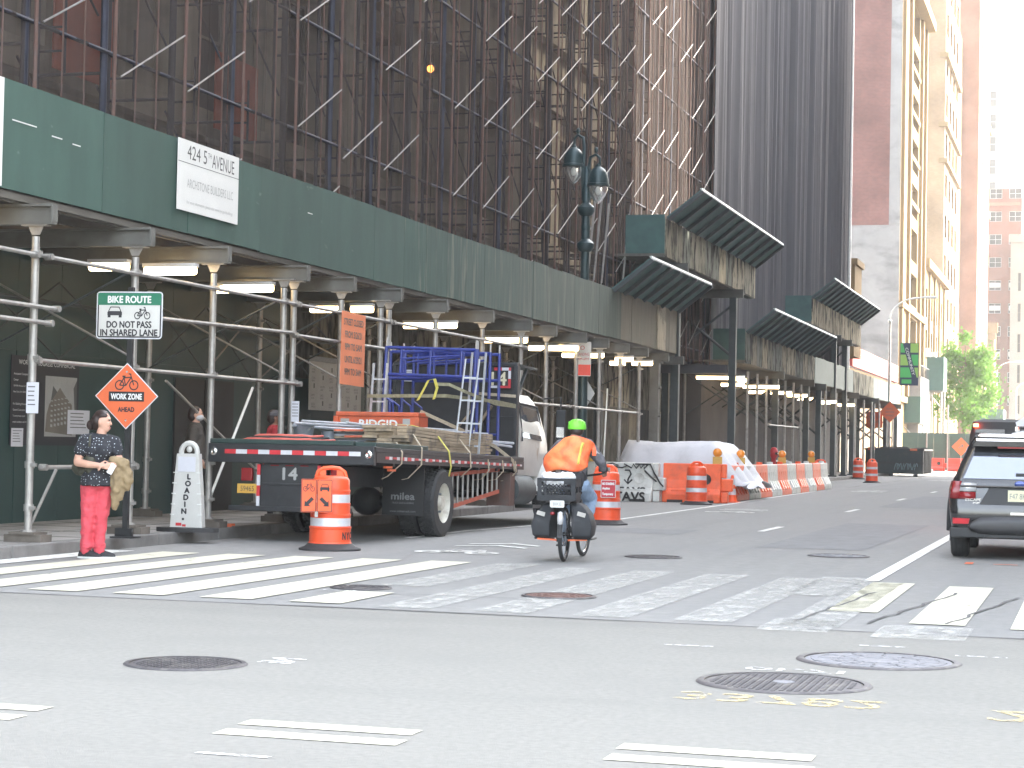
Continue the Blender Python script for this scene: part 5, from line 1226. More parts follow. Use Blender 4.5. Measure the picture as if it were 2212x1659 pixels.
# LOADING marker
t = empty('loading_marker', (-11.58, 24.0, .15), rad(8), 'tall white folding marker lettered LOADIN beside the shed post', 'marker')
q = MB(); q.loft([[(x * w_, y * .08, z) for x, y in ((-1, -1), (1, -1), (1, 1), (-1, 1))] for z, w_ in ((.06, .225), (.62, .185), (1.04, .15))], smooth=False); q.build('body', MATS['sign_white'], t, bevel=.012)
q = MB(); q.loft([[(.02 * 0 + .42 * math.cos(a) * (1 + .03 * math.cos(4*a)), .26 * math.sin(a), z) for a in [i * math.pi / 8 for i in range(16)]] for z in (0, .055)], smooth=False); q.build('rubber_base', MATS['rubber'], t)
q = MB(); q.tube([(.11 * math.cos(a), 0, 1.06 + .12 * math.sin(a)) for a in [math.pi * (-.1 + 1.2 * i / 10) for i in range(11)]], .036, 8); q.ell((0, 0, 1.10), (.04, .03, .045)); q.build('handle', MATS['sign_white'], t)
q = MB(); q.bb((-.125, -.088, .80), (.115, -.082, 1.0)); q.build('blank_label', MATS['paper'], t)
q = MB()
for i, ch in enumerate('LOADIN'): text(q, ch, (.03 - i * .012, -.0835, .735 - i * .092), XV, ZV, .068, bold=.006)
q.box((-.04, -.083, .17), (.03, .002, .03)); q.build('lettering', MATS['ink'], t)
q = MB(); q.bb((-.14, -.0835, .08), (-.06, -.0815, .12)); q.bb((-.05, -.0835, .07), (.0, -.0815, .10)); q.build('red_sticker', MATS['red_tape'], t)
q = MB()
for i in range(5):
    for s_ in (-1, 1): q.bb((s_ * (.19 - i * .008) - .03, -.09, .22 + i * .14), (s_ * (.19 - i * .008) + .03, -.081, .235 + i * .14))
q.build('edge_clip', MATS['white_edge'], t)
o = MB().box((0, 0, .02), (.14, .08, .04), Matrix.Rotation(.5, 3, 'Z')).box((.06, .03, .035), (.09, .06, .03), Matrix.Rotation(-.4, 3, 'Z')).build('litter', MATS['sign_orange'], loc=(-11.75, 25.6, .15)); tag(o, 'crumpled orange scrap lying on the pavement behind the truck', 'litter')
t = empty('standpipe', (-11.9, 76.2, .15), 0, 'small red standpipe head beside the far posts behind the barrier row', 'standpipe'); q = MB(); q.lathe([(.12, 0), (.09, .1), (.09, .9), (.15, 1.0), (.16, 1.2), (.1, 1.32), (.001, 1.35)], 14); q.build('pipe', MATS['red_tape'], t); MB().cyl((.1, -.1, 1.1), (.22, -.2, 1.1), .07).build('outlet', MATS['chrome'], t)
# ================================================================ flatbed truck
TX, TY = -10.52, 24.9
tr = empty('flatbed_truck', (TX, TY, .058), 0, 'black flatbed truck numbered 14 with a white cab, loaded with scaffold frames', 'truck'); tr.rotation_euler.x = rad(-1.15)
TW = 1.22
def tp(name, mb, m, par=None, **k): return mb.build(name, MATS[m] if isinstance(m, str) else [MATS[x] for x in m], par or tr, **k)
q = MB(); q.bb((-TW, .02, 1.20), (TW, 7.3, 1.27)); q.bb((-TW, 0.0, 1.02), (TW, .10, 1.28)); tp('deck', q, 'truck_black', bevel=.008)
q = MB(); q.bb((-TW + .01, .101, 1.271), (TW - .01, 2.3, 1.335)); q.bb((-TW + .02, .0, 1.281), (TW - .3, .1, 1.345)); tp('deck_mat', q, 'truck_green', bevel=.01)
q = MB()
for s_ in (-1, 1): q.bb((s_ * TW, .11, 1.06), (s_ * (TW - .06), 7.3, 1.199))
tp('side_rail', q, 'truck_black')
q = MB()
for x in (-.42, .42): q.bb((x - .05, .3, .72), (x + .05, 10.6, 1.0))
for y in range(1, 8): q.bb((-TW + .07, y - .04, 1.02), (TW - .07, y + .04, 1.18))
tp('chassis', q, 'truck_black')
def tape(x0, x1, n, z0, z1, y, side=False, jag=False):
    a, b = MB(), MB()
    for i in range(n):
        u0, u1 = x0 + (x1 - x0) * i / n, x0 + (x1 - x0) * (i + 1) / n
        if side:
            k = random.uniform(0, .02) if jag else 0; (a if i % 2 == 0 else b).bb((TW + .001, u0, z0 + k), (TW + .004, u1 - (.03 if jag and i % 2 else 0), z1 - k * .5))
        else: (a if i % 2 == 0 else b).bb((u0, y - .004, z0), (u1, y - .001, z1))
    tp('red_tape', a, 'red_tape'); tp('white_tape', b, 'reflective')
tape(-.97, 1.03, 12, 1.14, 1.20, 0); tape(.45, 7.2, 44, 1.10, 1.155, 0, True, True)
for x in (-1.14, 1.14): q = MB(); q.lathe([(.001, -.012), (.03, -.02), (.055, -.01), (.06, .0)], 16, (x, 0, 1.165), 'y'); tp('round_lamp', q, 'chrome')
q = MB(); q.bb((-.44, .05, .42), (.44, .10, 1.0)); q.bb((-.44, .04, .72), (.44, .05, .75)); q.bb((-.40, .045, .995), (.40, .06, 1.02)); tp('rear_panel', q, 'truck_black', bevel=.006)
q = MB(); text(q, '14', (-.01, .047, .88), XV, ZV, .16, bold=.007, wfix=.21); tp('number', q, 'sign_grey')
for k in range(3): q = MB(); q.bb((-.30 + k * .22, .044, .985), (-.18 + k * .22, .049, .997)); tp('marker_light', q, 'tail_red')
for x in (-.47, .42):
    a, b = MB(), MB()
    for k in range(4): (a if k % 2 == 0 else b).bb((x - .022, .03, 1.0 - k * .145 - .145), (x + .022, .05, 1.0 - k * .145))
    tp('red_tape', a, 'red_tape'); tp('white_tape', b, 'reflective')
q = MB(); q.bb((-.9, .02, .36), (.9, .09, .43)); q.bb((-.5, .09, .43), (-.44, .15, 1.0)); q.bb((.44, .09, .43), (.5, .15, 1.0)); tp('bumper', q, 'truck_black', bevel=.01)
q = MB(); q.bb((-.79, .05, .60), (-.49, .06, .73)); pl = tp('licence_plate', q, 'plate_yellow'); q = MB(); text(q, '59465', (-.64, .048, .665), XV, ZV, .07, wfix=.2); q.build('characters', MATS['ink'], pl)
for x in (-.66, .66): q = MB(); q.bb((x - .08, .05, .77), (x + .08, .12, .95)); tp('tail_light', q, 'tail_red', bevel=.01)
for s_ in (-1, 1):
    q = MB(); q.bb((s_ * .52, 2.28, .32), (s_ * 1.16, 2.30, 1.02)); f = tp('mud_flap', q, 'black_paint'); q = MB(); text(q, 'milea', (s_ * .84, 2.276, .60), XV, ZV, .10, wfix=.36, bold=.004); text(q, 'TRUCK SALES & LEASING', (s_ * .84, 2.276, .50), XV, ZV, .025, wfix=.34); text(q, 'www.mileatruck.com', (s_ * .84, 2.276, .38), XV, ZV, .03, wfix=.4); q.build('lettering', MATS['grey_ink'], f)
def truck_wheel(name, x0, x1, y, z, r, s_, rim=True):
    w_ = x1 - x0; prof = [(r * .58, 0), (r * .64, -.012 if s_ > 0 else .0), (r * .92, .0), (r * .985, .03), (r, .06), (r, w_ - .06), (r * .985, w_ - .03), (r * .92, w_), (r * .58, w_)]
    o = empty(name, (0, 0, 0)); o.parent = tr
    q = MB(); q.lathe(prof, 36, (x0, y, z), 'x')
    n = 40
    for i in range(n):
        a = 2 * math.pi * i / n
        for k in range(4): q.box((x0 + w_ * (.2 + .2 * k), y + (r + .004) * math.cos(a + k * .07), z + (r + .004) * math.sin(a + k * .07)), (w_ * .15, .035, .016), Matrix.Rotation(a + k * .07 - math.pi / 2, 3, 'X'))
    q.build('tyre', MATS['tyre_rubber'], o)
    if rim:
        xo = x1 if s_ > 0 else x0; sg = -s_
        q = MB(); q.lathe([(r * .60, 0), (r * .585, sg * .02), (r * .56, sg * .10), (r * .50, sg * .15), (r * .30, sg * .13), (r * .22, sg * .08), (r * .2, sg * .02), (.001, sg * .015)], 32, (xo, y, z), 'x'); q.build('rim', MATS['rim_cream'], o)
        q = MB()
        for i in range(8): a = i * math.pi / 4; q.cyl((xo + sg * .14, y + r * .36 * math.cos(a), z + r * .36 * math.sin(a)), (xo + sg * .09, y + r * .36 * math.cos(a), z + r * .36 * math.sin(a)), .018, n=6)
        q.build('lug_nut', MATS['zinc'], o)
    return o
RZ = .505
for s_ in (-1, 1):
    for k, rim in ((0, True), (.31, False)):
        a, b = (TW - .27 - k, TW - k) if s_ > 0 else (-TW + k, -TW + .27 + k); truck_wheel('rear_wheel', a, b, 3.05, RZ, .51, s_, rim)
    a, b = (TW - .30, TW - .02) if s_ > 0 else (-TW + .02, -TW + .30); truck_wheel('front_wheel', a, b, 9.35, RZ + .125, .49, s_)
q = MB(); q.cyl((-1, 3.05, RZ), (1, 3.05, RZ), .09); q.ell((0, 3.05, RZ), (.25, .22, .22)); q.cyl((-1, 9.35, RZ + .1), (1, 9.35, RZ + .1), .06); q.cyl((0, 3.3, RZ), (0, 8.5, .75), .05); tp('axle', q, 'truck_black')
q = MB(); q.cyl((1.0, 6.9, .72), (1.0, 8.0, .72), .26, n=20); tp('fuel_tank', q, 'steel_dark')
q = MB(); q.bb((.80, 6.55, .45), (1.2, 6.85, 1.0)); tp('tool_box', q, 'rust_pipe')
for z in (.40, .64): q = MB(); q.bb((.86, 8.05, z), (1.18, 8.6, z + .06)); tp('step', q, 'steel_dark')
# headboard with the number board and the cab guard
q = MB(); q.bb((-1.12, 7.18, 1.27), (1.10, 7.24, 2.86)); q.bb((-1.13, 7.14, 2.82), (1.11, 7.28, 2.88)); q.bb((1.06, 7.14, 1.0), (1.12, 7.28, 2.82)); q.bb((-1.14, 7.14, 1.0), (-1.08, 7.28, 2.82)); q.bb((.55, 7.15, 1.27), (.6, 7.179, 1.95)); q.bb((.3, 7.15, 1.93), (1.06, 7.179, 1.96)); tp('headboard', q, 'truck_black', bevel=.006)
q = MB(); q.bb((-1.1, 7.29, 2.82), (1.12, 8.35, 2.86)); q.bar((1.06, 7.3, 2.3), (1.06, 7.9, 2.82), .05, .05); q.bar((-1.06, 7.3, 2.3), (-1.06, 7.9, 2.82), .05, .05); tp('cab_guard', q, 'steel_dark')
q = MB(); q.bb((.58, 7.13, 2.42), (1.02, 7.139, 2.80)); nb_ = tp('number_board', q, 'black_paint'); q = MB(); text(q, '14', (.79, 7.127, 2.60), XV, ZV, .22, wfix=.26, bold=.006); q.build('number', MATS['plate_cream'], nb_)
a, b = MB(), MB(); a.bb((.70, 7.122, 2.74), (.84, 7.129, 2.79)); b.bb((.84, 7.122, 2.74), (.96, 7.129, 2.79)); a.bb((.96, 7.122, 2.74), (1.0, 7.129, 2.79)); b.bb((.955, 7.122, 2.60), (1.0, 7.129, 2.735)); a.bb((.955, 7.122, 2.44), (1.0, 7.129, 2.595)); b.bb((.62, 7.122, 2.44), (.80, 7.129, 2.48)); a.bb((.80, 7.122, 2.44), (.95, 7.129, 2.48)); a.build('red_tape', MATS['red_tape'], nb_); b.build('white_tape', MATS['reflective'], nb_)
# cab and bonnet
def ring_xz(y, pts): return [Vector((x, y, z)) for x, z in pts] + [Vector((-x, y, z)) for x, z in reversed(pts)]
q = MB(); q.loft([ring_xz(7.35, [(1.08, .95), (1.12, 1.25), (1.12, 1.75), (1.04, 2.18), (.9, 2.36)]), ring_xz(8.55, [(1.08, .95), (1.12, 1.25), (1.12, 1.75), (1.03, 2.2), (.9, 2.38)]), ring_xz(8.95, [(1.08, .95), (1.12, 1.25), (1.12, 1.72), (1.0, 2.1), (.88, 2.3)]), ring_xz(9.25, [(1.06, .95), (1.10, 1.25), (1.08, 1.55), (1.0, 1.64), (.8, 1.66)])], smooth=True); tp('cab', q, 'truck_white', bevel=.02)
q = MB(); q.loft([ring_xz(9.2, [(.7, .8), (.98, 1.0), (1.02, 1.35), (.9, 1.56), (.6, 1.66)]), ring_xz(10.0, [(.7, .75), (.95, .95), (.98, 1.25), (.85, 1.44), (.5, 1.52)]), ring_xz(10.75, [(.65, .7), (.85, .85), (.86, 1.1), (.75, 1.28), (.45, 1.36)])], smooth=True); tp('bonnet', q, 'truck_white', bevel=.02)
for s_ in (-1, 1):
    q = MB(); q.loft([[Vector((s_ * x, 9.35 + (.66 + e) * math.cos(a), .63 + (.66 + e) * math.sin(a))) for x, e in ((.86, -.03), (1.22, -.03), (1.25, .02), (1.18, .07), (.9, .12))] for a in [math.pi * i / 12 for i in range(13)]], closed=True); tp('mudguard', q, 'truck_white')
    q = MB(); q.prism([(7.5, 1.62), (8.72, 1.58), (8.6, 2.12), (7.52, 2.16)], lambda u, v, d: Vector((s_ * (1.125 - max(0, v - 1.72) * .19 + d), u, v)), 0, .008); tp('side_window', q, 'car_glass')
    q = MB(); q.tube([(s_ * 1.13, 7.47, 1.55), (s_ * 1.06, 7.47, 2.2), (s_ * 1.05, 8.62, 2.18), (s_ * 1.10, 8.9, 1.6)], .022, 6); tp('door_seal', q, 'rubber')
    q = MB(); q.bb((s_ * 1.34, 8.85, 1.62), (s_ * 1.52, 8.92, 2.15)); mr = tp('mirror', q, 'black_paint', bevel=.02); q = MB(); q.tube([(s_ * 1.08, 9.0, 2.35), (s_ * 1.4, 8.95, 2.38), (s_ * 1.43, 8.9, 1.4), (s_ * 1.1, 9.1, 1.35)], .016, 6); q.build('mirror_arm', MATS['black_paint'], mr)
    q = MB(); q.bb((s_ * 1.36, 8.845, 1.66), (s_ * 1.50, 8.849, 1.84)); q.build('mirror_glass', MATS['chrome'], mr)
    q = MB(); q.lathe([(.09, 0), (.08, .06), (.001, .07)], 14, (s_ * .72, 10.74, 1.05), 'y'); tp('headlight', q, 'tail_clear')
q = MB(); q.prism([(-.92, 0), (.92, 0), (.84, 1), (-.84, 1)], lambda u, v, d: Vector((u, 9.2 - v * .28 + d, 1.68 + v * .55)), 0, .01); tp('windscreen', q, 'car_glass')
q = MB(); q.bb((-1.1, 10.6, .55), (1.1, 10.8, .82)); tp('front_bumper', q, 'steel_dark', bevel=.02)
for y, z in ((.55, 1.02), (.7, .98)): q = MB(); q.bb((1.16, y, z - .03), (1.2, y + .25, z)); tp('side_marker', q, 'sign_orange')

# ================================================================ load on the truck (world placed, resting on the deck)
def dz(y): return .058 - (y) * math.sin(rad(1.15))        # deck offset at truck-local y
def L(x, y, z): return Vector((TX + x, TY + y, z + dz(y)))
# blue scaffold frames
def blue_frame():
    t = empty('scaffold_frame', cat='scaffold frame'); q = MB(); r = .027
    for x in (-.76, .76): q.cyl((x, 0, 0), (x, 0, 1.72), r, n=8)
    for z in (1.70, 1.26): q.cyl((-.76, 0, z), (.76, 0, z), r, n=8)
    q.cyl((-.76, 0, .35), (.76, 0, .35), r * .8, n=8); q.build('frame', MATS['blue_paint'], t)
    q = MB(); q.tube([(-.74, 0, .9), (-.6, 0, .8), (-.55, 0, .4)], r * .7, 7); q.build('corner_brace', MATS['blue_paint'], t); q = MB(); q.cyl((0, 0, 1.26), (0, 0, 1.7), r * .8, n=8); q.cyl((-.5, 0, 1.28), (-.5, 0, 1.7), r * .8, n=8); q.cyl((.52, 0, 1.28), (.52, 0, 1.68), r * .8, n=8); q.cyl((-.5, 0, 1.52), (.5, 0, 1.6), r * .7, n=8); q.build('stiffener', MATS['blue_paint'], t)
    for x in (-.76, .76):
        q = MB(); q.cyl((x, 0, 1.72), (x, 0, 1.86), r * .7, n=8); q.build('coupling_pin', MATS['galvanised'], t)
    return t
FR = [(-.62 + .80, 5.15, 1.27, -.06, .02, 'nearest blue scaffold frame with the sloping top bar on the truck'), (.10, 5.75, 1.27, .05, -.01, 'second blue scaffold frame standing just behind the nearest one'), (.14, 6.2, 1.27, .0, .015, 'third blue scaffold frame, farther right on the truck bed'), (.20, 6.6, 1.27, .03, 0, 'rearmost blue scaffold frame, against the black headboard')]
f0 = None
for x, y, z, ry, rz, lab in FR:
    if f0 is None: f0 = blue_frame(); t = f0; t.location = L(x, y, z)
    else: t = dup(f0, L(x, y, z))
    t.rotation_euler = (rad(-3), ry * -.4, rz); t['label'] = lab; t['group'] = 'blue scaffold frames on the truck bed'
def alu(label, x, y, z, lean, h):
    t = empty('aluminium_ladder', L(x, y, z), 0, label, 'ladder'); q = MB()
    for s_ in (-.115, .115): q.bar((s_, 0, 0), (s_ + lean, .1, h), .035, .02)
    q.build('rail', MATS['aluminium'], t); z_ = .12
    k = 0
    while z_ < h - .1:
        q = MB(); q.bar((-.11 + lean * z_ / h, .1 * z_ / h, z_), (.11 + lean * z_ / h, .1 * z_ / h, z_), .03, .025); q.build('rung', MATS['aluminium'], t); z_ += .36; k += 1
    return t
alu('narrow aluminium ladder upright at the right end of the blue frames', .92, 4.75, 1.28, .13, 1.50); alu('narrow aluminium ladder upright at the left end of the blue frames', -.50, 4.7, 1.6, .02, 1.1)
alu('second aluminium ladder close behind the right-hand one', 1.02, 5.0, 1.28, .06, 1.62)
# planks
t = empty('plank_stack', L(.45, 1.9, 1.272), 0, 'stack of worn scaffold planks strapped along the truck bed', 'planks')
for r_ in range(7):
    for c in range(3):
        q = MB(); y0 = random.uniform(-.12, .12); ww = .23; x = c * .24 - .1
        n_ = 6; rings = []
        for i in range(n_ + 1):
            yy = y0 + 4.0 * i / n_; sag = -.03 * math.sin(math.pi * i / n_) * (1 if r_ > 1 else .3)
            zz = .02 + r_ * .048 + sag - (yy) * math.sin(rad(1.15))
            rings.append([Vector((x, yy, zz)), Vector((x + ww, yy, zz)), Vector((x + ww, yy, zz + .042)), Vector((x, yy, zz + .042))])
        q.loft(rings, smooth=False); q.build('plank', MATS['old_wood'], t)
for i, (a, b, r_) in enumerate((((-.35, 1.0, 1.60), (1.0, 5.9, 1.62), .02), ((-.5, 1.3, 1.58), (1.12, 7.0, 1.5), .022), ((-.2, .9, 1.63), (.75, 6.0, 1.66), .018), ((.2, 1.6, 1.64), (1.12, 6.9, 1.44), .02))):
    o = MB().cyl(L(*a), L(*b), r_, n=8).build('long_pipe', MATS['aluminium']); tag(o, ('pale pipe lying lengthwise over the planks, leftmost of the four', 'longest pale pipe sliding over the planks to the foot of the headboard', 'thin pale pipe on top of the plank stack', 'pale pipe along the street side of the plank stack')[i], 'pipe', 'pale pipes on the truck bed')
# tool chest
t = empty('tool_chest', L(-.22, 4.1, 1.60), rad(3), 'scuffed orange steel tool chest lying on the planks', 'tool chest')
q = MB(); q.bb((-.70, 0, 0), (.62, .6, .22)); q.build('body', MATS['box_orange'], t, bevel=.01); q = MB(); q.bb((-.72, -.02, .222), (.64, .62, .29)); q.build('lid', MATS['box_orange'], t, bevel=.012)
q = MB()
for x in (-.70, .62): q.bb((x - .05, -.03, .0), (x + .03, -.003, .22))
q.build('corner_post', MATS['box_orange'], t); q = MB(); text(q, 'RIDGID', (-.02, -.004, .11), XV, ZV, .11, wfix=.62, bold=.006); q.build('lettering', MATS['white_ink'], t)
q = MB(); q.bb((-.64, -.006, .08), (-.50, -.002, .18)); q.bb((.38, -.006, .10), (.50, -.002, .19)); q.build('sticker', MATS['sign_grey'], t)
t = empty('metal_bucket', L(-.42, 1.5, 1.335), 0, 'grey metal bucket on the rear of the truck bed', 'bucket'); q = MB(); q.lathe([(.001, 0), (.12, 0), (.16, .26), (.165, .27), (.15, .265), (.11, .02)], 20); q.build('pail', MATS['zinc'], t); q = MB(); q.tube([(.16 * math.cos(a), -.02 - .1 * math.sin(a), .25 - .08 * math.sin(a)) for a in [math.pi * i / 8 for i in range(9)]], .006, 6); q.build('handle', MATS['chrome'], t)
t = empty('metal_bucket_small', L(-.12, 1.7, 1.335), 0, 'small zinc pot right of the grey metal bucket', 'bucket'); t.name = 'zinc_pot'; q = MB(); q.lathe([(.001, 0), (.08, 0), (.10, .17), (.105, .18), (.09, .17)], 16); q.build('pail', MATS['zinc'], t); q = MB(); q.ell((.02, .02, .12), (.07, .07, .05)); q.build('contents', MATS['black_paint'], t)
for i in range(3):
    pts = []
    for k in range(40):
        a = k * .5; pts.append(L(-.35 + (.62 - .09 * i) * math.cos(a) + .1 * math.sin(k * .31), .75 + (.33 - .05 * i) * math.sin(a), 1.355 + .028 * i + .012 * math.sin(k * 1.3)))
    o = MB().tube(pts, .013, 6).build('hose_coil', MATS['cable_red' if i != 1 else 'rubber']); tag(o, ('red cable coiled flat on the rear of the truck bed', 'black cable lying between the red coils on the truck bed', 'upper red cable coil on the rear of the truck bed')[i], 'cable')
for i in range(9):
    a = L(-.2 + random.uniform(-.2, .3), 1.9 + random.uniform(-.3, .3), 1.38 + i * .022); o = MB().bar(a, a + Vector((random.uniform(.4, .9), random.uniform(.2, .9), random.uniform(-.03, .04))), .05, .03).build('scrap_bar', MATS[('aluminium', 'black_paint', 'old_wood', 'box_orange')[i % 4]])
    tag(o, 'loose bar in the jumbled heap left of the plank stack', 'bar', 'loose bars heaped on the truck bed')
t = empty('wood_frame', L(.36, 6.95, 1.28), 0, 'grey timber offcuts leaning on the headboard behind the blue frames', 'timber'); q = MB(); q.bar((-.2, 0, 0), (.35, .1, .85), .14, .04); q.build('board', MATS['old_wood'], t); q = MB(); q.bar((-.5, -.05, .1), (.1, .1, .9), .12, .03); q.build('board', MATS['old_wood'], t)
t = empty('red_ladder', (TX + 1.08, TY + 3.75, .50), 0, 'red-railed ladder slung on its edge under the truck bed behind the rear wheel', 'ladder')
q = MB(); q.bar((0, 0, .42), (.02, 2.5, .48), .03, .06); q.bar((0, 0, -.08), (.02, 2.5, .12), .03, .06); q.build('rail', MATS['ladder_red'], t)
for i in range(10): q = MB(); y = .1 + i * .26; q.cyl((0.005, y, -.06 + y * .08), (0.005, y, .42 + y * .024), .018, n=8); q.build('rung', MATS['galvanised'], t)
# straps
def strap(label, pts, m, w_=.05, wd=(0, 1, 0)): o = MB().strip(pts, w_, wd, .006).build('tie_strap', MATS[m]); return tag(o, label, 'strap', 'straps holding the truck load')
strap('cream strap hooked low at the rear end of the planks', [L(.4, 2.05, 1.66), L(.95, 2.1, 1.64), L(1.22, 2.0, 1.30), L(1.235, 1.95, 1.06), L(1.12, 1.7, .86), L(1.06, 1.62, .84)], 'strap_cream')
strap('loose cream strap hanging at the back corner of the truck', [L(1.0, 1.05, 1.36), L(1.15, 1.1, 1.36), L(1.235, 1.12, 1.22), L(1.235, 1.1, 1.06), L(1.1, .9, .88), L(1.05, .8, .84)], 'strap_cream')
strap('yellow strap over the middle of the plank stack', [L(.1, 2.7, 1.68), L(.7, 3.0, 1.66), L(1.0, 3.2, 1.58), L(1.22, 3.25, 1.28), L(1.24, 3.3, 1.05), L(1.20, 3.25, .80)], 'strap_yellow', .06)
strap('cream strap across the front of the planks', [L(.5, 4.0, 1.66), L(.98, 4.2, 1.60), L(1.22, 4.3, 1.28), L(1.235, 4.3, 1.05), L(1.1, 4.2, .9)], 'strap_cream')
strap('long tan strap slanting from the tool chest down to the headboard foot', [L(.35, 4.4, 1.92), L(.8, 5.5, 1.62), L(1.05, 6.2, 1.42), L(1.24, 6.6, 1.2), L(1.24, 6.7, 1.05)], 'strap_cream', .055, (.4, .2, 1))
strap('olive strap stretched flat across the blue frames', [L(-.62, 4.6, 2.16), L(.0, 4.58, 2.17), L(.7, 4.62, 2.18), L(1.1, 6.0, 2.16), L(1.115, 7.12, 2.14)], 'strap_olive', .055, (0, 0, 1))
strap('olive strap at the top of the headboard below the number 14', [L(.42, 7.10, 2.34), L(.8, 7.09, 2.32), L(1.12, 7.09, 2.30)], 'strap_cream', .05, (0, 0, 1))
strap('pale green strap loop dangling in front of the blue frames', [L(.25, 4.55, 2.1), L(.36, 4.52, 2.28), L(.44, 4.5, 2.42), L(.54, 4.5, 2.44), L(.58, 4.52, 2.3), L(.52, 4.54, 2.12)], 'strap_yellow', .045, (1, 0, .3))
strap('pale green strap sagging from the loop to the right post', [L(.56, 4.55, 2.36), L(.75, 4.6, 2.36), L(.95, 4.8, 2.26), L(1.1, 6.0, 2.12), L(1.12, 7.1, 2.12)], 'strap_olive', .05, (0, .2, 1))
for y, lab in ((5.2, 'short cream strap end hanging below the deck before the step box'), (6.0, 'looped cream strap end under the deck near the headboard'), (6.75, 'last cream strap end beside the truck step box')):
    strap(lab, [L(1.235, y, 1.2), L(1.245, y + .03, 1.02), L(1.15, y - .08, .88), L(1.05, y - .2, .86)], 'strap_cream')

# ================================================================ cars
def ringcar(z, w_, y0, y1, n=5, e=.18, f=.35):
    """plan outline at height z: rear y0, front y1, half width w_, rounded corners"""
    p = []
    for (cx, cy, rx, ry, a0) in ((w_ - e, y0 + e, e, e, -90), (w_ - e, y1 - f, e, f, 0), (-w_ + e, y1 - f, e, f, 90), (-w_ + e, y0 + e, e, e, 180)):
        for i in range(n + 1): a = rad(a0 + 90 * i / n); p.append(Vector((cx + rx * math.cos(a), cy + ry * math.sin(a), z)))
    return p
def car_wheel(t, x, y, r, s_, wd=.235):
    o = empty('wheel', (0, 0, 0)); o.parent = t; x0 = x - wd / 2
    q = MB(); q.lathe([(r * .66, 0), (r * .9, .0), (r * .98, .02), (r, .05), (r, wd - .05), (r * .98, wd - .02), (r * .9, wd), (r * .66, wd)], 32, (x0, y, r), 'x')
    for k in range(4): q.lathe([(r + .001, .05 + k * .04), (r + .004, .06 + k * .04), (r + .004, .075 + k * .04), (r + .001, .085 + k * .04)], 32, (x0, y, r), 'x')
    q.build('tyre', MATS['tyre_rubber'], o)
    q = MB(); xo = x + s_ * (wd / 2 - .01); q.lathe([(r * .66, 0), (r * .6, -s_ * .03), (r * .2, -s_ * .02), (.001, -s_ * .01)], 24, (xo, y, r), 'x')
    for i in range(5): a = i * 2 * math.pi / 5; q.bar((xo, y, r), (xo, y + r * .62 * math.cos(a), r + r * .62 * math.sin(a)), .03, .06, (1, 0, 0))
    q.build('rim', MATS['car_grey'], o)
sv = empty('suv', (-.92, 26.72, 0), rad(.5), 'dark grey SUV seen from behind, stopped beside the solid white line', 'car')
Z = [(.30, .84, .10, 4.35), (.42, .885, .03, 4.45), (.56, .905, .0, 4.5), (.70, .915, .015, 4.48), (.80, .92, .05, 4.42), (.92, .912, .075, 4.3), (1.0, .895, .085, 4.1), (1.06, .872, .11, 3.45), (1.12, .84, .15, 3.2), (1.30, .775, .27, 2.75), (1.46, .71, .385, 2.4), (1.56, .665, .42, 2.2), (1.63, .62, .40, 2.1), (1.655, .52, .50, 1.95)]
q = MB(); q.loft([ringcar(z, w_, a, b, e=.16 if z < 1.05 else .12) for z, w_, a, b in Z]); sb = q.build('body', MATS['car_paint'], sv, angle=50)
def on_rear(z, off=.008):
    for (z0, w0, a0, _), (z1, w1, a1, _) in zip(Z, Z[1:]):
        if z0 <= z <= z1: k = (z - z0) / (z1 - z0); return a0 + (a1 - a0) * k - off, w0 + (w1 - w0) * k
    return Z[-1][2], Z[-1][1]
def rear_patch(name, pts, m, th=.006, par=None):
    q = MB(); vs = [Vector((x, on_rear(z, .004)[0], z)) for x, z in pts]; vb = [v - Vector((0, th, 0)) for v in vs]; n_ = len(pts)
    q.add(vb + vs, [tuple(range(n_)), tuple(range(2*n_ - 1, n_ - 1, -1))] + [(i + n_, (i+1) % n_ + n_, (i+1) % n_, i) for i in range(n_)]); return q.build(name, MATS[m], par or sv)
q = MB(); rows = [1.07, 1.13, 1.20, 1.28, 1.35, 1.42]
vs = []
for z in rows:
    y, w_ = on_rear(z, .010)
    for i in range(9): u = -1 + 2 * i / 8; vs.append((u * (w_ - .13), y, z))
q.add(vs, [(k*9+i, k*9+i+1, (k+1)*9+i+1, (k+1)*9+i) for k in range(5) for i in range(8)], True); q.build('rear_window', MATS['car_glass'], sv)
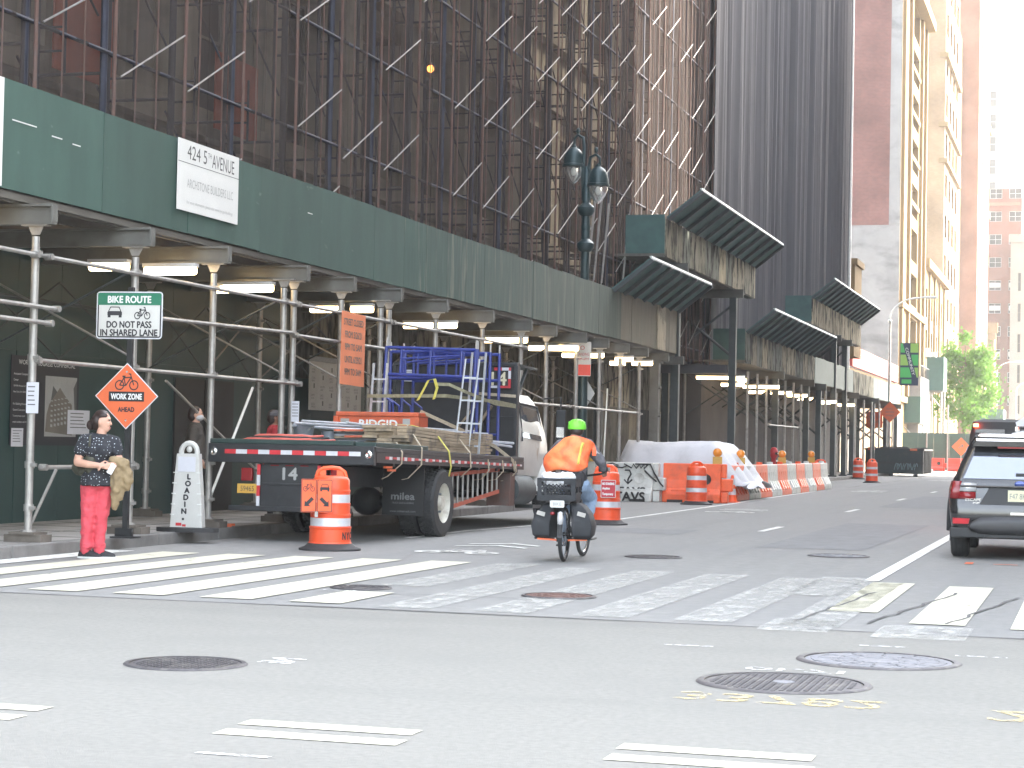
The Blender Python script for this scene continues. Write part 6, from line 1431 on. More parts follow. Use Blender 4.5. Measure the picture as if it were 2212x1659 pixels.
for s_ in (-1, 1):
    q = MB(); q.prism([(.42, 1.12), (2.9, 1.09), (2.55, 1.40), (.60, 1.50)], lambda u, v, d: Vector((s_ * (.845 - (v - 1.1) * .36 + d), u, v)), 0, .006); q.build('side_window', MATS['car_glass'], sv)
    # tail lamps wrap round the corner
    q = MB(); prof = [(s_ * .57, .0), (s_ * .78, .0), (s_ * .885, .045), (s_ * .922, .16), (s_ * .925, .40)]
    def lampstrip(z0, z1, i0, i1, m, nm):
        q = MB(); vs = []
        for z in (z0, (z0 + z1) / 2, z1):
            y, w_ = on_rear(z, .014)
            for x, dy in prof[i0:i1 + 1]: vs.append((x * (w_ / .915), y + dy, z))
        n_ = i1 - i0 + 1; q.add(vs, [(k*n_+i, k*n_+i+1, (k+1)*n_+i+1, (k+1)*n_+i) for k in range(2) for i in range(n_ - 1)], True); o = q.build(nm, MATS[m], sv); so = o.modifiers.new('s', 'SOLIDIFY'); so.thickness = .012; so.offset = 0
    lampstrip(.80, 1.03, 1, 4, 'tail_red', 'tail_light'); lampstrip(.90, 1.01, 0, 1, 'tail_clear', 'reversing_light'); lampstrip(.80, .892, 0, 1, 'tail_red', 'tail_light')
    rear_patch('reflector', [(s_ * .86, .47), (s_ * .66, .47), (s_ * .64, .54), (s_ * .86, .545)] if s_ > 0 else [(-.86, .545), (-.64, .54), (-.66, .47), (-.86, .47)], 'red_tape', .012)
    q = MB(); q.lathe([(.055, .0), (.06, .03), (.06, .12)], 18, (s_ * .50, -.02, .33), 'y'); q.build('exhaust', MATS['black_paint'], sv)
    car_wheel(sv, s_ * .80, .82, .355, s_); car_wheel(sv, s_ * .80, 3.5, .355, s_)
    q = MB(); q.bar((s_ * .60, .6, 1.67), (s_ * .60, 2.0, 1.68), .03, .03); q.build('roof_rail', MATS['car_trim'], sv)
    q = MB(); q.tube([(s_ * .93, .82 + .43 * math.cos(a), .36 + .43 * math.sin(a)) for a in [math.pi * i / 10 for i in range(11)]], .03, 6, flat=1.4); q.build('wheel_arch', MATS['car_trim'], sv)
q = MB(); q.loft([[Vector((x, y, z)) for x, z in [(-.80, z0), (.80, z0), (.82, z0 + .05), (-.82, z0 + .05)]] for y, z0 in ((-.01, .30), (.3, .28))]); q.bb((-.9, .02, .28), (.9, .5, .42)); q.build('bumper_trim', MATS['car_trim'], sv, bevel=.02)
q = MB(); vs = []; xs = [-.66, -.62, -.5, -.3, 0, .3, .5, .62, .66]; tops = [.44, .50, .56, .575, .58, .575, .56, .50, .44]; bots = [.42, .38, .345, .34, .34, .34, .345, .38, .42]
for kz in range(4):
    for i, x in enumerate(xs): vs.append((x, -.025 - .018 * math.sin(math.pi * kz / 3), bots[i] + (tops[i] - bots[i]) * kz / 3))
q.add(vs, [(k*9+i, k*9+i+1, (k+1)*9+i+1, (k+1)*9+i) for k in range(3) for i in range(8)], True); o = q.build('skid_plate', MATS['car_grey'], sv); so = o.modifiers.new('s', 'SOLIDIFY'); so.thickness = .02
rear_patch('tailgate_recess', [(-.52, .73), (.52, .73), (.40, .945), (.33, .965), (-.33, .965), (-.40, .945)], 'car_trim', .004)
q = MB(); q.bb((-.155, .028, .775), (.155, .036, .925)); pl = q.build('licence_plate', MATS['plate_cream'], sv); q = MB(); text(q, 'F47 8KD', (0, .026, .845), XV, ZV, .075, wfix=.26); q.build('characters', MATS['grey_ink'], pl)
q = MB(); q.bb((-.78, .045, .955), (.78, .07, .985)); q.build('chrome_strip', MATS['car_paint'], sv, bevel=.01)
q = MB(); q.lathe([(.001, -.012), (.06, -.010), (.075, 0)], 24, (0, .07, 1.01), 'y'); o = q.build('badge', MATS['oval_blue'], sv); o.scale = (1, 1, .5); o.location.z = .505
q = MB(); text(q, 'ESCAPE', (-.60, .030, .79), XV, ZV, .035, wfix=.2); text(q, 'SE', (-.56, .030, .735), XV, ZV, .04, wfix=.09, bold=.002); q.bb((-.12, -.012, .60), (.12, -.004, .635)); q.build('model_lettering', MATS['chrome'], sv)
q = MB(); q.bb((-.30, .262, 1.475), (.30, .30, 1.497)); q.build('third_brake_light', MATS['tail_red'], sv)
q = MB(); q.loft([[Vector((x * k, y, z)) for x, z in ((-.64, z0), (.64, z0), (.60, z0 + .07), (-.60, z0 + .07))] for y, z0, k in ((.26, 1.50, .98), (.34, 1.53, 1), (.75, 1.60, .96))]); q.build('spoiler', MATS['car_paint'], sv, bevel=.015)
q = MB(); q.bar((-.02, .20, 1.12), (.35, .245, 1.17), .02, .015); q.bb((-.06, .13, 1.10), (.06, .17, 1.15)); q.build('wiper', MATS['car_trim'], sv)
# white SUV ahead and a dark van
def simple_car(nm, label, x, y, m, Zs, wheels=True):
    t = empty(nm, (x, y, 0), rad(.5), label, 'car'); q = MB(); q.loft([ringcar(z, w_, a, b) for z, w_, a, b in Zs]); q.build('body', MATS[m], t, angle=50)
    for s_ in (-1, 1): car_wheel(t, s_ * .82, .9, .38, s_); car_wheel(t, s_ * .82, 3.7, .38, s_)
    return t
wc = simple_car('police_suv', 'white SUV with a roof rack queuing ahead of the dark car', -.72, 37.4, 'car_white', [(.32, .9, .1, 4.7), (.5, .96, .0, 4.85), (.8, .98, .02, 4.8), (1.08, .95, .08, 4.3), (1.15, .93, .12, 3.6), (1.45, .86, .25, 2.9), (1.68, .80, .36, 2.5), (1.80, .74, .42, 2.3), (1.84, .6, .5, 2.1)]); wc.name = 'white_suv'
q = MB(); q.prism([(-.74, 1.2), (.74, 1.2), (.68, 1.64), (-.68, 1.64)], lambda u, v, d: Vector((u, .13 + (v - 1.15) * .36 + d, v)), -.006, 0); q.build('rear_window', MATS['car_glass'], wc)
for s_ in (-1, 1):
    q = MB(); q.bb((s_ * .98, .05, .85), (s_ * .80, .12, 1.25)); q.build('tail_light', MATS['brake_lit'] if s_ < 0 else MATS['tail_red'], wc)
    q = MB(); q.bar((s_ * .66, .5, 1.9), (s_ * .66, 2.2, 1.9), .04, .04); q.bar((s_ * .66, .6, 1.83), (s_ * .66, .6, 1.9), .04, .05); q.bar((s_ * .66, 2, 1.83), (s_ * .66, 2, 1.9), .04, .05); q.build('roof_rail', MATS['chrome'], wc)
q = MB(); q.loft([[Vector((x, y, z)) for x, z in ((-.66, 1.93), (.66, 1.93), (.68, 2.0), (.5, 2.12), (-.5, 2.12), (-.68, 2.0))] for y in (.6, 2.1)]); q.build('roof_box', MATS['car_white'], wc, bevel=.04)
vn = empty('dark_van', (-1.72, 45.2, 0), rad(.5), 'tall black van beyond the white SUV with a glowing brake light', 'van'); q = MB()
q.loft([ringcar(z, w_, a, b, e=.1) for z, w_, a, b in ((.35, .96, .05, 5.2), (.6, 1.0, .0, 5.4), (1.0, 1.0, .0, 5.4), (1.25, .99, .02, 4.6), (1.8, .95, .06, 4.0), (2.12, .88, .10, 3.7), (2.18, .7, .2, 3.5))]); q.build('body', MATS['car_trim'], vn, angle=50)
for s_ in (-1, 1):
    car_wheel(vn, s_ * .85, .95, .36, s_); car_wheel(vn, s_ * .85, 4.2, .36, s_); q = MB(); q.bb((s_ * 1.0, -.02, .95), (s_ * .86, .06, 1.18)); q.build('brake_light', MATS['brake_lit'], vn); q = MB(); q.bb((s_ * .5 - .32, -.004, 1.35), (s_ * .5 + .32, .06, 1.95)); q.build('rear_window', MATS['car_glass'], vn)
    q = MB(); q.bb((s_ * .86, .0, 2.0), (s_ * .76, .09, 2.07)); q.build('marker_light', MATS['brake_lit'], vn)
# ================================================================ people
def chain(mb, pts, n=12):
    """tapered capsules through (point, radius) pairs"""
    for (a, ra), (b, rb) in zip(pts, pts[1:]): mb.cap(a, ra, b, rb, n)
    return mb
def hand(mb, w_, d, palm_n, s_=1, size=1.0, curl=.6):
    """palm and five fingers: wrist point w_, direction d, palm normal palm_n"""
    w_, d, pn = Vector(w_), Vector(d).normalized(), Vector(palm_n).normalized(); sd = d.cross(pn).normalized() * s_
    for o in (-.022, 0, .022): mb.cap(w_ + sd * o * .6, .018 * size, w_ + d * .075 * size + sd * o * size, .015 * size, 8)
    for i, ln in enumerate((.062, .075, .080, .070)):
        b = w_ + d * .08 * size + sd * (-.030 + .020 * i) * size; k = b + (d * .6 + pn * curl * .5).normalized() * ln * .5 * size; e = k + (d * (1 - curl) + pn * curl).normalized() * ln * .55 * size
        mb.cap(b, .0100 * size, k, .0095 * size, 8); mb.cap(k, .0095 * size, e, .0082 * size, 8)
    b = w_ + d * .02 * size + sd * -.035 * size; k = b + (d * .6 - sd * .8 + pn * .3).normalized() * .04 * size; mb.cap(b, .013 * size, k, .0115 * size, 8); mb.cap(k, .0115 * size, k + (d * .9 - sd * .1 + pn * .4).normalized() * .032 * size, .009 * size, 8)
# --- the woman waiting at the crosswalk (local x = to the right in her view of the photo, y = away, z up)
wo = empty('person', (-10.96, 20.32, 0), rad(16.3), 'woman in dotted dark shirt and red trousers waiting on the crosswalk, coat over arm', 'person')
q = MB()
chain(q, [((.035, .0, 1.36), .062), ((.045, -.01, 1.46), .056)])                       # neck
q.ell((.062, -.012, 1.575), (.082, .072, .108), 16, 12); q.ell((.075, -.015, 1.515), (.062, .056, .062), 14, 10); q.ell((.10, -.02, 1.475), (.032, .034, .03))
q.cap((.142, -.018, 1.565), .010, (.158, -.022, 1.535), .013, 8); q.ell((.128, -.045, 1.54), (.02, .022, .03)); q.ell((.128, -.022, 1.490), (.022, .026, .02)); q.ell((.03, -.082, 1.555), (.016, .014, .03))
q.ell((.13, -.020, 1.60), (.018, .045, .022))
chain(q, [((-.135, -.07, 1.345), .062), ((-.20, -.10, 1.12), .050), ((-.195, -.13, 1.095), .048), ((-.06, -.20, 1.075), .043), ((.075, -.225, 1.065), .032)])
hand(q, (.075, -.225, 1.065), (.95, -.05, -.1), (.3, .9, -.3), -1, .95, .75)
chain(q, [((.19, .03, 1.335), .058), ((.255, -.03, 1.12), .048), ((.22, -.13, 1.07), .040), ((.165, -.20, 1.07), .032)])
hand(q, (.175, -.195, 1.07), (-.75, -.4, -.05), (.2, .2, -.9), 1, .95, .6)
chain(q, [((.03, 0, 1.33), .09), ((.03, 0, 1.2), .115), ((.03, 0, 1.0), .12), ((.02, 0, .88), .125)])
LEGS = (((-.055, 0, .84), (-.075, -.02, .65), (-.088, -.02, .45), (-.095, -.01, .24), (-.10, -.01, .07)), ((.09, .02, .84), (.075, .02, .65), (.055, .02, .45), (.045, .02, .24), (.045, .02, .07)))
for l_ in LEGS: chain(q, list(zip(l_, (.10, .08, .062, .05, .042))))
q.build('body', MATS['skin'], wo, remesh=.0085)
q = MB()
chain(q, [((.035, 0, 1.345), .105), ((.035, -.02, 1.24), .158), ((.03, 0, 1.10), .145), ((.025, 0, 1.0), .150)])
q.ell((.10, -.10, 1.235), (.10, .09, .085)); q.ell((-.04, -.12, 1.23), (.085, .085, .085)); q.ell((.0, 0, 1.37), (.12, .10, .055)); q.loft([[Vector((.022 + a * math.cos(k), .95 * a * math.sin(k), z)) for k in [i * math.pi / 10 for i in range(20)]] for z, a in ((.830, .190), (.838, .206), (.92, .202), (1.05, .172))])
chain(q, [((-.06, -.03, 1.36), .075), ((-.135, -.07, 1.345), .080), ((-.172, -.087, 1.225), .078)]); chain(q, [((.1, .02, 1.36), .072), ((.19, .03, 1.335), .076), ((.225, -.003, 1.22), .074)])
q.build('shirt', MATS['shirt_dots'], wo, remesh=.010, wrinkle=.022)
q = MB(); q.lathe([(.064, 1.395), (.072, 1.40), (.074, 1.412), (.064, 1.416)], 18, (.04, -.006, 0)); q.build('collar', MATS['dark_cloth'], wo)
q = MB()
q.ell((.022, 0, .84), (.176, .15, .08)); q.ell((-.04, .04, .80), (.12, .12, .09))
chain(q, [((-.055, 0, .84), .128), ((-.075, -.02, .65), .102), ((-.088, -.02, .45), .078), ((-.098, -.01, .24), .066), ((-.105, -.01, .09), .066)])
chain(q, [((.09, .02, .84), .122), ((.075, .02, .65), .096), ((.058, .02, .45), .074), ((.048, .02, .24), .064), ((.045, .02, .09), .064)])
for s_, x, y in ((-1, -.09, -.02), (1, .05, .02)):
    for z in (.40, .36, .16, .13): q.lathe([(.06, z - .02), (.072, z), (.06, z + .02)], 14, (x, y, 0))
q.build('trousers', MATS['trousers_red'], wo, remesh=.010, wrinkle=.030)
for x, y, r_ in ((-.10, -.01, rad(-18)), (.045, .02, rad(2))):
    q = MB(); c, s_ = math.cos(r_), math.sin(r_)
    q.loft([[Vector((x + (-.09 + u) * c - v * s_, y + (-.09 + u) * s_ + v * c, z)) for v, z in ((-w_, .02), (w_, .02), (w_, h * .6), (0, h), (-w_, h * .6))] for u, w_, h in ((0, .025, .07), (.02, .042, .11), (.09, .045, .12), (.17, .05, .085), (.24, .045, .065), (.275, .02, .045))]); sh = q.build('shoe', MATS['dark_cloth'], wo)
    q = MB(); q.loft([[Vector((x + (-.09 + u) * c - v * s_, y + (-.09 + u) * s_ + v * c, z)) for v, z in ((-w_, 0), (w_, 0), (w_, .02), (-w_, .02))] for u, w_ in ((-.006, .03), (.02, .046), (.17, .055), (.25, .048), (.285, .02))], smooth=False); q.build('sole', MATS['white_edge'], sh)
q = MB(); q.ell((.035, .01, 1.615), (.098, .086, .092), 16, 12); q.ell((-.01, .0, 1.575), (.075, .083, .09)); q.ell((-.02, .0, 1.52), (.05, .06, .06)); q.ell((-.085, .015, 1.525), (.055, .05, .062)); q.ell((-.06, .0, 1.54), (.03, .03, .03)); q.ell((.06, -.055, 1.635), (.06, .03, .04)); q.build('hair', MATS['hair_brown'], wo, remesh=.010)
q = MB(); q.ell((.139, -.052, 1.583), (.010, .012, .006)); q.build('eye', MATS['eye_dark'], wo)
q = MB(); q.ell((.145, -.036, 1.497), (.010, .022, .008)); q.build('mouth', MATS['lip'], wo)
q = MB(); q.ell((.20, -.225, 1.02), (.025, .02, .03)); q.box((.215, -.235, 1.03), (.06, .012, .12), Matrix.Rotation(.5, 3, 'Y'))
o = q.build('phone', MATS['white_bag'], loc=wo.location, rotz=rad(16.3)); tag(o, 'pale phone held in the hand of the woman at the crosswalk', 'phone')
q = MB()
for i in range(9):
    a = i * 2 * math.pi / 9
q.cap((.20, -.10, 1.13), .055, (.33, -.10, 1.09), .06); q.cap((.33, -.10, 1.09), .065, (.375, -.08, .90), .06); q.cap((.375, -.08, .9), .06, (.36, -.06, .83), .045); q.cap((.21, -.10, 1.1), .05, (.235, -.09, .85), .058); q.cap((.235, -.09, .85), .055, (.225, -.06, .60), .045); q.cap((.30, -.08, 1.02), .06, (.28, -.05, .72), .05); q.cap((.26, -.12, 1.0), .05, (.25, -.11, .80), .05)
o = q.build('coat', MATS['khaki'], loc=wo.location, rotz=rad(16.3), remesh=.012, wrinkle=.05); tag(o, 'khaki coat draped over the forearm of the woman at the crosswalk', 'coat')
hb_ = empty('handbag', wo.location, rad(16.3), 'dark olive shoulder bag hanging behind the elbow of the woman at the crosswalk', 'handbag')
q = MB(); q.ell((-.16, .02, 1.03), (.14, .08, .10)); q.ell((-.05, -.13, 1.08), (.07, .05, .14)); q.ell((-.09, -.02, 1.0), (.13, .10, .07)); q.build('pouch', MATS['bag_olive'], hb_, remesh=.012, wrinkle=.02)
q = MB(); q.strip([(-.05, -.16, 1.2), (-.055, -.185, 1.30), (-.06, -.12, 1.40), (-.07, -.02, 1.43), (-.10, .08, 1.36), (-.14, .08, 1.1)], .022, (1, 0, .2), .008); q.build('strap', MATS['bag_olive'], hb_); q = MB(); q.ell((-.05, -.17, 1.21), (.014, .01, .016)); q.build('buckle', MATS['chrome'], hb_)
# --- people half hidden at the loading bay
def standing(label, x, y, rz, top, bottom, cap_m=None, mask=False, arm=True):
    t = empty('person', (x, y, .15), rz, label, 'person'); q = MB()
    chain(q, [((0, 0, 1.36), .07), ((0, .01, 1.5), .055)]); q.ell((0, .015, 1.60), (.075, .092, .11), 14, 10); q.cap((0, .10, 1.6), .012, (0, .115, 1.57), .014, 8)
    for s_ in (-1, 1): q.ell((s_ * .075, 0, 1.59), (.014, .02, .03)); chain(q, [((s_ * .17, 0, 1.38), .055), ((s_ * .23, -.02, 1.12), .045), ((s_ * .2, .12, .92), .035)]); hand(q, (s_ * .2, .12, .92), (-.1 * s_, .5, -.8), (-s_, 0, 0), s_, .95, .5); chain(q, [((s_ * .09, 0, .9), .1), ((s_ * .1, .02, .5), .07), ((s_ * .1, 0, .1), .05), ((s_ * .11, .12, .05), .04)])
    chain(q, [((0, 0, 1.35), .11), ((0, 0, 1.1), .14), ((0, 0, .92), .15)]); q.build('body', MATS['skin_dark' if cap_m else 'skin'], t, remesh=.012)
    q = MB(); chain(q, [((0, 0, 1.38), .12), ((0, 0, 1.15), .165), ((0, 0, .9), .17)]); q.ell((0, 0, 1.3), (.22, .13, .13)); 
    for s_ in (-1, 1): chain(q, [((s_ * .17, 0, 1.38), .07), ((s_ * .235, -.02, 1.12), .062), ((s_ * .205, .10, .96), .052)])
    q.build('jacket', MATS[top], t, remesh=.014)
    q = MB(); q.ell((0, 0, .88), (.17, .14, .12))
    for s_ in (-1, 1): chain(q, [((s_ * .09, 0, .86), .115), ((s_ * .105, .02, .48), .085), ((s_ * .105, 0, .08), .07)])
    q.build('trousers', MATS[bottom], t, remesh=.014)
    for s_ in (-1, 1): q = MB(); q.ell((s_ * .11, .06, .05), (.055, .14, .055)); q.build('shoe', MATS['black_paint'], t)
    q = MB(); q.ell((0, -.015, 1.635), (.088, .10, .095), 14, 10); q.ell((0, -.04, 1.58), (.082, .085, .09)); q.build('hair', MATS['hair_brown'], t, remesh=.014)
    for s_ in (-1, 1): q = MB(); q.ell((s_ * .03, .098, 1.612), (.011, .008, .006)); q.build('eye', MATS['eye_dark'], t)
    if mask: q = MB(); q.ell((0, .05, 1.555), (.078, .075, .055), 14, 8); q.build('face_mask', MATS['mask_white'], t)
    if cap_m: q = MB(); q.lathe([(.001, 1.72), (.06, 1.71), (.10, 1.67), (.105, 1.63), (.10, 1.625)], 16); q.bb((-.07, .07, 1.625), (.07, .19, 1.64)); q.build('cap', MATS[cap_m], t, bevel=.005)
    return t
p_ = PX(430, 910, -12.9); standing('man in a white face mask standing in the shade behind the loading marker', -12.75, 26.6, rad(-70), 'brown_cloth', 'dark_cloth', mask=True)
standing('person in a grey cap and red top standing behind the rear of the truck', -12.35, 28.6, rad(-60), 'red_cloth', 'dark_cloth', cap_m='sleeve_grey')
# ================================================================ cargo bicycle and its rider
bx, by = -6.11, 22.98
bk = empty('cargo_bicycle', (bx, by, 0), rad(5), 'black longtail cargo bicycle ridden away up the lane', 'bicycle')
def bike_wheel(y, r, x=0, yawr=0, wt='tyre_rubber'):
    o = empty('wheel', (x, y, r)); o.parent = bk; o.rotation_euler.z = yawr
    q = MB(); q.tube([(0, (r - .025) * math.cos(a), (r - .025) * math.sin(a)) for a in [2 * math.pi * i / 40 for i in range(40)]], .025, 8, closed=True); q.build('tyre', MATS[wt], o)
    q = MB(); q.tube([(0, (r - .055) * math.cos(a), (r - .055) * math.sin(a)) for a in [2 * math.pi * i / 40 for i in range(40)]], .012, 6, closed=True); q.build('rim', MATS['chrome'], o)
    q = MB()
    for i in range(20): a = 2 * math.pi * i / 20; q.cyl((.02 * (-1) ** i, 0, 0), (0, (r - .06) * math.cos(a), (r - .06) * math.sin(a)), .0025, n=4, cap=False)
    q.build('spokes', MATS['zinc'], o); q = MB(); q.cyl((-.05, 0, 0), (.05, 0, 0), .025); q.build('hub', MATS['black_paint'], o)
bike_wheel(.0, .33); bike_wheel(1.28, .33, .02, rad(-5))
q = MB(); q.tube([(0, 0, .33), (0, .35, .42), (0, .62, .30)], .016, 8); q.tube([(0, .62, .30), (0, .56, .62), (0, .52, .86)], .017, 8); q.tube([(0, .54, .66), (0, .9, .78), (0, 1.08, .86)], .02, 8); q.tube([(0, .62, .30), (0, .9, .55), (0, 1.10, .78)], .022, 8)
for s_ in (-1, 1): q.tube([(s_ * .05, 0, .33), (s_ * .09, -.05, .70), (s_ * .09, .5, .72)], .012, 6); q.tube([(s_ * .045 + .06, 1.28, .33), (s_ * .05 + .03, 1.18, .62), (.02, 1.12, .78)], .014, 6)
q.tube([(0, 1.10, .78), (.0, 1.06, .98), (0, 1.05, 1.02)], .016, 8); q.build('frame', MATS['black_paint'], bk)
q = MB(); q.tube([(-.32, .86, 1.06), (-.28, 1.0, 1.05), (-.05, 1.06, 1.02), (.05, 1.06, 1.02), (.28, 1.0, 1.05), (.34, .84, 1.07)], .014, 8); q.build('handlebar', MATS['black_paint'], bk)
q = MB()
for s_ in (-1, 1): q.bar((s_ * .09, -.22, .70), (s_ * .09, .5, .72), .02, .02); q.tube([(s_ * .1, -.1, .28), (s_ * .34, -.08, .28), (s_ * .34, .3, .28)], .013, 6)
for y in (-.2, 0, .2, .4): q.bar((-.1, y, .715), (.1, y, .715), .02, .02)
q.build('rear_rack', MATS['black_paint'], bk)
for s_ in (-1, 1): q = MB(); q.bar((s_ * .07, -.13, .265), (s_ * .30, -.13, .275), .03, .02, (0, 0, 1)); q.build('orange_footboard', MATS['sign_orange'], bk)
q = MB(); q.ell((0, .50, .90), (.085, .14, .035)); q.build('saddle', MATS['black_paint'], bk)
q = MB(); q.strip([(0, -.33, .30), (0, -.27, .50), (0, -.12, .66), (0, .1, .69)], .06, (1, 0, 0), .006); q.build('mudguard', MATS['black_paint'], bk)
q = MB(); q.bb((-.03, -.30, .46), (.03, -.26, .60)); q.ell((0, -.29, .53), (.04, .035, .085)); q.build('rear_lamp', MATS['tail_clear'], bk); q = MB(); q.ell((-.10, -.27, .585), (.03, .02, .022)); q.build('rear_reflector', MATS['tail_red'], bk)
q = MB(); q.prism(rrect(.175, .085, .018), FACE, -.30, -.294); pl = None
pl = MB().prism([(u - .04, v + .70) for u, v in rrect(.175, .085, .018)], FACE, -.300, -.292).build('plate', MATS['sign_white'], bk); q = MB(); text(q, 'BIKE', (-.04, -.302, .70), XV, ZV, .035, wfix=.10); q.build('plate_lettering', MATS['grey_ink'], pl)
for s_ in (-1, 1): q = MB(); q.bar((0, .62, .30), (s_ * .09, .62 + s_ * .10, .30 + s_ * .13), .02, .02); q.bb((s_ * .09 - .0, .57 + s_ * .10, .29 + s_ * .13), (s_ * .18, .67 + s_ * .10, .31 + s_ * .13)); q.build('pedal', MATS['black_paint'], bk)
# milk crate
cr_ = empty('milk_crate', (bx - .06, by - .05, .735), rad(4), 'black plastic milk crate on the rear rack of the cargo bicycle', 'crate'); Wc, Dc, Hc = .23, .17, .27
q = MB(); q.bb((-Wc, -Dc, 0), (Wc, Dc, .012))
for y in (-Dc, Dc):
    q.bb((-Wc, y - .008, 0), (Wc, y + .008, .07)); q.bb((-Wc, y - .008, Hc - .035), (Wc, y + .008, Hc)); q.bb((-Wc, y - .01, 0), (-Wc + .05, y + .01, Hc)); q.bb((Wc - .05, y - .01, 0), (Wc, y + .01, Hc)); q.bb((-.075 - .06, y - .009, .075), (-.06 - .065, y + .009, Hc - .03)); q.bb((-Wc, y - .009, .145), (Wc, y + .009, .16)); q.bb((.06 + .03, y - .009, .2), (Wc, y + .009, Hc - .03))
    for i in range(9):
        x = -Wc + .05 + i * .045
        for a, b in (((x, .07), (x + .06, .15)), ((x + .06, .07), (x, .15)), ((x, .15), (x + .05, .2)), ((x + .05, .15), (x, .2))):
            if a[0] < Wc - .06 and b[0] < Wc - .02: q.bar((a[0], y, a[1]), (b[0], y, b[1]), .012, .012, (0, 1, 0))
for x in (-Wc, Wc): q.bb((x - .008, -Dc, 0), (x + .008, Dc, .10)); q.bb((x - .008, -Dc, Hc - .10), (x + .008, Dc, Hc)); q.bb((x - .008, -.04, .1), (x + .008, .04, Hc - .1))
q.build('basket', MATS['nylon_black'], cr_)
q = MB(); q.ell((-.05, 0, .22), (.17, .13, .09)); q.ell((.05, .02, .27), (.12, .1, .06)); q.ell((-.14, -.02, .27), (.08, .09, .06)); q.ell((.13, 0, .28), (.07, .07, .05)); o = q.build('white_bag', MATS['white_bag'], loc=(bx - .06, by - .05, .745), remesh=.010, wrinkle=.06); tag(o, 'crumpled white bag inside the milk crate on the bicycle', 'bag')
for s_, nm in ((-1, 'left'), (1, 'right')):
    t = empty('pannier_bag', (bx + s_ * .23, by - .02, .28), rad(4 + s_ * 3), 'black bicycle pannier bag hanging on the %s side of the cargo bicycle' % ('kerb' if s_ < 0 else 'lane'), 'pannier')
    q = MB(); q.loft([[Vector((x, y, z)) for x, y in ((-.10 * k + s_ * o_, -.16 * k), (.10 * k + s_ * o_, -.16 * k), (.12 * k + s_ * o_, 0), (.10 * k + s_ * o_, .30), (-.10 * k + s_ * o_, .30), (-.12 * k + s_ * o_, 0))] for z, k, o_ in ((0, .75, .0), (.04, 1.05, .01), (.16, 1.15, .02), (.30, 1.0, -.01), (.40, .7, -.06), (.43, .35, -.09))]); q.build('bag', MATS['nylon_black'], t, bevel=.01)
    q = MB(); q.box((s_ * .01, -.192, .30), (.10, .006, .05), Matrix.Rotation(.25, 3, 'Y')); q.build('reflective_patch', MATS['galvanised'], t); q = MB(); q.strip([(-.09, -.16, .36), (-.10, -.18, .15), (-.09, -.15, .02)], .02, (1, 0, 0)); q.build('strap', MATS['dark_cloth'], t)
# rider
rd = empty('person', (bx, by, 0), rad(5), 'cyclist in an orange safety vest and bright green cap riding the cargo bicycle', 'person'); q = MB()
chain(q, [((.02, .55, .98), .14), ((.0, .58, 1.15), .15), ((-.02, .66, 1.36), .14)]); chain(q, [((-.02, .70, 1.44), .07), ((-.01, .76, 1.55), .058)]); q.ell((.0, .79, 1.60), (.076, .095, .105), 14, 10); q.cap((.0, .885, 1.60), .012, (.0, .90, 1.57), .014, 8)
for s_ in (-1, 1): q.ell((s_ * .078, .77, 1.595), (.014, .02, .03))
chain(q, [((.15, .68, 1.42), .06), ((.31, .70, 1.22), .048), ((.345, .80, 1.11), .034)]); hand(q, (.345, .80, 1.11), (-.05, .9, -.25), (0, -.1, -1), 1, 1.0, .8)
chain(q, [((-.19, .68, 1.40), .06), ((-.35, .76, 1.20), .048), ((-.33, .83, 1.10), .034)]); hand(q, (-.33, .83, 1.10), (.05, .9, -.25), (0, -.1, -1), -1, 1.0, .8)
for s_, k, ft in ((1, (.17, .84, .74), (.15, .70, .40)), (-1, (-.16, .86, .62), (-.14, .52, .26))): chain(q, [((s_ * .09, .55, .93), .10), (k, .065), (ft, .045), ((ft[0], ft[1] + .12, ft[2] - .05), .04)])
q.build('body', MATS['skin_dark'], rd, remesh=.010)
q = MB(); chain(q, [((.01, .55, 1.0), .16), ((.0, .58, 1.15), .165), ((-.01, .64, 1.33), .16)]); q.ell((-.01, .66, 1.37), (.23, .13, .10))
chain(q, [((.15, .68, 1.42), .078), ((.315, .70, 1.215), .066), ((.34, .79, 1.13), .054)]); chain(q, [((-.19, .68, 1.40), .078), ((-.355, .76, 1.20), .066), ((-.335, .82, 1.12), .054)]); q.build('sweater', MATS['sleeve_grey'], rd, remesh=.012, wrinkle=.03)
q = MB(); chain(q, [((.02, .54, .99), .165), ((.02, .55, .93), .165)]); q.build('waistband', MATS['dark_cloth'], rd, remesh=.014)
# vest: thin billowing shell over the back
mb = MB(); NU, NV = 22, 14; vs = []
for j in range(NV + 1):
    v = j / NV; z = 1.49 - .40 * v + .0
    cx = .005 - .05 * math.sin(v * 2.2) * .9; wl = .16 + .165 * min(1, v * 2.2) - .05 * max(0, v - .7) / .3; wr = .245 - .03 * v
    for i in range(NU + 1):
        u = -1 + 2 * i / NU; a = u * 1.5; ww = wl if u < 0 else wr
        y = .64 - .085 * v - (.15 + .03 * math.sin(v * 3)) * math.cos(a) - .028 * abs(math.sin(3 * u + 4.5 * v)) - .02 * abs(math.sin(6.5 * v - 3 * u + 1))
        zz = z + .03 * (1 - abs(u)) * (1 - v) - .07 * abs(u) ** 2 * (1 - v) + .03 * u * v - .02 * math.sin(5 * u) * v
        vs.append((cx + ww * math.sin(a) * 1.02, y, zz))
mb.add(vs, [(j*(NU+1)+i, j*(NU+1)+i+1, (j+1)*(NU+1)+i+1, (j+1)*(NU+1)+i) for j in range(NV) for i in range(NU)], True)
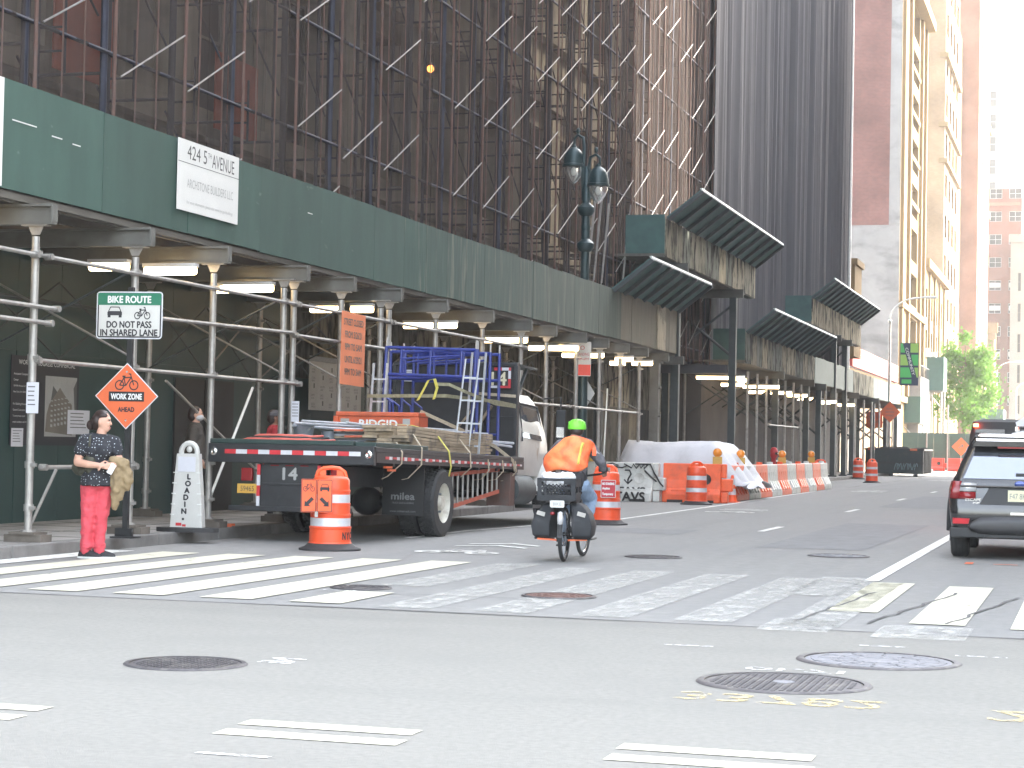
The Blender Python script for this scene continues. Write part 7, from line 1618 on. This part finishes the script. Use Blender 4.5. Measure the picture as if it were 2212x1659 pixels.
mb2 = MB(); mb2.add([vs[j*(NU+1)+i] for j in range(2, 12) for i in (15, 16)], [(k*2, k*2+1, k*2+3, k*2+2) for k in range(9)], True); tr_ = mb2.build('reflective_trim', MATS['strap_yellow'], rd, angle=180); so = tr_.modifiers.new('s', 'SOLIDIFY'); so.thickness = .022; so.offset = 0
o = mb.build('vest', MATS['vest_orange'], rd, angle=180); so = o.modifiers.new('s', 'SOLIDIFY'); so.thickness = .012; so.offset = 0
q = MB(); q.strip([(.22, .60, 1.44), (.255, .58, 1.35), (.255, .58, 1.28)], .05, (1, .5, 0), .01); q.build('arm_stripe', MATS['vest_orange'], rd); q = MB(); q.lathe([(.085, 0), (.082, .05)], 14, (0, 0, 0)); ab = q.build('arm_band', MATS['reflective'], rd, loc=(.225, .69, 1.325)); ab.rotation_euler = (0, rad(45), 0)
q = MB(); q.lathe([(.112, 1.605), (.116, 1.62), (.112, 1.66), (.095, 1.70), (.06, 1.725), (.001, 1.735)], 20, (0, .785, 0)); q.lathe([(.112, 1.605), (.105, 1.60), (.1, 1.61)], 20, (0, .785, 0))
for i in range(5): q.bb((-.085 + i * .042 - .006, .69, 1.665 + .02 * math.sin(i)), (-.085 + i * .042 + .006, .88, 1.70 + .025 * math.sin(math.pi * i / 4)))
o = q.build('cap', MATS['cap_green'], rd)
q = MB(); q.ell((0, .755, 1.575), (.088, .09, .065)); q.build('hair', MATS['hair_brown'], rd)
for s_ in (-1, 1): q = MB(); q.ell((s_ * .03, .883, 1.615), (.011, .008, .006)); q.build('eye', MATS['eye_dark'], rd)
q = MB(); q.ell((.02, .55, .92), (.17, .14, .10))
chain(q, [((.10, .55, .92), .115), ((.175, .84, .75), .090), ((.165, .79, .60), .080), ((.155, .71, .42), .062)]); chain(q, [((-.09, .55, .92), .115), ((-.165, .86, .63), .088), ((-.145, .53, .30), .062)]); q.build('trousers', MATS['jeans'], rd, remesh=.012, wrinkle=.03)
for x, y, z in ((.15, .72, .345), (-.14, .54, .215)): q = MB(); q.loft([[Vector((x + u, y + d, z + h)) for u, h in ((-w_, 0), (w_, 0), (w_, t_ * .6), (0, t_), (-w_, t_ * .6))] for d, w_, t_ in ((-.10, .03, .07), (-.06, .045, .11), (.05, .05, .10), (.14, .045, .06), (.18, .02, .04))]); q.build('shoe', MATS['black_paint'], rd)
q = MB(); q.lathe([(.055, -.01), (.06, .02), (.056, .05)], 12, (.335, .815, 1.09)); q.build('glove_cuff', MATS['dark_cloth'], rd)
# ================================================================ tree
def tree(label, x, y, h, z0, rx, n, seed):
    rnd = random.Random(seed); t = empty('street_tree', (x, y, .15), 0, label, 'tree'); q = MB()
    q.tube([(0, 0, 0), (.08, .05, z0 * .6), (-.05, 0, z0), (.1, .1, h * .6), (.05, 0, h * .9)], [.2, .17, .15, .09, .03], 8)
    tips = []
    for i in range(26):
        z = z0 * .8 + (h - z0) * rnd.random() * .85; a = rnd.uniform(0, 6.28); k = (z - z0) / (h - z0); L_ = rx * (1.15 - .65 * max(0, k)) * rnd.uniform(.55, 1.05)
        e = Vector((L_ * math.cos(a), L_ * math.sin(a), z + L_ * rnd.uniform(.2, .7))); q.tube([(0, 0, z), (e.x * .5, e.y * .5, z + (e.z - z) * .35), e], [.06, .04, .015], 6); tips.append((e, L_))
        tips.append((e * .6 + Vector((0, 0, z * .4)), L_ * .8))
    tips.append((Vector((0, 0, h * .97)), .8)); q.build('trunk', MATS['bark'], t)
    c = MB()
    for _ in range(n):
        e, L_ = rnd.choice(tips); p = e + Vector((rnd.gauss(0, .38), rnd.gauss(0, .38), rnd.gauss(0, .42))) * (.6 + .35 * L_); s_ = rnd.uniform(.10, .22)
        u = Vector((rnd.gauss(0, 1), rnd.gauss(0, 1), rnd.gauss(0, .6))).normalized(); v = u.orthogonal().normalized() * s_; w_ = u.cross(v).normalized() * s_ * .7
        c.quad(p - v, p + w_, p + v, p - w_)
    c.build('crown', MATS['leaf'], t); return t
tree('bright green street tree beyond the dumpster and the far orange barriers', -11.75, 190, 12.6, 4.2, 2.7, 7000, 3)
# ================================================================ haze
hz = MB(); hz.bb((-140, -70, -1), (140, 640, 140)); o = hz.build('haze', []); o['kind'] = 'stuff'
m = bpy.data.materials.new('haze'); m.use_nodes = True; N = m.node_tree.nodes; N.remove(N['Principled BSDF'])
v = N.new('ShaderNodeVolumePrincipled'); v.inputs['Color'].default_value = (.97, .96, .94, 1); v.inputs['Density'].default_value = .0005; v.inputs['Anisotropy'].default_value = .0
m.node_tree.links.new(v.outputs[0], N['Material Output'].inputs['Volume']); o.data.materials.append(m)
o.display_type = 'WIRE'
